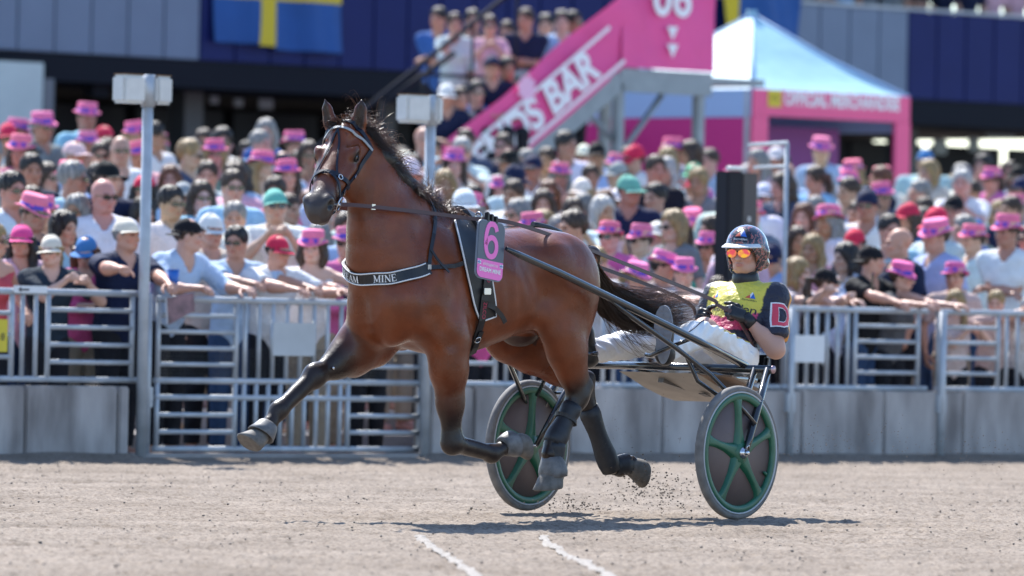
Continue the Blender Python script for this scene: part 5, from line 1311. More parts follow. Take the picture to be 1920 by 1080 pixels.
def make_plate():
    c = HF.hp(917, 470, .40); root = empty('number_plate', HF.O, HF.rz, 'slate and pink race number plate with a 6 on the horse\'s flank', 'number plate')
    t = math.radians(7); X = np.array([-math.cos(t), -.10, -math.sin(t)]); X /= np.linalg.norm(X); Y = np.array([-math.sin(t) * .8, -.06, math.cos(t)]); Y -= X * (X @ Y); Y /= np.linalg.norm(Y); Z = np.cross(X, Y)
    w, h, r = .108, .150, .038
    def rr_poly(w, h, r, y0=None, y1=None):
        P = []
        for cx, cy, a0 in ((w - r, h - r, 0), (-w + r, h - r, 90), (-w + r, -h + r, 180), (w - r, -h + r, 270)):
            for k in range(7): a = math.radians(a0 + 15 * k); P.append((cx + r * math.cos(a), cy + r * math.sin(a)))
        return P
    MB().prism(rr_poly(w, h, r), .008, c, X, Y, Z).build('plate_rim', mat('plate_rim', (.16, .19, .24), .4), root)
    MB().prism(rr_poly(w - .006, h - .006, r - .005), .003, c + Z * .008, X, Y, Z).build('plate_face', SLATE, root)
    low = [(x, y) for x, y in rr_poly(w - .006, h - .006, r - .005) if y < -.052]; low = [(-w + .006, -.052)] + low + [(w - .006, -.052)]
    MB().prism(low, .0015, c + Z * .0113, X, Y, Z).build('plate_foot', PINKP, root)
    six = smooth_pts([(.046, .058), (.030, .086), (.0, .096), (-.030, .084), (-.047, .045), (-.052, .0), (-.046, -.05), (-.026, -.084), (.004, -.092), (.034, -.078), (.049, -.045), (.044, -.008), (.022, .014), (-.008, .016), (-.034, -.002), (-.047, -.03)], 70)
    MB().ribbon([c + X * x * .86 + Y * (y * .88 + .050) + Z * .0115 for x, y in six], Z, .027, .0016).build('plate_number', PINKP, root)
    text_on('plate_web_text', 'elitloppet.se', .024, c - Y * .072 + Z * .013, X, Y, PLW, root, off=.0015)
    text_on('plate_name_text', 'DREAM MINE', .029, c - Y * .103 + Z * .013, X, Y, PLW, root, off=.0015, bold=.0008)
    for s in (-1, 1):
        O = c + X * s * .088 - Y * .070 + Z * .0135
        MB().box((-.013, -.009, 0), (.013, .009, .001), O=O, X=X, Y=Y, Z=Z).build('flag', mat('flag_white', (.7, .72, .75), .5), root)
        MB().box((-.013, -.002, .001), (.013, .002, .0016), O=O, X=X, Y=Y, Z=Z).build('flag_bar', mat('flag_blue', (.03, .10, .40), .5), root); MB().box((-.006, -.009, .0018), (-.002, .009, .0024), O=O, X=X, Y=Y, Z=Z).build('flag_bar', MATS['flag_blue'], root)
    for k in range(3):
        MB().box((-.011, -.02, -.012), (.011, .026 + .006 * (2 - k), .010), O=c + Y * (h + .004) + X * (-.030 + .034 * k), X=X, Y=Y, Z=Z, bev=.004).build('plate_clip', LEATH, root)
    return root
PLATE = make_plate()

def make_reins():
    root = empty('reins', (0, 0, 0), 0, 'brown leather reins running from bit to driver\'s gloved hands', 'reins')
    hl, hr = SF.wor(DHANDS[0] + np.array([.06, -.02, .02])), SF.wor(DHANDS[1] + np.array([.06, 0, .02]))
    mid = [HF.wor(HF.hp(700, 388, .16)), HF.wor(HF.hp(868, 408, .16)), HF.wor(HF.hp(1000, 430, .17)), SF.wor(SF.hp(1310, 551, .10)), SF.wor(SF.hp(1345, 572, .10))]
    pL = [HF.wor(BITL)] + mid + [hl]
    pR = [HF.wor(BITR)] + [HF.wor(HF.loc(p) * np.array([1, -1, 1])) for p in mid[:3]] + [SF.wor(SF.loc(mid[3]) * np.array([1, -1, 1])), hr]
    for P in (pL, pR):
        Q = smooth_pts(P, 60); MB().ribbon(list(Q), [np.array([HF.ev[0], HF.ev[1], .2])] * 60, .020, .005).build('rein', BROWN, root)
    q = SF.loc(hl); tail_ = [q, q + (-.03, .02, -.06), q + (-.05, .06, -.14), q + (-.10, .05, -.20), q + (-.14, -.01, -.16)]
    MB().ribbon([SF.wor(p) for p in smooth_pts(tail_, 16)], [SF.ev] * 16, .022, .004).build('rein_end', BROWN, root)
    b = HF.loc(mid[0]); MB().box((-.012, -.004, -.014), (.012, .004, .014), O=HF.wor(b), X=HF.eu, Y=HF.ev, Z=(0, 0, 1)).build('buckle', STEEL, root)
    return root
REINS = make_reins()
# ------------------------------------------------------------------ the place: track, wall, barriers, terrace, stand
def vnoise(x, y, seed):
    r = np.random.RandomState(seed); n = 256; T = r.rand(n, n)
    xi, yi = np.floor(x).astype(int), np.floor(y).astype(int); fx, fy = x - xi, y - yi; fx = fx * fx * (3 - 2 * fx); fy = fy * fy * (3 - 2 * fy)
    g = lambda a, b: T[a % n, b % n]
    return (g(xi, yi) * (1 - fx) + g(xi + 1, yi) * fx) * (1 - fy) + (g(xi, yi + 1) * (1 - fx) + g(xi + 1, yi + 1) * fx) * fy
_hr = np.random.RandomState(21)
HOOFP = [tuple(SF.wor((u_ + _hr.normal(0, .1), v_ + _hr.normal(0, .15), 0))[:2]) for v_ in (-2.6, -1.2, .05, 1.5, 2.9) for u_ in np.arange(-7, 9, .9)]
def track_h(X, Y):
    a = (X - FO[0]) * FA[0] + (Y - FO[1]) * FA[1]; b = (X - FO[0]) * FB[0] + (Y - FO[1]) * FB[1]
    h = .016 * (vnoise(a * 1.1, b * 2.2, 1) - .5) + .011 * (vnoise(a * 5, b * 8, 2) - .5) + .010 * (vnoise(X * 15, Y * 15, 3) - .5) + .013 * (vnoise(X * 33, Y * 33, 4) - .5)
    h = h + .010 * (vnoise(a * .45, b * 8.0, 6) - .5)
    for (hx, hy) in HOOFP:
        h = h - .016 * np.exp(-(((X - hx) / .06) ** 2 + ((Y - hy) / .06) ** 2) ** 2)
    p = vnoise(X * 22, Y * 22, 5); h -= .015 * np.clip((p - .66) / .2, 0, 1)
    return h - .006
def sand_material():
    m = bpy.data.materials.new('track_sand'); m.use_nodes = True; nt = m.node_tree; b = nt.nodes['Principled BSDF']; b.inputs['Roughness'].default_value = .95; b.inputs['Specular IOR Level'].default_value = .15
    tc = nt.nodes.new('ShaderNodeTexCoord')
    def noise(sc, det=5): n = nt.nodes.new('ShaderNodeTexNoise'); n.inputs['Scale'].default_value = sc; n.inputs['Detail'].default_value = det; nt.links.new(tc.outputs['Object'], n.inputs['Vector']); return n.outputs['Fac']
    def ramp(src, p0, c0, p1, c1):
        r = nt.nodes.new('ShaderNodeValToRGB'); e = r.color_ramp.elements; e[0].position = p0; e[0].color = (*c0, 1); e[1].position = p1; e[1].color = (*c1, 1); nt.links.new(src, r.inputs['Fac']); return r.outputs['Color']
    def mul(a, c): x = nt.nodes.new('ShaderNodeMix'); x.data_type = 'RGBA'; x.blend_type = 'MULTIPLY'; x.inputs['Factor'].default_value = 1; nt.links.new(a, x.inputs['A']); nt.links.new(c, x.inputs['B']); return x.outputs['Result']
    base = ramp(noise(1.3), .35, (.212, .173, .138), .65, (.288, .241, .197))
    c = mul(base, ramp(noise(45, 4), .36, (.60, .57, .55), .56, (1.05, 1.04, 1.03)))
    c = mul(c, ramp(noise(160, 2), .35, (.75, .74, .73), .6, (1.05, 1.05, 1.05)))
    nt.links.new(c, b.inputs['Base Color'])
    bp = nt.nodes.new('ShaderNodeBump'); bp.inputs['Strength'].default_value = .7; bp.inputs['Distance'].default_value = .01; nt.links.new(noise(90, 6), bp.inputs['Height']); nt.links.new(bp.outputs['Normal'], b.inputs['Normal'])
    return m
SAND = sand_material()
def make_ground():
    me = mesh_from('ground', [(-900, -900, -.035), (900, -900, -.035), (900, 900, -.035), (-900, 900, -.035)], [(0, 1, 2, 3)], False)
    tag(add('ground', me, None, SAND), kind='structure')
    nr, nc = 620, 460
    Y = (24.0 + 30.0 * np.linspace(0, 1, nr) ** 1.15)[:, None] + np.zeros((1, nc)); t = np.linspace(-1, 1, nc)[None, :]; X = t * (.092 * Y + .4)
    Z = track_h(X, Y); b = (X - FO[0]) * FB[0] + (Y - FO[1]) * FB[1]
    ed = np.minimum(1, np.minimum((1 - np.abs(t)) / .03 + 0 * Y, (Y - 24) / .8)); Z = Z * ed - (1 - ed) * .05
    Z = np.where(b > -.6, Z * .35 + .0, Z)
    V = np.stack([X, Y, Z], 2).reshape(-1, 3); i = np.arange(nr * nc).reshape(nr, nc); Q = np.stack([i[:-1, :-1], i[:-1, 1:], i[1:, 1:], i[1:, :-1]], 2).reshape(-1, 4)
    bb = b.reshape(-1)[Q].min(1); Q = Q[bb < .1]
    tag(add('track', mesh_from('track', V, Q), None, SAND), kind='structure')
    # clods lying on the track and clods in the air behind the hooves and wheels
    rs = np.random.RandomState(4)
    ico = np.array([(0, 0, 1), (.9, 0, .2), (.28, .86, .25), (-.73, .53, .15), (-.72, -.53, .2), (.28, -.85, .15), (0, 0, -.7)]); tri = [(0, 1, 2), (0, 2, 3), (0, 3, 4), (0, 4, 5), (0, 5, 1), (6, 2, 1), (6, 3, 2), (6, 4, 3), (6, 5, 4), (6, 1, 5)]
    def lumps(P, R_):
        k = len(P); J = ico[None] * (1 + rs.normal(0, .22, (k, 7, 1))) * R_[:, None, None] * np.array([1, 1, .8]); an = rs.uniform(0, 6.28, k); c, s = np.cos(an)[:, None], np.sin(an)[:, None]
        W = np.stack([J[..., 0] * c - J[..., 1] * s, J[..., 0] * s + J[..., 1] * c, J[..., 2]], 2) + P[:, None]
        return W.reshape(-1, 3), (np.array(tri)[None] + 7 * np.arange(k)[:, None, None]).reshape(-1, 3)
    n = 2600; y = 25 + 19.5 * rs.rand(n) ** .8; x = rs.uniform(-1, 1, n) * (.080 * y + .3); r = .003 + .0075 * rs.rand(n) ** 2.8; bq = (x - FO[0]) * FB[0] + (y - FO[1]) * FB[1]; k = bq < -.7; x, y, r = x[k], y[k], r[k]
    P = np.stack([x, y, track_h(x, y) + r * .35], 1); V, T = lumps(P, r)
    clod = mat('clod', (.29, .24, .20), .95, noise=.5, nscale=3)
    tag(add('track_clods', mesh_from('track_clods', V, T, False), None, clod), 'small dark clods of sand scattered over the track', 'clods', kind='stuff')
    def spray(px0, py0, sx, sy, n, u, r0, r1, dv=.12):
        out, rr_ = [], []
        for _ in range(n):
            q = SF.hu(px0 + abs(rs.normal(0, 1)) ** 1.2 * sx * np.sign(rs.rand() - (.25 if sx > 0 else .5)), py0 + rs.normal(0, 1) * sy, u + rs.normal(0, dv)); p = SF.wor(q)
            if p[2] > .005: out.append(p); rr_.append(rs.uniform(r0, r1))
        return np.array(out), np.array(rr_)
    S = [spray(1185, 905, 40, 24, 190, .05, .0022, .0085), spray(1235, 930, 42, 20, 190, -.1, .0020, .0075), spray(1060, 945, 45, 9, 160, .3, .002, .008, .25), spray(1520, 835, 140, 26, 260, -1.2, .0015, .0050, .6), spray(1800, 850, 90, 20, 120, -2.0, .0015, .005, .8),
         spray(1130, 800, 110, 60, 110, .2, .001, .0028, .4), spray(1000, 560, 260, 140, 70, .6, .001, .0024, .8)]
    V, T = lumps(np.concatenate([q[0] for q in S]), np.concatenate([q[1] for q in S]))
    tag(add('flying_dirt', mesh_from('flying_dirt', V, T, False), None, mat('flying_clod', (.20, .155, .125), .95, noise=.4, nscale=5)), 'grains of sand thrown up behind hooves and wheels', 'dirt', kind='stuff')
    # two pale chalk traces on the sand
    chalk = mat('chalk', (.36, .32, .28), .95, noise=.55, nscale=60, bump=.5, bscale=60, bdist=.01)
    for pts, lab in ((((788, 1006), (800, 1018), (828, 1036), (858, 1056), (895, 1082), (930, 1105)), 'curved pale chalk trace on the sand, the left of two'), (((1018, 1003), (1030, 1020), (1062, 1038), (1100, 1058), (1150, 1084), (1200, 1110)), 'curved pale chalk trace on the sand, the right of two')):
        C = smooth_pts([atZ(*p) for p in pts], 60); rows = []
        for j, p in enumerate(C):
            w = .024 * (1 + .5 * math.sin(j * 1.7) * math.sin(j * .6)); rows.append([(p[0] + e * w, p[1], float(track_h(np.array(p[0] + e * w), np.array(p[1]))) + .006 + .004 * (1 - abs(e))) for e in (-1, -.5, 0, .5, 1)])
        tag(MB().grid(rows).build('chalk_mark', chalk), lab, 'chalk mark', 'chalk traces on the track')
make_ground()

GALV = mat('galvanised_steel', (.48, .515, .555), .48, .2, noise=.28, nscale=7, bump=.2, bscale=40, bdist=.003)
CONC = mat('concrete', (.37, .345, .335), .9, spec=.2, noise=.75, nscale=1.9, col2=(.17, .155, .15), bump=.5, bscale=30, bdist=.012, detail=8)
WALLC = mat('stained_concrete', (.46, .43, .415), .9, spec=.2, noise=.95, nscale=2.6, col2=(.17, .155, .15), bump=.5, bscale=30, bdist=.012, detail=8, stretch=(1.6, 1.6, .5))
def make_wall():
    def run(a0, a1, cuts, lab):
        root = empty('concrete_wall', G(a0, 0), FRZ, lab, 'wall', 'low concrete walls along the track')
        e = [a0] + cuts + [a1]
        for i in range(len(e) - 1):
            x0, x1 = e[i] - a0 + .006, e[i + 1] - a0 - .006; r_ = random.Random(i + int(a0 * 10)); hgt = .495 + r_.uniform(-.006, .008) + (.03 if a0 > 3 else 0)
            MB().box((x0, r_.uniform(-.004, .004), -.05), (x1, .20, hgt), bev=.012).build('concrete_block', WALLC, root)
        MB().box((.02, .02, -.05), (a1 - a0 - .02, .18, .45)).build('joint_core', mat('joint_dark', (.10, .095, .09), .95), root)
        return root
    run(-2.6, 1.13, [-1.6, -.8, .215, 1.03], 'low weathered concrete wall left of the track gate')
    run(3.93, 14.5, [4.35, 5.3, 6.25, 7.2, 7.72, 8.62, 9.5, 10.4, 11.3, 12.2, 13.2], 'long low concrete wall behind the sulky, right of the gate')
    # raised sill of the gateway
    tag(MB().box((1.14, .02, -.05), (3.92, .22, .045), X=FA, Y=FB, O=FO, bev=.01).build('gate_sill', CONC), 'concrete sill under the track gate', 'sill')
    # drift of sand banked against the foot of the wall
    rows = []
    for a in np.linspace(-2.6, 14.5, 180):
        w = .42 + .25 * float(vnoise(np.array(a * 1.3), np.array(.5), 8)); hh = .05 + .03 * float(vnoise(np.array(a * 2.1), np.array(3.5), 9))
        if 1.2 < a < 3.85: hh = .03
        rows.append([G(a, -w * t, -.012 + hh * (1 - t) ** 1.6) for t in (0, .25, .5, .75, 1.0)])
    tag(MB().grid(rows).build('sand_bank', SAND), kind='structure')
make_wall()

def make_barriers():
    T = .022
    def panel(a0, a1, z0, z1, secs, lab, extra=None, rt=.024, b=.10):
        root = empty('crowd_barrier', G(a0, b), FRZ, lab, 'barrier', 'galvanised barrier panels along the track')
        L_ = a1 - a0
        def rail(x0, x1, z, r, nm): MB().tube([(x0, 0, z), ((x0 + x1) / 2, 0, z), (x1, 0, z)], r, 10).build(nm, GALV, root)
        def bar(x, y0, y1, r, nm='bar'): MB().tube([(x, 0, y0), (x, 0, y1)], r, 10).build(nm, GALV, root)
        rail(0, L_, z1, rt, 'top_rail'); rail(0, L_, z0, rt * .9, 'bottom_rail')
        for kind, s0, s1, n in secs:
            x0, x1 = s0 - a0, s1 - a0; zz0, zz1 = z0, z1
            if kind.startswith('low'): kind = kind[3:]; zz0, zz1 = .075, z0
            if kind == 'ladder':
                for x in (x0, x1): bar(x, zz0, zz1, .019, 'upright')
                for k in range(1, n + 1): rail(x0, x1, zz0 + (zz1 - zz0) * k / (n + 1), .0175, 'rung')
            else:
                for k in range(n): bar(x0 + (x1 - x0) * k / max(n - 1, 1), zz0, zz1, .0165, 'bar')
        if extra: extra(root, a0)
        return root
    def at(px): return gp(px, 600, .1)[0]
    z0, z1 = .545, 1.135
    def sign(px0, px1, y0, y1, m_, nm='sign_board', frame=True):
        def f(root, a0):
            A0, Z1 = gp(px0, y0, .07); A1, Z0 = gp(px1, y1, .07)
            MB().box((A0 - a0, -.035, Z0), (A1 - a0, -.028, Z1), bev=.002).build(nm, m_, root)
            if frame:
                for x in (A0 - a0, A1 - a0): MB().tube([(x, -.02, Z0 - .02), (x, -.02, Z1 + .02)], .012, 8).build('sign_frame', GALV, root)
        return f
    grey = mat('sign_grey', (.46, .49, .51), .5, noise=.15, nscale=5); wht = mat('sign_white', (.72, .74, .76), .45, noise=.1, nscale=5); yl = mat('sign_yellow', (.62, .50, .03), .5)
    def left_extra(root, a0):
        sign(-30, 13, 598, 660, yl, 'yellow_sign', False)(root, a0)
        A, Z = gp(4, 632, .07); text_on('sign_lettering', '8', .07, (A - a0, -.036, Z), (1, 0, 0), (0, 0, 1), mat('print_black', (.012, .014, .03), .6), root, off=.002)
        A0, Z1 = gp(26, 535, .07); A1, Z0 = gp(88, 550, .07); MB().box((A0 - a0, -.034, Z0), (A1 - a0, -.028, Z1)).build('arrow_tag', wht, root)
        A, Z = gp(46, 543, .06); MB().prism([(-.05, 0), (-.025, .018), (-.025, .006), (.045, .006), (.045, -.006), (-.025, -.006), (-.025, -.018)], .001, (A - a0, -.0355, Z), (1, 0, 0), (0, 0, 1), (0, -1, 0)).build('arrow', MATS['print_black'], root)
    panel(-2.2, at(262), z0, z1, [('ladder', at(-140), at(22), 3), ('bars', at(42), at(67), 2), ('ladder', at(90), at(248), 4)], 'grey barrier panel at the far left with yellow sign and arrow tag', left_extra)
    # gate: upper and lower half in one frame
    def gate_extra(root, a0):
        sign(512, 590, 605, 668, grey)(root, a0)
        zb = .075
        for nm, zz in (('foot_rail', zb), ('middle_rail', .43)): MB().tube([(0, 0, zz), (at(792) - a0, 0, zz)], .021, 10).build(nm, GALV, root)
        A0, Z1 = gp(300, 650, .13); A1, Z0 = gp(790, 712, .13); mb = MB(); k = 0
        for x in np.arange(0, A1 - A0, .024): mb.tube([(A0 - a0 + x, .03, Z0), (A0 - a0 + x, .03, Z1)], .0017, 4, False)
        for z in np.arange(Z0, Z1, .024): mb.tube([(A0 - a0, .032, z), (A1 - a0, .032, z)], .0017, 4, False)
        o = mb.build('wire_mesh', mat('dark_wire', (.05, .055, .06), .5, .5), root); o['kind'] = 'stuff'
    panel(at(292), at(798), z0, 1.105, [('ladder', at(297), at(443), 4), ('bars', at(460), at(640), 8), ('ladder', at(655), at(790), 4), ('lowladder', at(297), at(443), 3), ('lowbars', at(460), at(640), 9), ('lowladder', at(655), at(790), 3)], 'galvanised track gate reaching down to the ground, grey board in its middle', gate_extra)
    panel(at(806), at(1120), z0, z1, [('ladder', at(812), at(930), 3), ('bars', at(950), at(1080), 6)], 'barrier panel half hidden behind the horse\'s hind legs')
    panel(at(1126), at(1462), z0, z1, [('bars', at(1132), at(1250), 7), ('ladder', at(1275), at(1440), 4)], 'barrier panel behind the sulky seat and the driver\'s legs')
    panel(at(1466), at(1738), z0, z1, [('bars', at(1474), at(1590), 7), ('ladder', at(1604), at(1722), 4)], 'barrier panel right of the driver with a white board', sign(1489, 1545, 628, 680, wht))
    panel(at(1756), at(2120), z0, z1, [('ladder', at(1760), at(1872), 4), ('bars', at(1888), at(1990), 6), ('ladder', at(2010), at(2110), 4)], 'rightmost barrier panel under the two small spectators')
    # posts that carry the panels
    for px, lab in ((279, 'slim galvanised gate post beside the tall box-headed pole'), (802, 'galvanised gate post behind the horse\'s near foreleg'), (1464, 'galvanised barrier post directly behind the driver'), (1747, 'thick galvanised barrier post between the two rightmost panels')):
        a = at(px); r = empty('barrier_post', G(a, -.02 if px > 1400 else .10), FRZ, lab, 'post', 'posts of the track barrier')
        MB().tube([(0, 0, -.03), (0, 0, 1.14)], .030 if px == 1747 else .024, 14).build('pole', GALV, r)
        MB().box((-.045, -.012, .36), (.045, .03, .50), bev=.004).build('clamp_plate', GALV, r)
    # two tall poles with white instrument boxes
    boxm = mat('instrument_box', (.66, .66, .64), .5, noise=.22, nscale=6); edge = mat('rust_edge', (.22, .13, .07), .8)
    for px, top, boxes, lab in ((273, 140, ((221, 262, 139, 195), (284, 313, 142, 197)), 'tall grey pole with two white boxes on top, at the gate'), (803, 178, ((753, 797, 177, 232), (808, 821, 181, 232)), 'tall grey pole with white box on top behind the horse\'s neck')):
        a, zt = gp(px, top, .05); r = empty('box_pole', G(a, .02), FRZ, lab, 'pole', 'poles with white boxes along the track')
        MB().tube([(0, 0, -.03), (0, 0, zt - .02)], .037, 16).build('pole', GALV, r)
        MB().tube([(0, 0, zt - .22), (0, 0, zt)], .048, 16).build('pole_collar', GALV, r)
        for x0, x1, y0, y1 in boxes:
            A0, Z1 = gp(x0, y0, .02); A1, Z0 = gp(x1, y1, .02); bo = MB().box((A0 - a, -.07, Z0), (A1 - a, .07, Z1), bev=.02).build('instrument_box', boxm, r)
            MB().box((A0 - a + .01, -.06, Z1 - .002), (A1 - a - .01, .06, Z1 + .006), bev=.003).build('box_lid', edge, bo)
    # loudspeaker on a stand
    r = empty('speaker_column', G(7.87, .9), FRZ, 'tall black loudspeaker column behind the driver\'s helmet', 'loudspeaker')
    MB().box((-.15, -.07, 1.10), (.02, .07, 2.17), bev=.012).build('speaker_front', mat('speaker_cloth', (.010, .011, .016), .8), r)
    MB().box((.022, -.06, 1.10), (.19, .06, 2.16), bev=.01).build('speaker_case', mat('speaker_case', (.075, .068, .068), .6), r)
    MB().box((.075, -.070, 1.79), (.105, -.062, 1.83), bev=.002).build('case_badge', boxm, r)
    MB().tube([(0, 0, 0), (0, 0, 1.12)], .03, 12).build('stand_pole', GALV, r)
    for k in range(3): a = 2.1 * k; MB().tube([(0, 0, .45), (.38 * math.cos(a), .38 * math.sin(a), .01)], .014, 8).build('stand_leg', GALV, r)
    MB().tube([(-.15, -.06, 2.19), (.0, -.06, 2.19)], .018, 8).build('top_bar', mat('pale_tube', (.7, .7, .68), .4), r)
    r = empty('bracket_pole', G(8.27, .75), FRZ, 'slim grey pole with two pale arms above the loudspeaker', 'pole')
    MB().tube([(0, 0, 0), (0, 0, 2.40)], .018, 12).build('pole', GALV, r)
    MB().tube([(-.44, -.03, 2.37), (0, 0, 2.40)], .016, 10).build('arm', MATS['pale_tube'], r); MB().tube([(-.38, -.03, 2.20), (-.05, -.02, 2.22)], .014, 10).build('arm', MATS['pale_tube'], r)
make_barriers()

STEP_B0, STEP_D, STEP_H, NSTEP = 1.70, 1.55, .135, 8
TOPZ = STEP_H * NSTEP
def floor_z(b): return 0.0 if b < STEP_B0 else STEP_H * min(NSTEP, int((b - STEP_B0) / STEP_D) + 1)
def make_stand():
    asph = mat('asphalt', (.055, .055, .058), .9, noise=.4, nscale=12, bump=.4, bscale=90, bdist=.006)
    tag(MB().box((-12, .20, -.20), (40, STEP_B0, .004), X=FA, Y=FB, O=FO).build('pavement', asph), kind='structure')
    tr = tag(empty('terrace', FO, FRZ), kind='structure')
    for k in range(NSTEP):
        b0 = STEP_B0 + k * STEP_D; b1 = b0 + STEP_D if k < NSTEP - 1 else 31.0
        MB().box((-12, b0 + .002, -.2), (62, b1, STEP_H * (k + 1)), bev=.01).build('terrace_step', CONC, tr)
    # the stand's building
    B0 = 30.0; zb, zt = 4.22, 5.45
    root = empty('grandstand', FO, FRZ, 'dark blue grandstand front with glossy parapet panels above a dark ground floor', 'building')
    def bx(nm, a0, a1, b0, b1, z0, z1, m_, par=root, bev=0): return MB().box((a0, b0, z0), (a1, b1, z1), bev=bev).build(nm, m_, par)
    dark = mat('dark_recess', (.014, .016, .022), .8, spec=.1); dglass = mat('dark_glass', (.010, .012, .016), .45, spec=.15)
    navy = mat('navy_panel', (.010, .018, .105), .5, spec=.15, noise=.12, nscale=2); grey = mat('sky_reflection_panel', (.17, .215, .295), .5, spec=.2, noise=.10, nscale=2)  # grey: bright sky reflected in the blue panels, painted as base colour
    pale = mat('pale_wall', (.50, .58, .56), .6, noise=.1, nscale=3)
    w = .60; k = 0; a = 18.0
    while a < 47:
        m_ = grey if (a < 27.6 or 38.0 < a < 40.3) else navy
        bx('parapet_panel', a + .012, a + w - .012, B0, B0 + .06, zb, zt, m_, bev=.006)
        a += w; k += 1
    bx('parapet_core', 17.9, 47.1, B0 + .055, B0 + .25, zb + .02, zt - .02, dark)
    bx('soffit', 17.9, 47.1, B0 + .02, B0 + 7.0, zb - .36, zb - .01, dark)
    bx('floor_slab', 17.9, 47.1, B0 + .26, B0 + 7.0, zb + .0, zb + .20, CONC)
    bx('parapet_rail', 17.9, 47.1, B0 - .02, B0 + .10, zt + .01, zt + .05, GALV)
    for x in np.arange(18.2, 47, 3.4): bx('column', x, x + .32, B0 + 1.2, B0 + 1.52, TOPZ, zb - .36, mat('dark_column', (.05, .055, .062), .5))
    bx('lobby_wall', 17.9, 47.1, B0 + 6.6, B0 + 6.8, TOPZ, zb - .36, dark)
    for i, x in enumerate(np.arange(18.4, 46, 1.70)):
        bx('lobby_window', x, x + 1.5, B0 + 2.4, B0 + 2.45, 1.32, zb - .55, dglass)
    A1_, Z1_ = gp(82, 118, 29.5); bx('pale_panel', A1_ - 2.2, A1_, 29.5, 29.6, TOPZ, Z1_, pale); bx('pale_panel_frame', A1_ + .002, A1_ + .16, 29.48, 29.62, TOPZ, zb - .36, mat('frame_grey', (.12, .135, .15), .5))
    bx('upper_wall', 17.9, 47.1, B0 + 6.0, B0 + 6.2, zb + .2, zb + 3.6, mat('upper_glass', (.03, .05, .10), .15, spec=.6))
    bx('upper_roof', 17.9, 47.1, B0 - .6, B0 + 7.0, zb + 3.6, zb + 4.0, mat('roof_grey', (.20, .215, .24), .6))
    for x in np.arange(19, 47, 5.0): bx('upper_column', x, x + .25, B0 + .4, B0 + .65, zb + .2, zb + 3.6, MATS['frame_grey'])
    lampb = bx('lamp_housing', 26.1, 26.35, B0 + .3, B0 + .5, zb - .52, zb - .36, dark)
    for px0, px1, py0, py1 in ((1752, 1775, 262, 290), (1818, 1836, 258, 285), (1850, 1905, 245, 262), (1712, 1720, 278, 300), (318, 332, 165, 200), (395, 410, 175, 195), (440, 456, 185, 200), (487, 512, 175, 205)):
        A0, Z1 = gp(px0, py0, B0 + 2.3); A1, Z0 = gp(px1, py1, B0 + 2.3); bx('far_window', A0, A1, B0 + 2.30, B0 + 2.33, Z0, Z1, mat('window_light', (.32, .38, .39), .5))
    # flags hung over the parapet
    blue, yell = mat('swedish_blue', (.012, .085, .30), .75, noise=.15, nscale=3), mat('swedish_yellow', (.62, .47, .02), .75)
    def flag(px0, px1, ytop, ybot, cx0, cx1, hy, lab):
        A0, _ = gp(px0, 40, B0); A1, Zb = gp(px1, ybot, B0); _, Zt = gp(px0, ytop, B0)
        r = empty('flag', FO, FRZ, lab, 'flag', 'blue and yellow flags on the parapet'); C0, _ = gp(cx0, 40, B0); C1, _ = gp(cx1, 40, B0); H0 = gp(px0, hy[0], B0)[1]; H1 = gp(px0, hy[1], B0)[1]
        def sheet(nm, a0, a1, z0, z1, m_, off):
            na, nz = max(4, int((a1 - a0) / .07)), 14
            mb = MB(); mk = lambda e: [[(x, B0 - .13 - off - e - .065 * math.sin(x * 6.0 + z * 1.4) - .03 * math.sin(x * 14 + 2.5 * z), z - .05 * math.sin((x - A0) / (A1 - A0) * math.pi) * (z1 - z) / 1.2 * 0) for x in np.linspace(a0, a1, na)] for z in np.linspace(z0, z1, nz)]
            mb.grid(mk(.004)); mb.grid([list(reversed(q)) for q in mk(0)]); mb.build(nm, m_, r)
        sheet('flag_field', A0, C0, Zb, Zt, blue, 0); sheet('flag_field', C1, A1, Zb - .06, Zt, blue, 0)
        sheet('flag_cross', C0, C1, Zb - .02, Zt, yell, 0); sheet('flag_cross', A0, A1, H1, H0, yell, .006)
        MB().tube([(A0, B0 - .05, Zt), (A1, B0 - .05, Zt)], .015, 8).build('flag_rope', GALV, r)
    flag(393, 634, -60, 92, 468, 506, (-60, -6), 'blue and yellow flag hanging on the parapet at the upper left')
    flag(1345, 1490, -60, 68, 1346, 1376, (-60, -20), 'blue and yellow flag behind the peak of the tent')
make_stand()

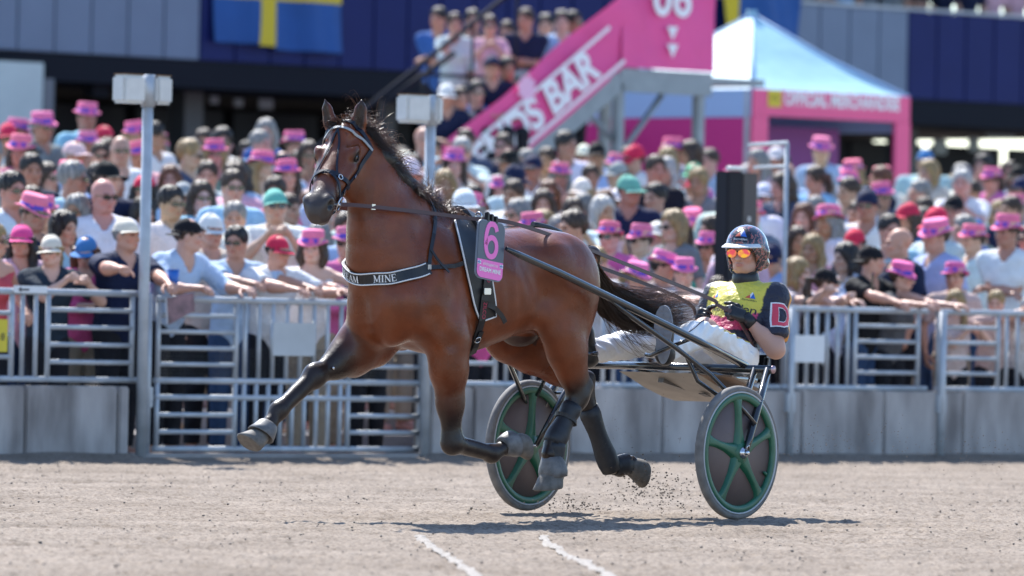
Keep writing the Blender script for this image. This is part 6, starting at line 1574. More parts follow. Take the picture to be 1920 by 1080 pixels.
def make_stairs():
    PINK = mat('banner_pink', (.80, .085, .30), .6, noise=.10, nscale=2.0, bump=.35, bscale=3.0, bdist=.12); WT = mat('banner_white', (.80, .80, .82), .6)
    BS = 18.0; root = empty('staircase', FO, FRZ, 'outdoor staircase with bright pink banner cladding reading BAR', 'staircase')
    def q(px, py): a, z = gp(px, py, BS); return np.array([a, z])
    ul, ur = q(870, 240), q(1128, 0); ll, lr = q(1010, 266), q(1166, 131)
    sl = (lr - ll) / np.linalg.norm(lr - ll); nrm = np.array([-sl[1], sl[0]])
    slope = sl[1] / sl[0]
    zL = lr[1]; aL = lr[0]; aE = q(1337, 135)[0]
    fl = TOPZ; a_low = aL - (zL - fl) / slope
    # sloping banner as one cloth, and the landing's banner
    h_ = (ul - ll) @ nrm
    def cloth(nm, f, s0, s1, ns, nt_, m_=PINK):
        pts = [[f(s, t) for s in np.linspace(s0, s1, ns)] for t in np.linspace(0, 1, nt_)]
        mb = MB(); mb.grid(pts); mb.grid([[(x, y + .012, z) for x, y, z in reversed(rw)] for rw in pts]); return mb.build(nm, m_, root)
    off = lambda s, t: BS - .03 * math.sin(s * 3.1 + t * 2) * (.4 + t)
    s_end = (np.array([aL, zL]) - ll) @ sl
    cloth('slope_banner', lambda s, t: (ll[0] + sl[0] * s + nrm[0] * h_ * t, off(s, t), ll[1] + sl[1] * s + nrm[1] * h_ * t), -1.7, s_end + .55, 60, 8)
    cloth('landing_banner', lambda s, t: (s, BS - .015 - .035 * math.sin(s * 6 + t * 2.5) * t, zL + .03 + 1.15 * t), aL - .02, aE, 40, 8)
    u3 = np.array([sl[0], 0, sl[1]]); n3 = np.array([nrm[0], 0, nrm[1]])
    def on(s, t, o=.05): p = ll + sl * s + nrm * h_ * t; return np.array([p[0], BS - o, p[1]])
    c = q(1060, 158); s_c = (c - ll) @ sl; t_c = ((c - ll) @ nrm) / h_
    mid = on(s_c - .92, t_c, .075)
    text_on('banner_lettering', 'FRIENDS BAR', .50, mid, u3, n3, WT, root, off=.003, bold=.018, spacing=1.0, sx=.92)
    for dt in (-.30, .30):
        MB().prism([(-1.35, -.02), (.95, -.02), (.95, .02), (-1.35, .02)], .002, on(s_c - .1, t_c + dt, .078), u3, n3, (0, -1, 0)).build('banner_stripe', WT, root)
    e = q(978, 165); s_e, t_e = (e - ll) @ sl, ((e - ll) @ nrm) / h_
    poly = [((.13 + .02 * math.cos(8 * t)) * math.cos(t), (.13 + .02 * math.cos(8 * t)) * math.sin(t)) for t in np.linspace(0, 2 * math.pi, 33)[:-1]]
    MB().prism(poly, .002, on(s_e, t_e, .08), u3, n3, (0, -1, 0)).build('banner_emblem', mat('banner_pale_pink', (.80, .45, .62), .6), root)
    A, Z = q(1252, 6); text_on('landing_lettering', '06', .62, (A, BS - .075, Z + .05), (1, 0, 0), (0, 0, 1), WT, root, off=.002, bold=.012)
    for py in (62, 95):
        A, Z = q(1252, py); MB().prism([(-.085, .07), (.085, .07), (.0, -.08)], .002, (A, BS - .078, Z), (1, 0, 0), (0, 0, 1), (0, -1, 0)).build('banner_arrow', WT, root)
    # steel: stringers, steps, landing, posts and braces
    st = mat('stair_steel', (.26, .30, .33), .45, .4, noise=.2, nscale=5); W = 1.7
    for b_ in (BS + .04, BS + W):
        L0 = np.array([a_low, b_, fl - .1]); L1 = np.array([aL, b_, zL - .1]); d = (L1 - L0) / np.linalg.norm(L1 - L0); n_ = np.cross(d, (0, 1, 0)); n_ = n_ if n_[2] > 0 else -n_
        MB().box((0, -.03, -.12), (np.linalg.norm(L1 - L0), .03, .10), O=L0, X=d, Y=(0, 1, 0), Z=n_).build('stringer', st, root)
        MB().box((aL, b_ - .03, zL - .24), (aE, b_ + .03, zL + .02)).build('landing_beam', st, root)
    n = int((zL - fl) / .165)
    for k in range(n):
        a = a_low + (aL - a_low) * (k + .5) / n; MB().box((a - .02, BS + .07, fl + (zL - fl) * (k + 1) / n - .05), (a + (aL - a_low) / n, BS + W - .03, fl + (zL - fl) * (k + 1) / n - .015)).build('step', st, root)
    MB().box((aL + .01, BS + .07, zL - .10), (aE + .9, BS + W - .03, zL - .02)).build('landing', st, root)
    for a in (aL + .05, aE - .12):
        for b_ in (BS + .10, BS + W - .1): MB().box((a - .05, b_ - .05, fl), (a + .05, b_ + .05, zL - .10)).build('post', st, root)
    for a0, a1 in ((aL + .05, aL - .45), (aL + .10, aL + .75)):
        MB().tube([(a0 if a1 < a0 else a1 + .0, BS + .12, zL - .25 if a1 > a0 else zL - .8), (a1 if a1 < a0 else a0, BS + .12, zL - .45 if a1 < a0 else zL - .95)], .035, 8).build('brace', st, root)
    MB().tube([(a_low - .2, BS + W, fl + .95), (aL, BS + W, zL + .95), (aE, BS + W, zL + .95)], .028, 10).build('hand_rail', mat('dark_rail', (.02, .023, .032), .8, spec=.1), root)
    for t in np.linspace(0, 1, 7): MB().tube([(a_low + (aL - a_low) * t, BS + W, fl + (zL - fl) * t), (a_low + (aL - a_low) * t, BS + W, fl + (zL - fl) * t + .95)], .016, 8).build('baluster', MATS['dark_rail'], root)
    A0, Z0 = gp(735, 192, BS + W); A1, Z1 = gp(862, 100, BS + W)
    MB().tube([(A0, BS + W + .1, Z0), (A1, BS + W + .1, Z1)], .035, 8).build('hand_rail', MATS['dark_rail'], root)
    return dict(a_low=a_low, aL=aL, fl=fl, zL=zL, b=BS + .8, aE=aE)
STAIR = make_stairs()

def make_tent():
    b0 = 21.0; a0, ze = gp(1410, 166, b0); a1, _ = gp(1705, 178, b0); zv = gp(1410, 216, b0)[1]; D = a1 - a0; fl = TOPZ
    root = empty('market_tent', FO, FRZ, 'pale blue peaked tent with pink front lettered OFFICIAL MERCHANDISE', 'tent')
    roof = mat('tent_roof', (.33, .56, .66), .55, noise=.08, nscale=1.5, bump=.25, bscale=2.5, bdist=.1); wallb = mat('tent_side', (.34, .50, .72), .6); pink = mat('tent_pink', (.80, .11, .26), .6, noise=.08, nscale=2); mag = mat('tent_magenta', (.55, .03, .20), .7); purp = mat('tent_purple', (.20, .055, .22), .7)
    pk = np.array([(a0 + a1) / 2, b0 + D / 2, gp(1387, 26, b0 + D / 2)[1]]); cs = [np.array(p) for p in ((a0, b0, ze), (a1, b0, ze), (a1, b0 + D, ze), (a0, b0 + D, ze))]
    for i in range(4):
        A, B = cs[i], cs[(i + 1) % 4]; rows = []
        for t in np.linspace(0, 1, 12):
            sag = -.10 * math.sin(math.pi * t) * (1 - t); rows.append([A + (B - A) * s + (pk - (A + (B - A) * s)) * t + np.array([0, 0, sag - .04 * math.sin(math.pi * s) * (1 - t)]) for s in np.linspace(0, 1, 9)])
        MB().grid(rows).build('roof_panel', roof, root)
        MB().tube([A, A + (pk - A) * .5 + np.array([0, 0, -.05]), pk], .022, 8).build('ridge_pole', wallb, root)
    MB().tube([pk - np.array([0, 0, .1]), pk + np.array([0, 0, .05])], [.03, .07], 10).build('peak_cap', roof, root)
    MB().box((a0, b0 - .02, zv), (a1, b0, ze), bev=.004).build('front_valance', pink, root)
    MB().box((a0 - .02, b0 + .01, zv - .02), (a0 - .002, b0 + D, ze)).build('side_valance', wallb, root)
    MB().box((a1 + .002, b0 + .01, zv - .12), (a1 + .02, b0 + D, ze)).build('side_valance', wallb, root)
    for a in (a0, a1 - .26): MB().box((a + .002, b0 - .03, fl), (a + .258, b0 + .02, zv - .002)).build('front_pillar', pink, root)
    MB().box((a0 + .03, b0 + D - .04, fl), (a1 - .03, b0 + D, ze - .1)).build('back_wall', purp, root)
    MB().box((a0 + .28, b0 + .9, fl), (a1 - .28, b0 + .93, zv - .08)).build('inner_curtain', purp, root)
    MB().box((a0 - .02, b0 + .06, fl), (a0 - .004, b0 + D, zv - .025)).build('side_wall', mag, root)
    MB().box((a0 - 2.2, b0 + D - .6, fl), (a0 - .05, b0 + D - .56, zv - .12)).build('wing_wall', mag, root)
    for p in cs: MB().box((p[0] - .03, p[1] + (-.0 if p[1] == b0 else -.06) + .03, fl), (p[0] + .03, p[1] + (.06 if p[1] == b0 else 0) + .03, ze - .02)).build('leg', GALV, root)
    WT = MATS['banner_white']; A, Z = gp(1580, 191, b0 - .03)
    text_on('valance_lettering', 'OFFICIAL MERCHANDISE', .225, (A, b0 - .025, Z), (1, 0, 0), (0, 0, 1), WT, root, off=.004, bold=.008, sx=.80)
    A0, Z1 = gp(1441, 168, b0 - .03); A1, Z0 = gp(1465, 201, b0 - .03)
    MB().box((A0, b0 - .030, Z0), (A1, b0 - .024, Z1)).build('valance_badge', mat('badge_yellow', (.60, .48, .03), .6), root)
    text_on('badge_lettering', 'ATG', .07, ((A0 + A1) / 2, b0 - .031, (Z0 + Z1) / 2), (1, 0, 0), (0, 0, 1), MATS['print_black'], root, off=.002)
make_tent()
# ------------------------------------------------------------------ the crowd
ORD = ['first', 'second', 'third', 'fourth', 'fifth', 'sixth', 'seventh', 'eighth', 'ninth', 'tenth', 'eleventh', 'twelfth', 'thirteenth', 'fourteenth', 'fifteenth', 'sixteenth', 'seventeenth', 'eighteenth', 'nineteenth', 'twentieth', 'twenty-first', 'twenty-second', 'twenty-third', 'twenty-fourth', 'twenty-fifth', 'twenty-sixth', 'twenty-seventh', 'twenty-eighth', 'twenty-ninth', 'thirtieth', 'thirty-first', 'thirty-second', 'thirty-third', 'thirty-fourth', 'thirty-fifth', 'thirty-sixth', 'thirty-seventh', 'thirty-eighth', 'thirty-ninth', 'fortieth']
BASE_DIR = math.atan2(-FB[1], -FB[0])            # direction from the stand to the track
def facing(off): return BASE_DIR + off - math.pi / 2
SH = {'white': (.78, .80, .82), 'light blue': (.36, .54, .76), 'navy': (.012, .018, .055), 'pink': (.66, .16, .36), 'black': (.012, .013, .018), 'grey': (.20, .22, .24), 'beige': (.42, .36, .29), 'teal': (.05, .33, .33), 'blue': (.04, .12, .36), 'pale pink': (.70, .42, .50), 'sage': (.22, .28, .24)}
LG = {'jeans': (.035, .07, .15), 'dark': (.015, .016, .022), 'beige': (.36, .30, .23), 'white': (.62, .62, .62)}
PINKHAT = (.80, .19, .34)
PLAID = plaid_mat('plaid_navy', (.012, .02, .06), (.22, .27, .36), 22, 22, True); STRIPE = plaid_mat('beige_stripe', (.62, .56, .50), (.40, .34, .29), 40, 1, False); FLORAL = plaid_mat('floral_print', (.62, .68, .66), (.16, .28, .34), 30, 26, True); CHECK = plaid_mat('blue_check', (.50, .60, .74), (.20, .33, .56), 45, 45, True)
def head_z(d): return (d['head'].translation.z + .10)
PM = {}
def variant(nm, **k):
    d = make_person(**k); pm = person_meshes(d, nm); pm['hz'] = head_z(d); pm['fem'] = k.get('fem', False); PM[nm] = pm
variant('m_down', yaw=-.1); variant('m_cross', hands=((.10, .20, 1.19), (-.10, .23, 1.15)), yaw=-.5, hkind=('relax', 'relax')); variant('m_long', sleeve='long', yaw=.35, pitch=-.05)
variant('m_phone', hands=((-.06, .34, 1.44), (.09, .33, 1.43)), hkind=('fist', 'fist'), yaw=0, pitch=.05); variant('m_big', girth=1.24, yaw=-.3); variant('m_side', sleeve='rolled', yaw=.8, hands=((-.12, .25, 1.10), (.12, .25, 1.12)))
variant('m_sit', sit=True, sleeve='long', hands=((-.10, .30, .72), (.10, .32, .74)), yaw=.2, lean=.15); variant('m_clap', sleeve='long', hands=((-.03, .28, 1.28), (.05, .28, 1.27)), hkind=('open', 'open'), yaw=-.2)
variant('f_down', fem=True, sleeve='short', yaw=-.3); variant('f_tank', fem=True, sleeve='none', yaw=.3, bottom='skirt'); variant('f_phone', fem=True, sleeve='short', hands=((-.05, .30, 1.40), (.08, .30, 1.39)), hkind=('fist', 'fist'), yaw=-.1)
variant('f_long', fem=True, sleeve='long', yaw=-.7, hands=((-.05, .22, 1.12), (.07, .22, 1.13))); variant('f_face', fem=True, sleeve='rolled', hands=((-.20, .12, .92), (.05, .16, 1.46)), yaw=.1)
FRONT = []
def face_label(shirt, sn, hat, hc, hair, hk, shades, fem):
    t = f'{shirt} {sn}'
    if hat == 'trilby': t += ' and pink hat'
    elif hat: t += f' and {hc} cap'
    else: t += (' and sunglasses' if shades else '') + ', bareheaded'
    return t
HC = {'navy': (.015, .02, .06), 'black': (.010, .010, .013), 'white': (.74, .73, .70), 'red': (.62, .03, .08), 'pink': (.70, .07, .26), 'green': (.16, .50, .36), 'cream': (.68, .62, .52), 'blue': (.06, .20, .46), 'grey': (.30, .33, .33)}
rc = random.Random(42)
def random_look(fem):
    shirt = rc.choices(list(SH), [46, 32, 10, 6, 5, 4, 4, 3, 5, 7, 3])[0]
    hat = rc.choices(['trilby', 'cap', 'backcap', None], [22, 22, 3, 53])[0]
    hc = 'pink' if hat == 'trilby' else rc.choices(['navy', 'black', 'white', 'red', 'cream', 'green', 'blue', 'grey'], [8, 5, 6, 4, 2, 1, 2, 2])[0]
    hair = rc.choices(['dark', 'brown', 'blond', 'grey', 'white', 'red', None], [4, 6, 3 if fem else 1, 3, 1, 1, 0 if fem else 3])[0]
    hk = rc.choices(['long', 'pony', 'bob'], [5, 2, 3])[0] if fem else 'short'
    return shirt, hat, hc, hair, hk
def hatrgb(hat, hc): return tuple(c * rc.uniform(.85, 1.1) for c in (PINKHAT if hat == 'trilby' else HC[hc]))

# --- the people leaning on the barrier, each posed after the photograph
RAIL = 1.16
def leaner(px, py, b, label, fem=False, lean=.3, hands='rail', sleeve='short', yaw=0.0, pitch=0.0, off=-.3, shirt=(.7, .7, .7), legs=None, hair='brown', hk='short', hat=None, hc='navy', shades=False, tone=0, girth=1.0, hkind=('relax', 'relax'), mat_=None, sc=None, bottom='trousers', hrgb=None, side=0.0):
    legs = legs or ('dark', 'jeans', 'dark', 'beige', 'dark', 'dark')[len(FRONT) % 6]
    a, z = gp(px, py, b)
    base = .95 - .06 * math.sin(lean) + .60 * math.cos(lean) + .10
    s = sc or min(1.07, max(.55, z / base))
    fwd = (b - .10) / s; r = (RAIL + .02) / s
    c, sn = math.cos(-off), math.sin(-off)
    def loc(x, y, zz): return (c * x - sn * y, sn * x + c * y, zz)     # barrier frame -> person's frame
    if hands == 'rail': H = (loc(-.24, fwd + .05, r), loc(.22, fwd + .06, r))
    elif hands == 'fold': H = (loc(.10, fwd + .02, r), loc(-.10, fwd - .02, r + .02))
    elif hands == 'down': H = None
    else: H = tuple(tuple(q / s for q in loc(*h)) for h in hands)
    d = make_person(fem=fem, lean=lean, side=side, hands=H, hkind=hkind, sleeve=sleeve, yaw=yaw, pitch=pitch, girth=girth, bottom=bottom, res=.014)
    pm = person_meshes(d, 'x'); q = d['head'].translation
    rz = facing(off); hx, hy = q.x * s, q.y * s
    P = G(a, b, .004); hw = np.array([hx * math.cos(rz) - hy * math.sin(rz), hx * math.sin(rz) + hy * math.cos(rz), 0]); P = P - FA * (hw @ FA)      # bring the head, not the feet, to its pixel column
    # pixel column shifts with the head's depth as well
    Pd = P + hw; tx = ray(px, py); kx = tx[0] / tx[1]; da = (kx * Pd[1] - Pd[0]) / (FA[0] - kx * FA[1]); P = P + FA * da
    r_ = set_person(pm, P, rz, label, 'spectators leaning on the barrier', TONES[tone % 6], shirt, LG[legs] if isinstance(legs, str) else legs, hair, hk, hat, hrgb or (PINKHAT if hat == 'trilby' else HC[hc]), shades, fem, s, mat_)
    FRONT.append((px, b)); return r_, d, s
K = leaner
K(-12, 452, .62, 'person at the left edge stretching one bare arm over the barrier', True, .10, ((-.25, .1, 1.0), (.42, .50, 1.25)), 'none', .6, 0, -.1, (.55, .08, .10), hair='blond', hk='long', shades=True)
K(40, 452, .95, 'person in pale pink top, pink cap and sunglasses at the far left', True, .05, 'down', 'short', -.5, 0, -.4, (.66, .45, .55), hair='dark', hk='long', hat='cap', hc='pink', shades=True, tone=1)
K(96, 470, .62, 'person in dark T-shirt with cream cap and sunglasses behind the arrow tag', False, .12, ((-.10, .30, 1.20), (.10, .32, 1.22)), 'short', -.6, -.05, -.45, (.02, .035, .055), hair='blond', hk='pony', hat='cap', hc='cream', shades=True, tone=3, hkind=('fist', 'fist'))
K(162, 470, .85, 'person in pink top and blue cap looking down beside the navy polo', True, .12, ((-.12, .28, 1.05), (.1, .28, 1.05)), 'rolled', -.35, -.35, -.5, (.72, .12, .32), hair='red', hk='long', hat='cap', hc='blue', tone=3, shades=True)
K(237, 440, .52, 'person in navy polo shirt and cream cap holding a blue cup', False, .16, ((-.02, .52, 1.20), (.40, .50, 1.30)), 'short', .30, 0, -.1, (.010, .018, .055), hair='grey', hat='cap', hc='cream', tone=5, girth=1.12, hkind=('relax', 'fist'))
K(352, 440, .60, 'person in light blue shirt and backward black cap bending over the barrier', False, .42, 'rail', 'rolled', .75, -.05, .12, (.40, .56, .74), hair='brown', hat='backcap', hc='black', tone=1, girth=1.08, mat_=CHECK)
K(396, 433, 1.05, 'person in beige striped shirt and white cap between two blue shirts', False, .08, 'down', 'short', .0, -.05, -.3, (.6, .5, .4), hair='brown', hat='cap', hc='white', mat_=STRIPE)
K(442, 455, .72, 'bareheaded person with sunglasses in open light blue shirt at the gate', False, .12, 'rail', 'short', -.45, 0, -.5, (.42, .54, .70), hair='black', shades=True, tone=2)
K(520, 470, .60, 'person in white shirt, red cap and sunglasses leaning on the gate', False, .30, 'rail', 'short', .25, -.08, -.2, (.74, .74, .76), hair='dark', hat='cap', hc='red', shades=True, tone=5, girth=1.12)
K(586, 464, .75, 'person in white sleeveless top and pink hat beside the red cap', True, .14, 'rail', 'none', -.45, -.05, -.45, (.76, .72, .72), hair='brown', hk='bob', hat='trilby', tone=3)
K(700, 500, .65, 'person in navy shirt hidden behind the horse\'s chest', False, .2, 'rail', 'short', -.2, 0, -.4, (.02, .03, .08), hair='dark')
K(905, 520, .70, 'person in pink dress behind the horse\'s girth', True, .1, 'rail', 'none', -.2, 0, -.4, (.66, .10, .30), hair='blond', hk='long', hat=None)
K(1118, 492, .80, 'bareheaded person with sunglasses just behind the horse\'s croup', False, .10, 'rail', 'short', -.4, 0, -.5, (.55, .55, .58), hair='blond', shades=True, tone=1)
K(1192, 520, .62, 'person in pink hat behind the tail, leftmost of three', True, .22, 'rail', 'short', .3, -.15, -.2, (.55, .50, .52), hair='blond', hk='pony', hat='trilby', hrgb=(.78, .20, .42))
K(1242, 500, .85, 'person in pink hat above the tail, middle and highest of three', False, .08, 'down', 'short', .6, -.1, -.1, (.30, .25, .25), hair='dark', hat='trilby', hrgb=(.76, .17, .40))
K(1282, 512, .64, 'person in pink hat and red bow tie, rightmost of three behind the tail', False, .2, 'rail', 'short', -.1, -.1, -.3, (.62, .56, .56), hair='brown', hat='trilby', hrgb=(.76, .18, .40), tone=3)
K(1345, 545, .70, 'person raising both hands to the face just left of the driver', True, .18, ((-.08, .25, 1.30), (.08, .25, 1.30)), 'none', -.3, -.1, -.5, (.50, .40, .42), hair='brown', hk='bob', tone=3, hkind=('relax', 'relax'))
K(1497, 512, .85, 'bareheaded person in pale top right of the driver\'s shoulder', True, .08, 'rail', 'short', .5, 0, 0, (.60, .52, .55), hair='blond', hk='bob', tone=3)
K(1548, 528, .55, 'person in black top, black cap, bare arms holding up a phone', True, .28, ((.10, .55, 1.26), (.36, .52, 1.30)), 'none', .45, -.05, .25, (.015, .016, .022), hair='brown', hk='pony', hat='cap', hc='black', tone=3, hkind=('fist', 'fist'))
K(1634, 488, .66, 'person in black T-shirt and backward black cap seen in profile', False, .14, 'rail', 'short', .75, 0, .15, (.010, .011, .014), hair='brown', hat='backcap', hc='black', tone=5)
K(1690, 520, .58, 'person in pink hat and sunglasses resting arms on the barrier', True, .26, 'rail', 'short', .45, -.05, .0, (.10, .10, .11), hair='brown', hk='short', hat='trilby', shades=True, tone=1, hrgb=(.74, .14, .36))
K(1790, 520, .98, 'person in pink hat standing behind the small person who covers the mouth', False, .05, 'down', 'short', -.6, 0, -.5, (.50, .38, .36), hair='dark', hat='trilby', hrgb=(.72, .14, .34))
K(1792, 568, .50, 'small person covering the mouth with both hands at the right barrier', True, .14, ((-.05, .22, 1.02), (.05, .22, 1.01)), 'none', -.55, -.1, -.5, (.62, .50, .48), legs='dark', hair='blond', hk='long', tone=3, bottom='shorts')
K(1868, 568, .52, 'small person leaning folded arms on the rightmost barrier', False, .22, 'fold', 'short', -.5, -.1, -.5, (.50, .36, .33), legs='dark', hair='blond', tone=1, bottom='shorts')
K(1930, 580, .55, 'person at the right edge bending over the barrier in a white shirt', False, .35, 'fold', 'short', -.9, -.2, -.5, (.70, .70, .70), hair='white', tone=3)
# things in their hands
cup = mat('blue_cup', (.02, .13, .50), .4)
a, z = gp(318, 522, .06); P = G(a, .02, z - .05); r = empty('cup', P, FRZ, 'blue plastic cup held over the barrier', 'cup')
MB().lathe([(.0005, 0), (.030, 0), (.040, .105), (.037, .105), (.028, .006), (.0005, .006)], 20).build('cup_body', cup, r); MB().lathe([(.0375, .104), (.0425, .104), (.0425, .112), (.0375, .112)], 20, close=True).build('cup_rim', cup, r)
a, z = gp(325, 562, .05); r = empty('programme', G(a, .03, z), FRZ, 'folded race programme drooping over the top rail of the gate', 'programme')
mb = MB(); mb.grid([[(x, -.03 - .02 * t, .03 - .16 * t * (1 - .3 * x / .2) - .06 * (x + .05) * 0 + .02 * math.sin(x * 12)) for x in np.linspace(-.10, .14, 9)] for t in np.linspace(0, 1, 6)]); mb.build('cover', mat('programme_print', (.30, .16, .17), .5, noise=.6, nscale=14), r)
mb = MB(); mb.grid([[(x, -.025 - .018 * t, .026 - .15 * t * (1 - .3 * x / .2) + .02 * math.sin(x * 12 + .2)) for x in np.linspace(-.11, .13, 9)] for t in np.linspace(0, 1, 6)]); mb.build('pages', mat('paper', (.66, .66, .68), .7), r)
a, z = gp(1622, 528, .2); r = empty('phone', G(a, .12, z), FRZ + .6, 'dark mobile phone held up by the spectator in black cap', 'phone'); MB().box((-.037, -.005, -.075), (.037, .005, .075), bev=.004).build('phone_case', BLACK, r); MB().box((-.034, -.0065, -.070), (.034, -.0052, .070)).build('phone_screen', mat('screen_glass', (.02, .02, .025), .1), r)

# --- rows standing on the terrace
ROWS = [1.25, 2.55, 4.1, 5.8, 7.7, 9.7, 11.8, 13.6]
MAN = {  # (row, px): look of people who stand out in the photograph
 (0, 118): ('f_down', 'light blue', None, 'navy', 'dark', 'bob'), (0, 60): ('m_big', 'navy', 'trilby', 'pink', 'brown', 'short'), (0, 650): ('f_long', 'pink', 'trilby', 'pink', 'brown', 'short'),
 (0, 1690): ('m_big', 'navy', None, 'navy', None, 'short'), (0, 1758): ('m_down', 'light blue', 'trilby', 'pink', 'brown', 'short'), (0, 1590): ('f_down', 'white', None, 'navy', 'dark', 'bob'), (0, 1560): None,
 (1, 1828): ('m_big', 'white', 'trilby', 'pink', 'brown', 'short'), (1, 1890): ('m_cross', 'white', 'trilby', 'pink', 'brown', 'short'), (1, 1525): ('f_down', 'pale pink', None, 'navy', 'blond', 'long'), (1, 1330): ('f_down', 'teal', 'trilby', 'pink', 'dark', 'long'), (1, 1205): ('m_down', 'white', 'trilby', 'pink', 'brown', 'short'), (1, 1265): ('f_down', 'grey', None, 'navy', 'blond', 'bob'),
 (1, 1605): ('m_down', 'navy', 'cap', 'red', 'brown', 'short'), (1, 1670): ('m_side', 'light blue', None, 'navy', 'dark', 'short'), (2, 1020): ('f_long', 'pink', None, 'navy', 'blond', 'long'), (2, 1075): ('m_phone', 'white', None, 'navy', 'brown', 'short'), (2, 1130): ('f_tank', 'pale pink', None, 'navy', 'white', 'bob'),
 (1, 20): ('m_down', 'white', None, 'navy', 'dark', 'short'), (1, 318): ('m_down', 'white', None, 'navy', 'dark', 'short'), (1, 440): ('m_big', 'white', None, 'navy', 'grey', 'short'), (1, 870): ('m_down', 'white', 'cap', 'white', 'grey', 'short'), (2, 435): ('m_down', 'light blue', None, 'navy', 'brown', 'short'), (2, 200): ('m_side', 'navy', 'cap', 'black', 'brown', 'short'),
 (3, 1180): ('m_side', 'navy', 'cap', 'green', 'brown', 'short'), (3, 1230): ('m_down', 'white', None, 'navy', 'dark', 'short')}
def stand_crowd():
    for k, b in enumerate(ROWS):
        fz = floor_z(b) + .004; n = 0
        px = -70 + rc.uniform(0, 40); todo = []
        man = [(p, v) for (r_, p), v in MAN.items() if r_ == k]
        step = (84, 80, 74, 70, 66, 62, 60, 58)[k]
        while px < 1990:
            if not any(abs(px - p) < 44 for p, v in man): todo.append((px, None))
            px += step * rc.choice((.6, .8, .95, 1.05, 1.2, 1.45))
        todo += [(p, v) for p, v in man if v is not None]; todo.sort(key=lambda q: q[0])
        for px, v in todo:
            if k == 0 and (any(abs(px - q) < 38 for q, bb in FRONT) and v is None): continue
            if k == 0 and v is None and (620 < px < 1100): 
                if rc.random() < .5: continue
            if k >= 7 and 1420 < px < 1700 and rc.random() < .35: continue
            bb = b + (rc.uniform(-.65, .65) if k > 0 else rc.uniform(-.2, .3)); a, _ = gp(px, 380, bb)
            fem = rc.random() < .42
            shirt, hat, hc, hair, hk = random_look(fem)
            nm = rc.choice(['f_down', 'f_down', 'f_tank', 'f_phone', 'f_long', 'f_face']) if fem else rc.choice(['m_down', 'm_down', 'm_cross', 'm_long', 'm_phone', 'm_big', 'm_side', 'm_clap'])
            if v: nm, shirt, hat, hc, hair, hk = v
            fem = PM[nm]['fem']
            mt = None; sname = shirt
            if not v and rc.random() < .10: mt, sname = rc.choice([(PLAID, 'navy plaid'), (FLORAL, 'floral'), (CHECK, 'blue checked'), (STRIPE, 'striped')])
            if hair is None: pass
            sc = rc.uniform(.92, 1.06) * (.945 if fem else 1.0)
            n += 1; sh = rc.random() < .45
            t = face_label(sname, 'top' if fem else 'shirt', hat, hc, hair, hk, sh, fem) if True else ''
            where = f'{ORD[n - 1]} from left in {ORD[k]} standing row'
            off = -.75 + rc.gauss(0, .30) + (.0006 * (960 - px))
            set_person(PM[nm], G(a, bb, fz if bb > STEP_B0 or k == 0 else .004) if floor_z(bb) == floor_z(b) else G(a, bb, floor_z(bb) + .004), facing(off), f'person in {t}, {where}', 'spectators standing on the terrace', tuple(c * rc.uniform(.85, 1.08) for c in rc.choice(TONES)),
                       tuple(min(.8, c * rc.uniform(.8, 1.15)) for c in SH[shirt]), LG[rc.choice(['jeans', 'dark', 'beige', 'dark'])], hair, hk, hat, hatrgb(hat, hc) if hat else (1, 1, 1), sh, fem, sc, mt)
stand_crowd()
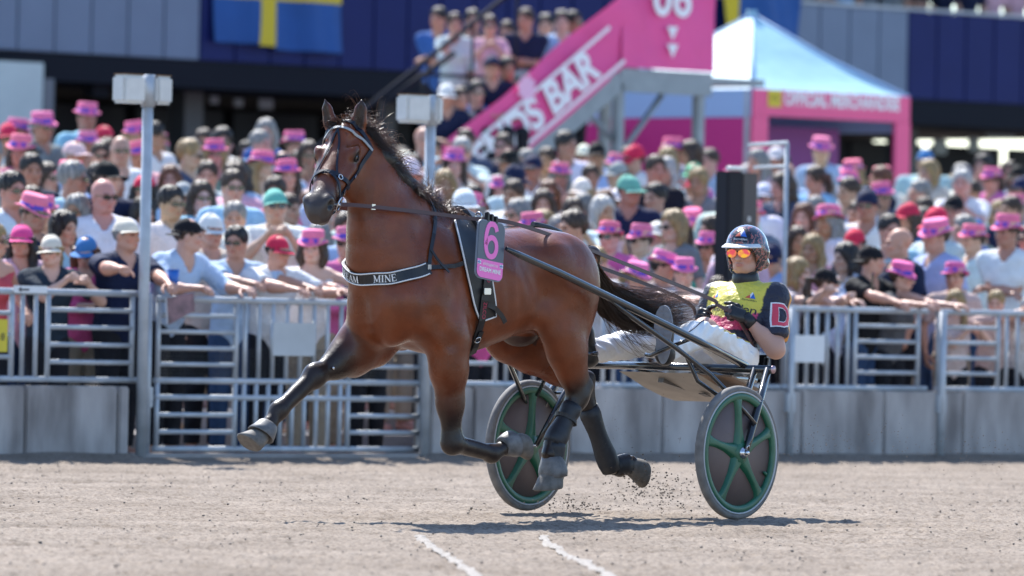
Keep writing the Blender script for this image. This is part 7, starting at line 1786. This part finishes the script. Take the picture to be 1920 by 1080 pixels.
def on_stairs():
    # a raised viewing platform behind the stairs, and the people on it
    b0 = 20.2; aA, _ = gp(770, 100, b0); aB, _ = gp(1085, 100, b0); z0 = 2.72
    r = empty('viewing_platform', FO, FRZ, 'raised dark viewing platform behind the pink staircase', 'platform')
    MB().box((aA, b0, z0 - .15), (aB, b0 + 2.2, z0), bev=.01).build('deck', CONC, r); MB().box((aA, b0 + .02, TOPZ), (aB, b0 + 2.1, z0 - .16)).build('plinth', MATS['dark_recess'], r)
    MB().tube([(aA, b0 + .05, z0 + 1.0), (aB, b0 + .05, z0 + 1.0)], .02, 8).build('rail', MATS['dark_rail'], r)
    L = [(852, 'f_face', 'white', None, 'navy', 'brown', 'short', 'floral blouse at the head of the pink staircase', FLORAL), (918, 'f_phone', 'pale pink', None, 'navy', 'brown', 'short', 'pink shirt lifting a cup above the pink staircase', None), (985, 'm_cross', 'navy', None, 'navy', 'brown', 'short', 'navy sweater between pink and light blue shirts above the staircase', None),
         (1052, 'm_down', 'light blue', None, 'navy', 'dark', 'short', 'light blue shirt at the top of the pink banner', None), (1075, 'm_side', 'beige', None, 'navy', 'dark', 'short', 'beige shirt nearest the upper end of the sloping banner', None), (885, 'm_down', 'black', None, 'navy', 'dark', 'short', 'black shirt half hidden behind the floral blouse', None), (950, 'f_down', 'white', None, 'navy', 'brown', 'short', 'white top behind the pink and navy shirts above the staircase', None), (1022, 'm_big', 'black', None, 'navy', 'dark', 'short', 'dark shirt between navy and light blue shirts above the staircase', None), (822, 'm_cross', 'blue', None, 'navy', 'dark', 'short', 'blue shirt at the left end of the viewing platform', None)]
    for i, (px, nm, sh, hat, hc, hair, hk, lab, mt) in enumerate(L):
        bb = b0 + (.35 if i < 5 else 1.2); a, _ = gp(px, 60, bb); set_person(PM[nm], G(a, bb, z0), facing(-.7 + .2 * math.sin(i * 3)), 'person in ' + lab, 'spectators above the staircase', TONES[i % 6], SH[sh], LG['dark'], hair, hk, hat, HC[hc], i in (1, 4), PM[nm]['fem'], .97 if PM[nm]['fem'] else 1.03, mt)
    S = STAIR
    for i, (px, nm, sh, hat, hc, hair, lab) in enumerate(((836, 'm_sit', 'navy', 'cap', 'white', 'grey', 'navy jacket and white cap at the foot of the stairs'), (892, 'm_sit', 'blue', None, 'navy', 'dark', 'blue jacket sitting low on the stairs'), (948, 'm_sit', 'black', None, 'navy', 'dark', 'black shirt halfway up the stairs beside the pink banner'), (862, 'm_sit', 'grey', None, 'navy', 'brown', 'grey sweater sitting between white cap and blue jacket on the stairs'), (920, 'm_sit', 'navy', 'cap', 'navy', 'dark', 'navy cap and navy jacket sitting on the stairs'))):
        S['b'] = 18.32; a, _ = gp(px, 150, S['b']); z = S['fl'] + max(0, (a - S['a_low']) / (S['aL'] - S['a_low'])) * (S['zL'] - S['fl'])
        set_person(PM[nm], G(a, S['b'], z - (.05, .30, .32, .22, .16)[i]), facing(-.6), 'person in ' + lab, 'spectators on the staircase', TONES[(i + 2) % 6], SH[sh], LG['dark'], hair, 'short', hat, HC[hc], i == 1, PM[nm]['fem'], 1.02)
    # people at the balcony rail, seen from the waist down
    for i, px in enumerate((1512, 1556, 1603, 1648, 1690, 1742, 1790, 1836, 1880, 1925)):
        a, _ = gp(px, 20, 30.5); nm = rc.choice(['m_down', 'm_long', 'f_down', 'm_cross']); sh = rc.choice(list(SH)); lg = rc.choice(['jeans', 'dark', 'beige', 'white'])
        set_person(PM[nm], G(a, 30.75, 4.424), facing(-.5), f'person behind the balcony parapet, {ORD[i]} from the left, in {sh} top', 'spectators on the balcony', TONES[i % 6], SH[sh], LG[lg], 'brown', 'short', None, (1, 1, 1), False, PM[nm]['fem'], 1.0)
on_stairs()
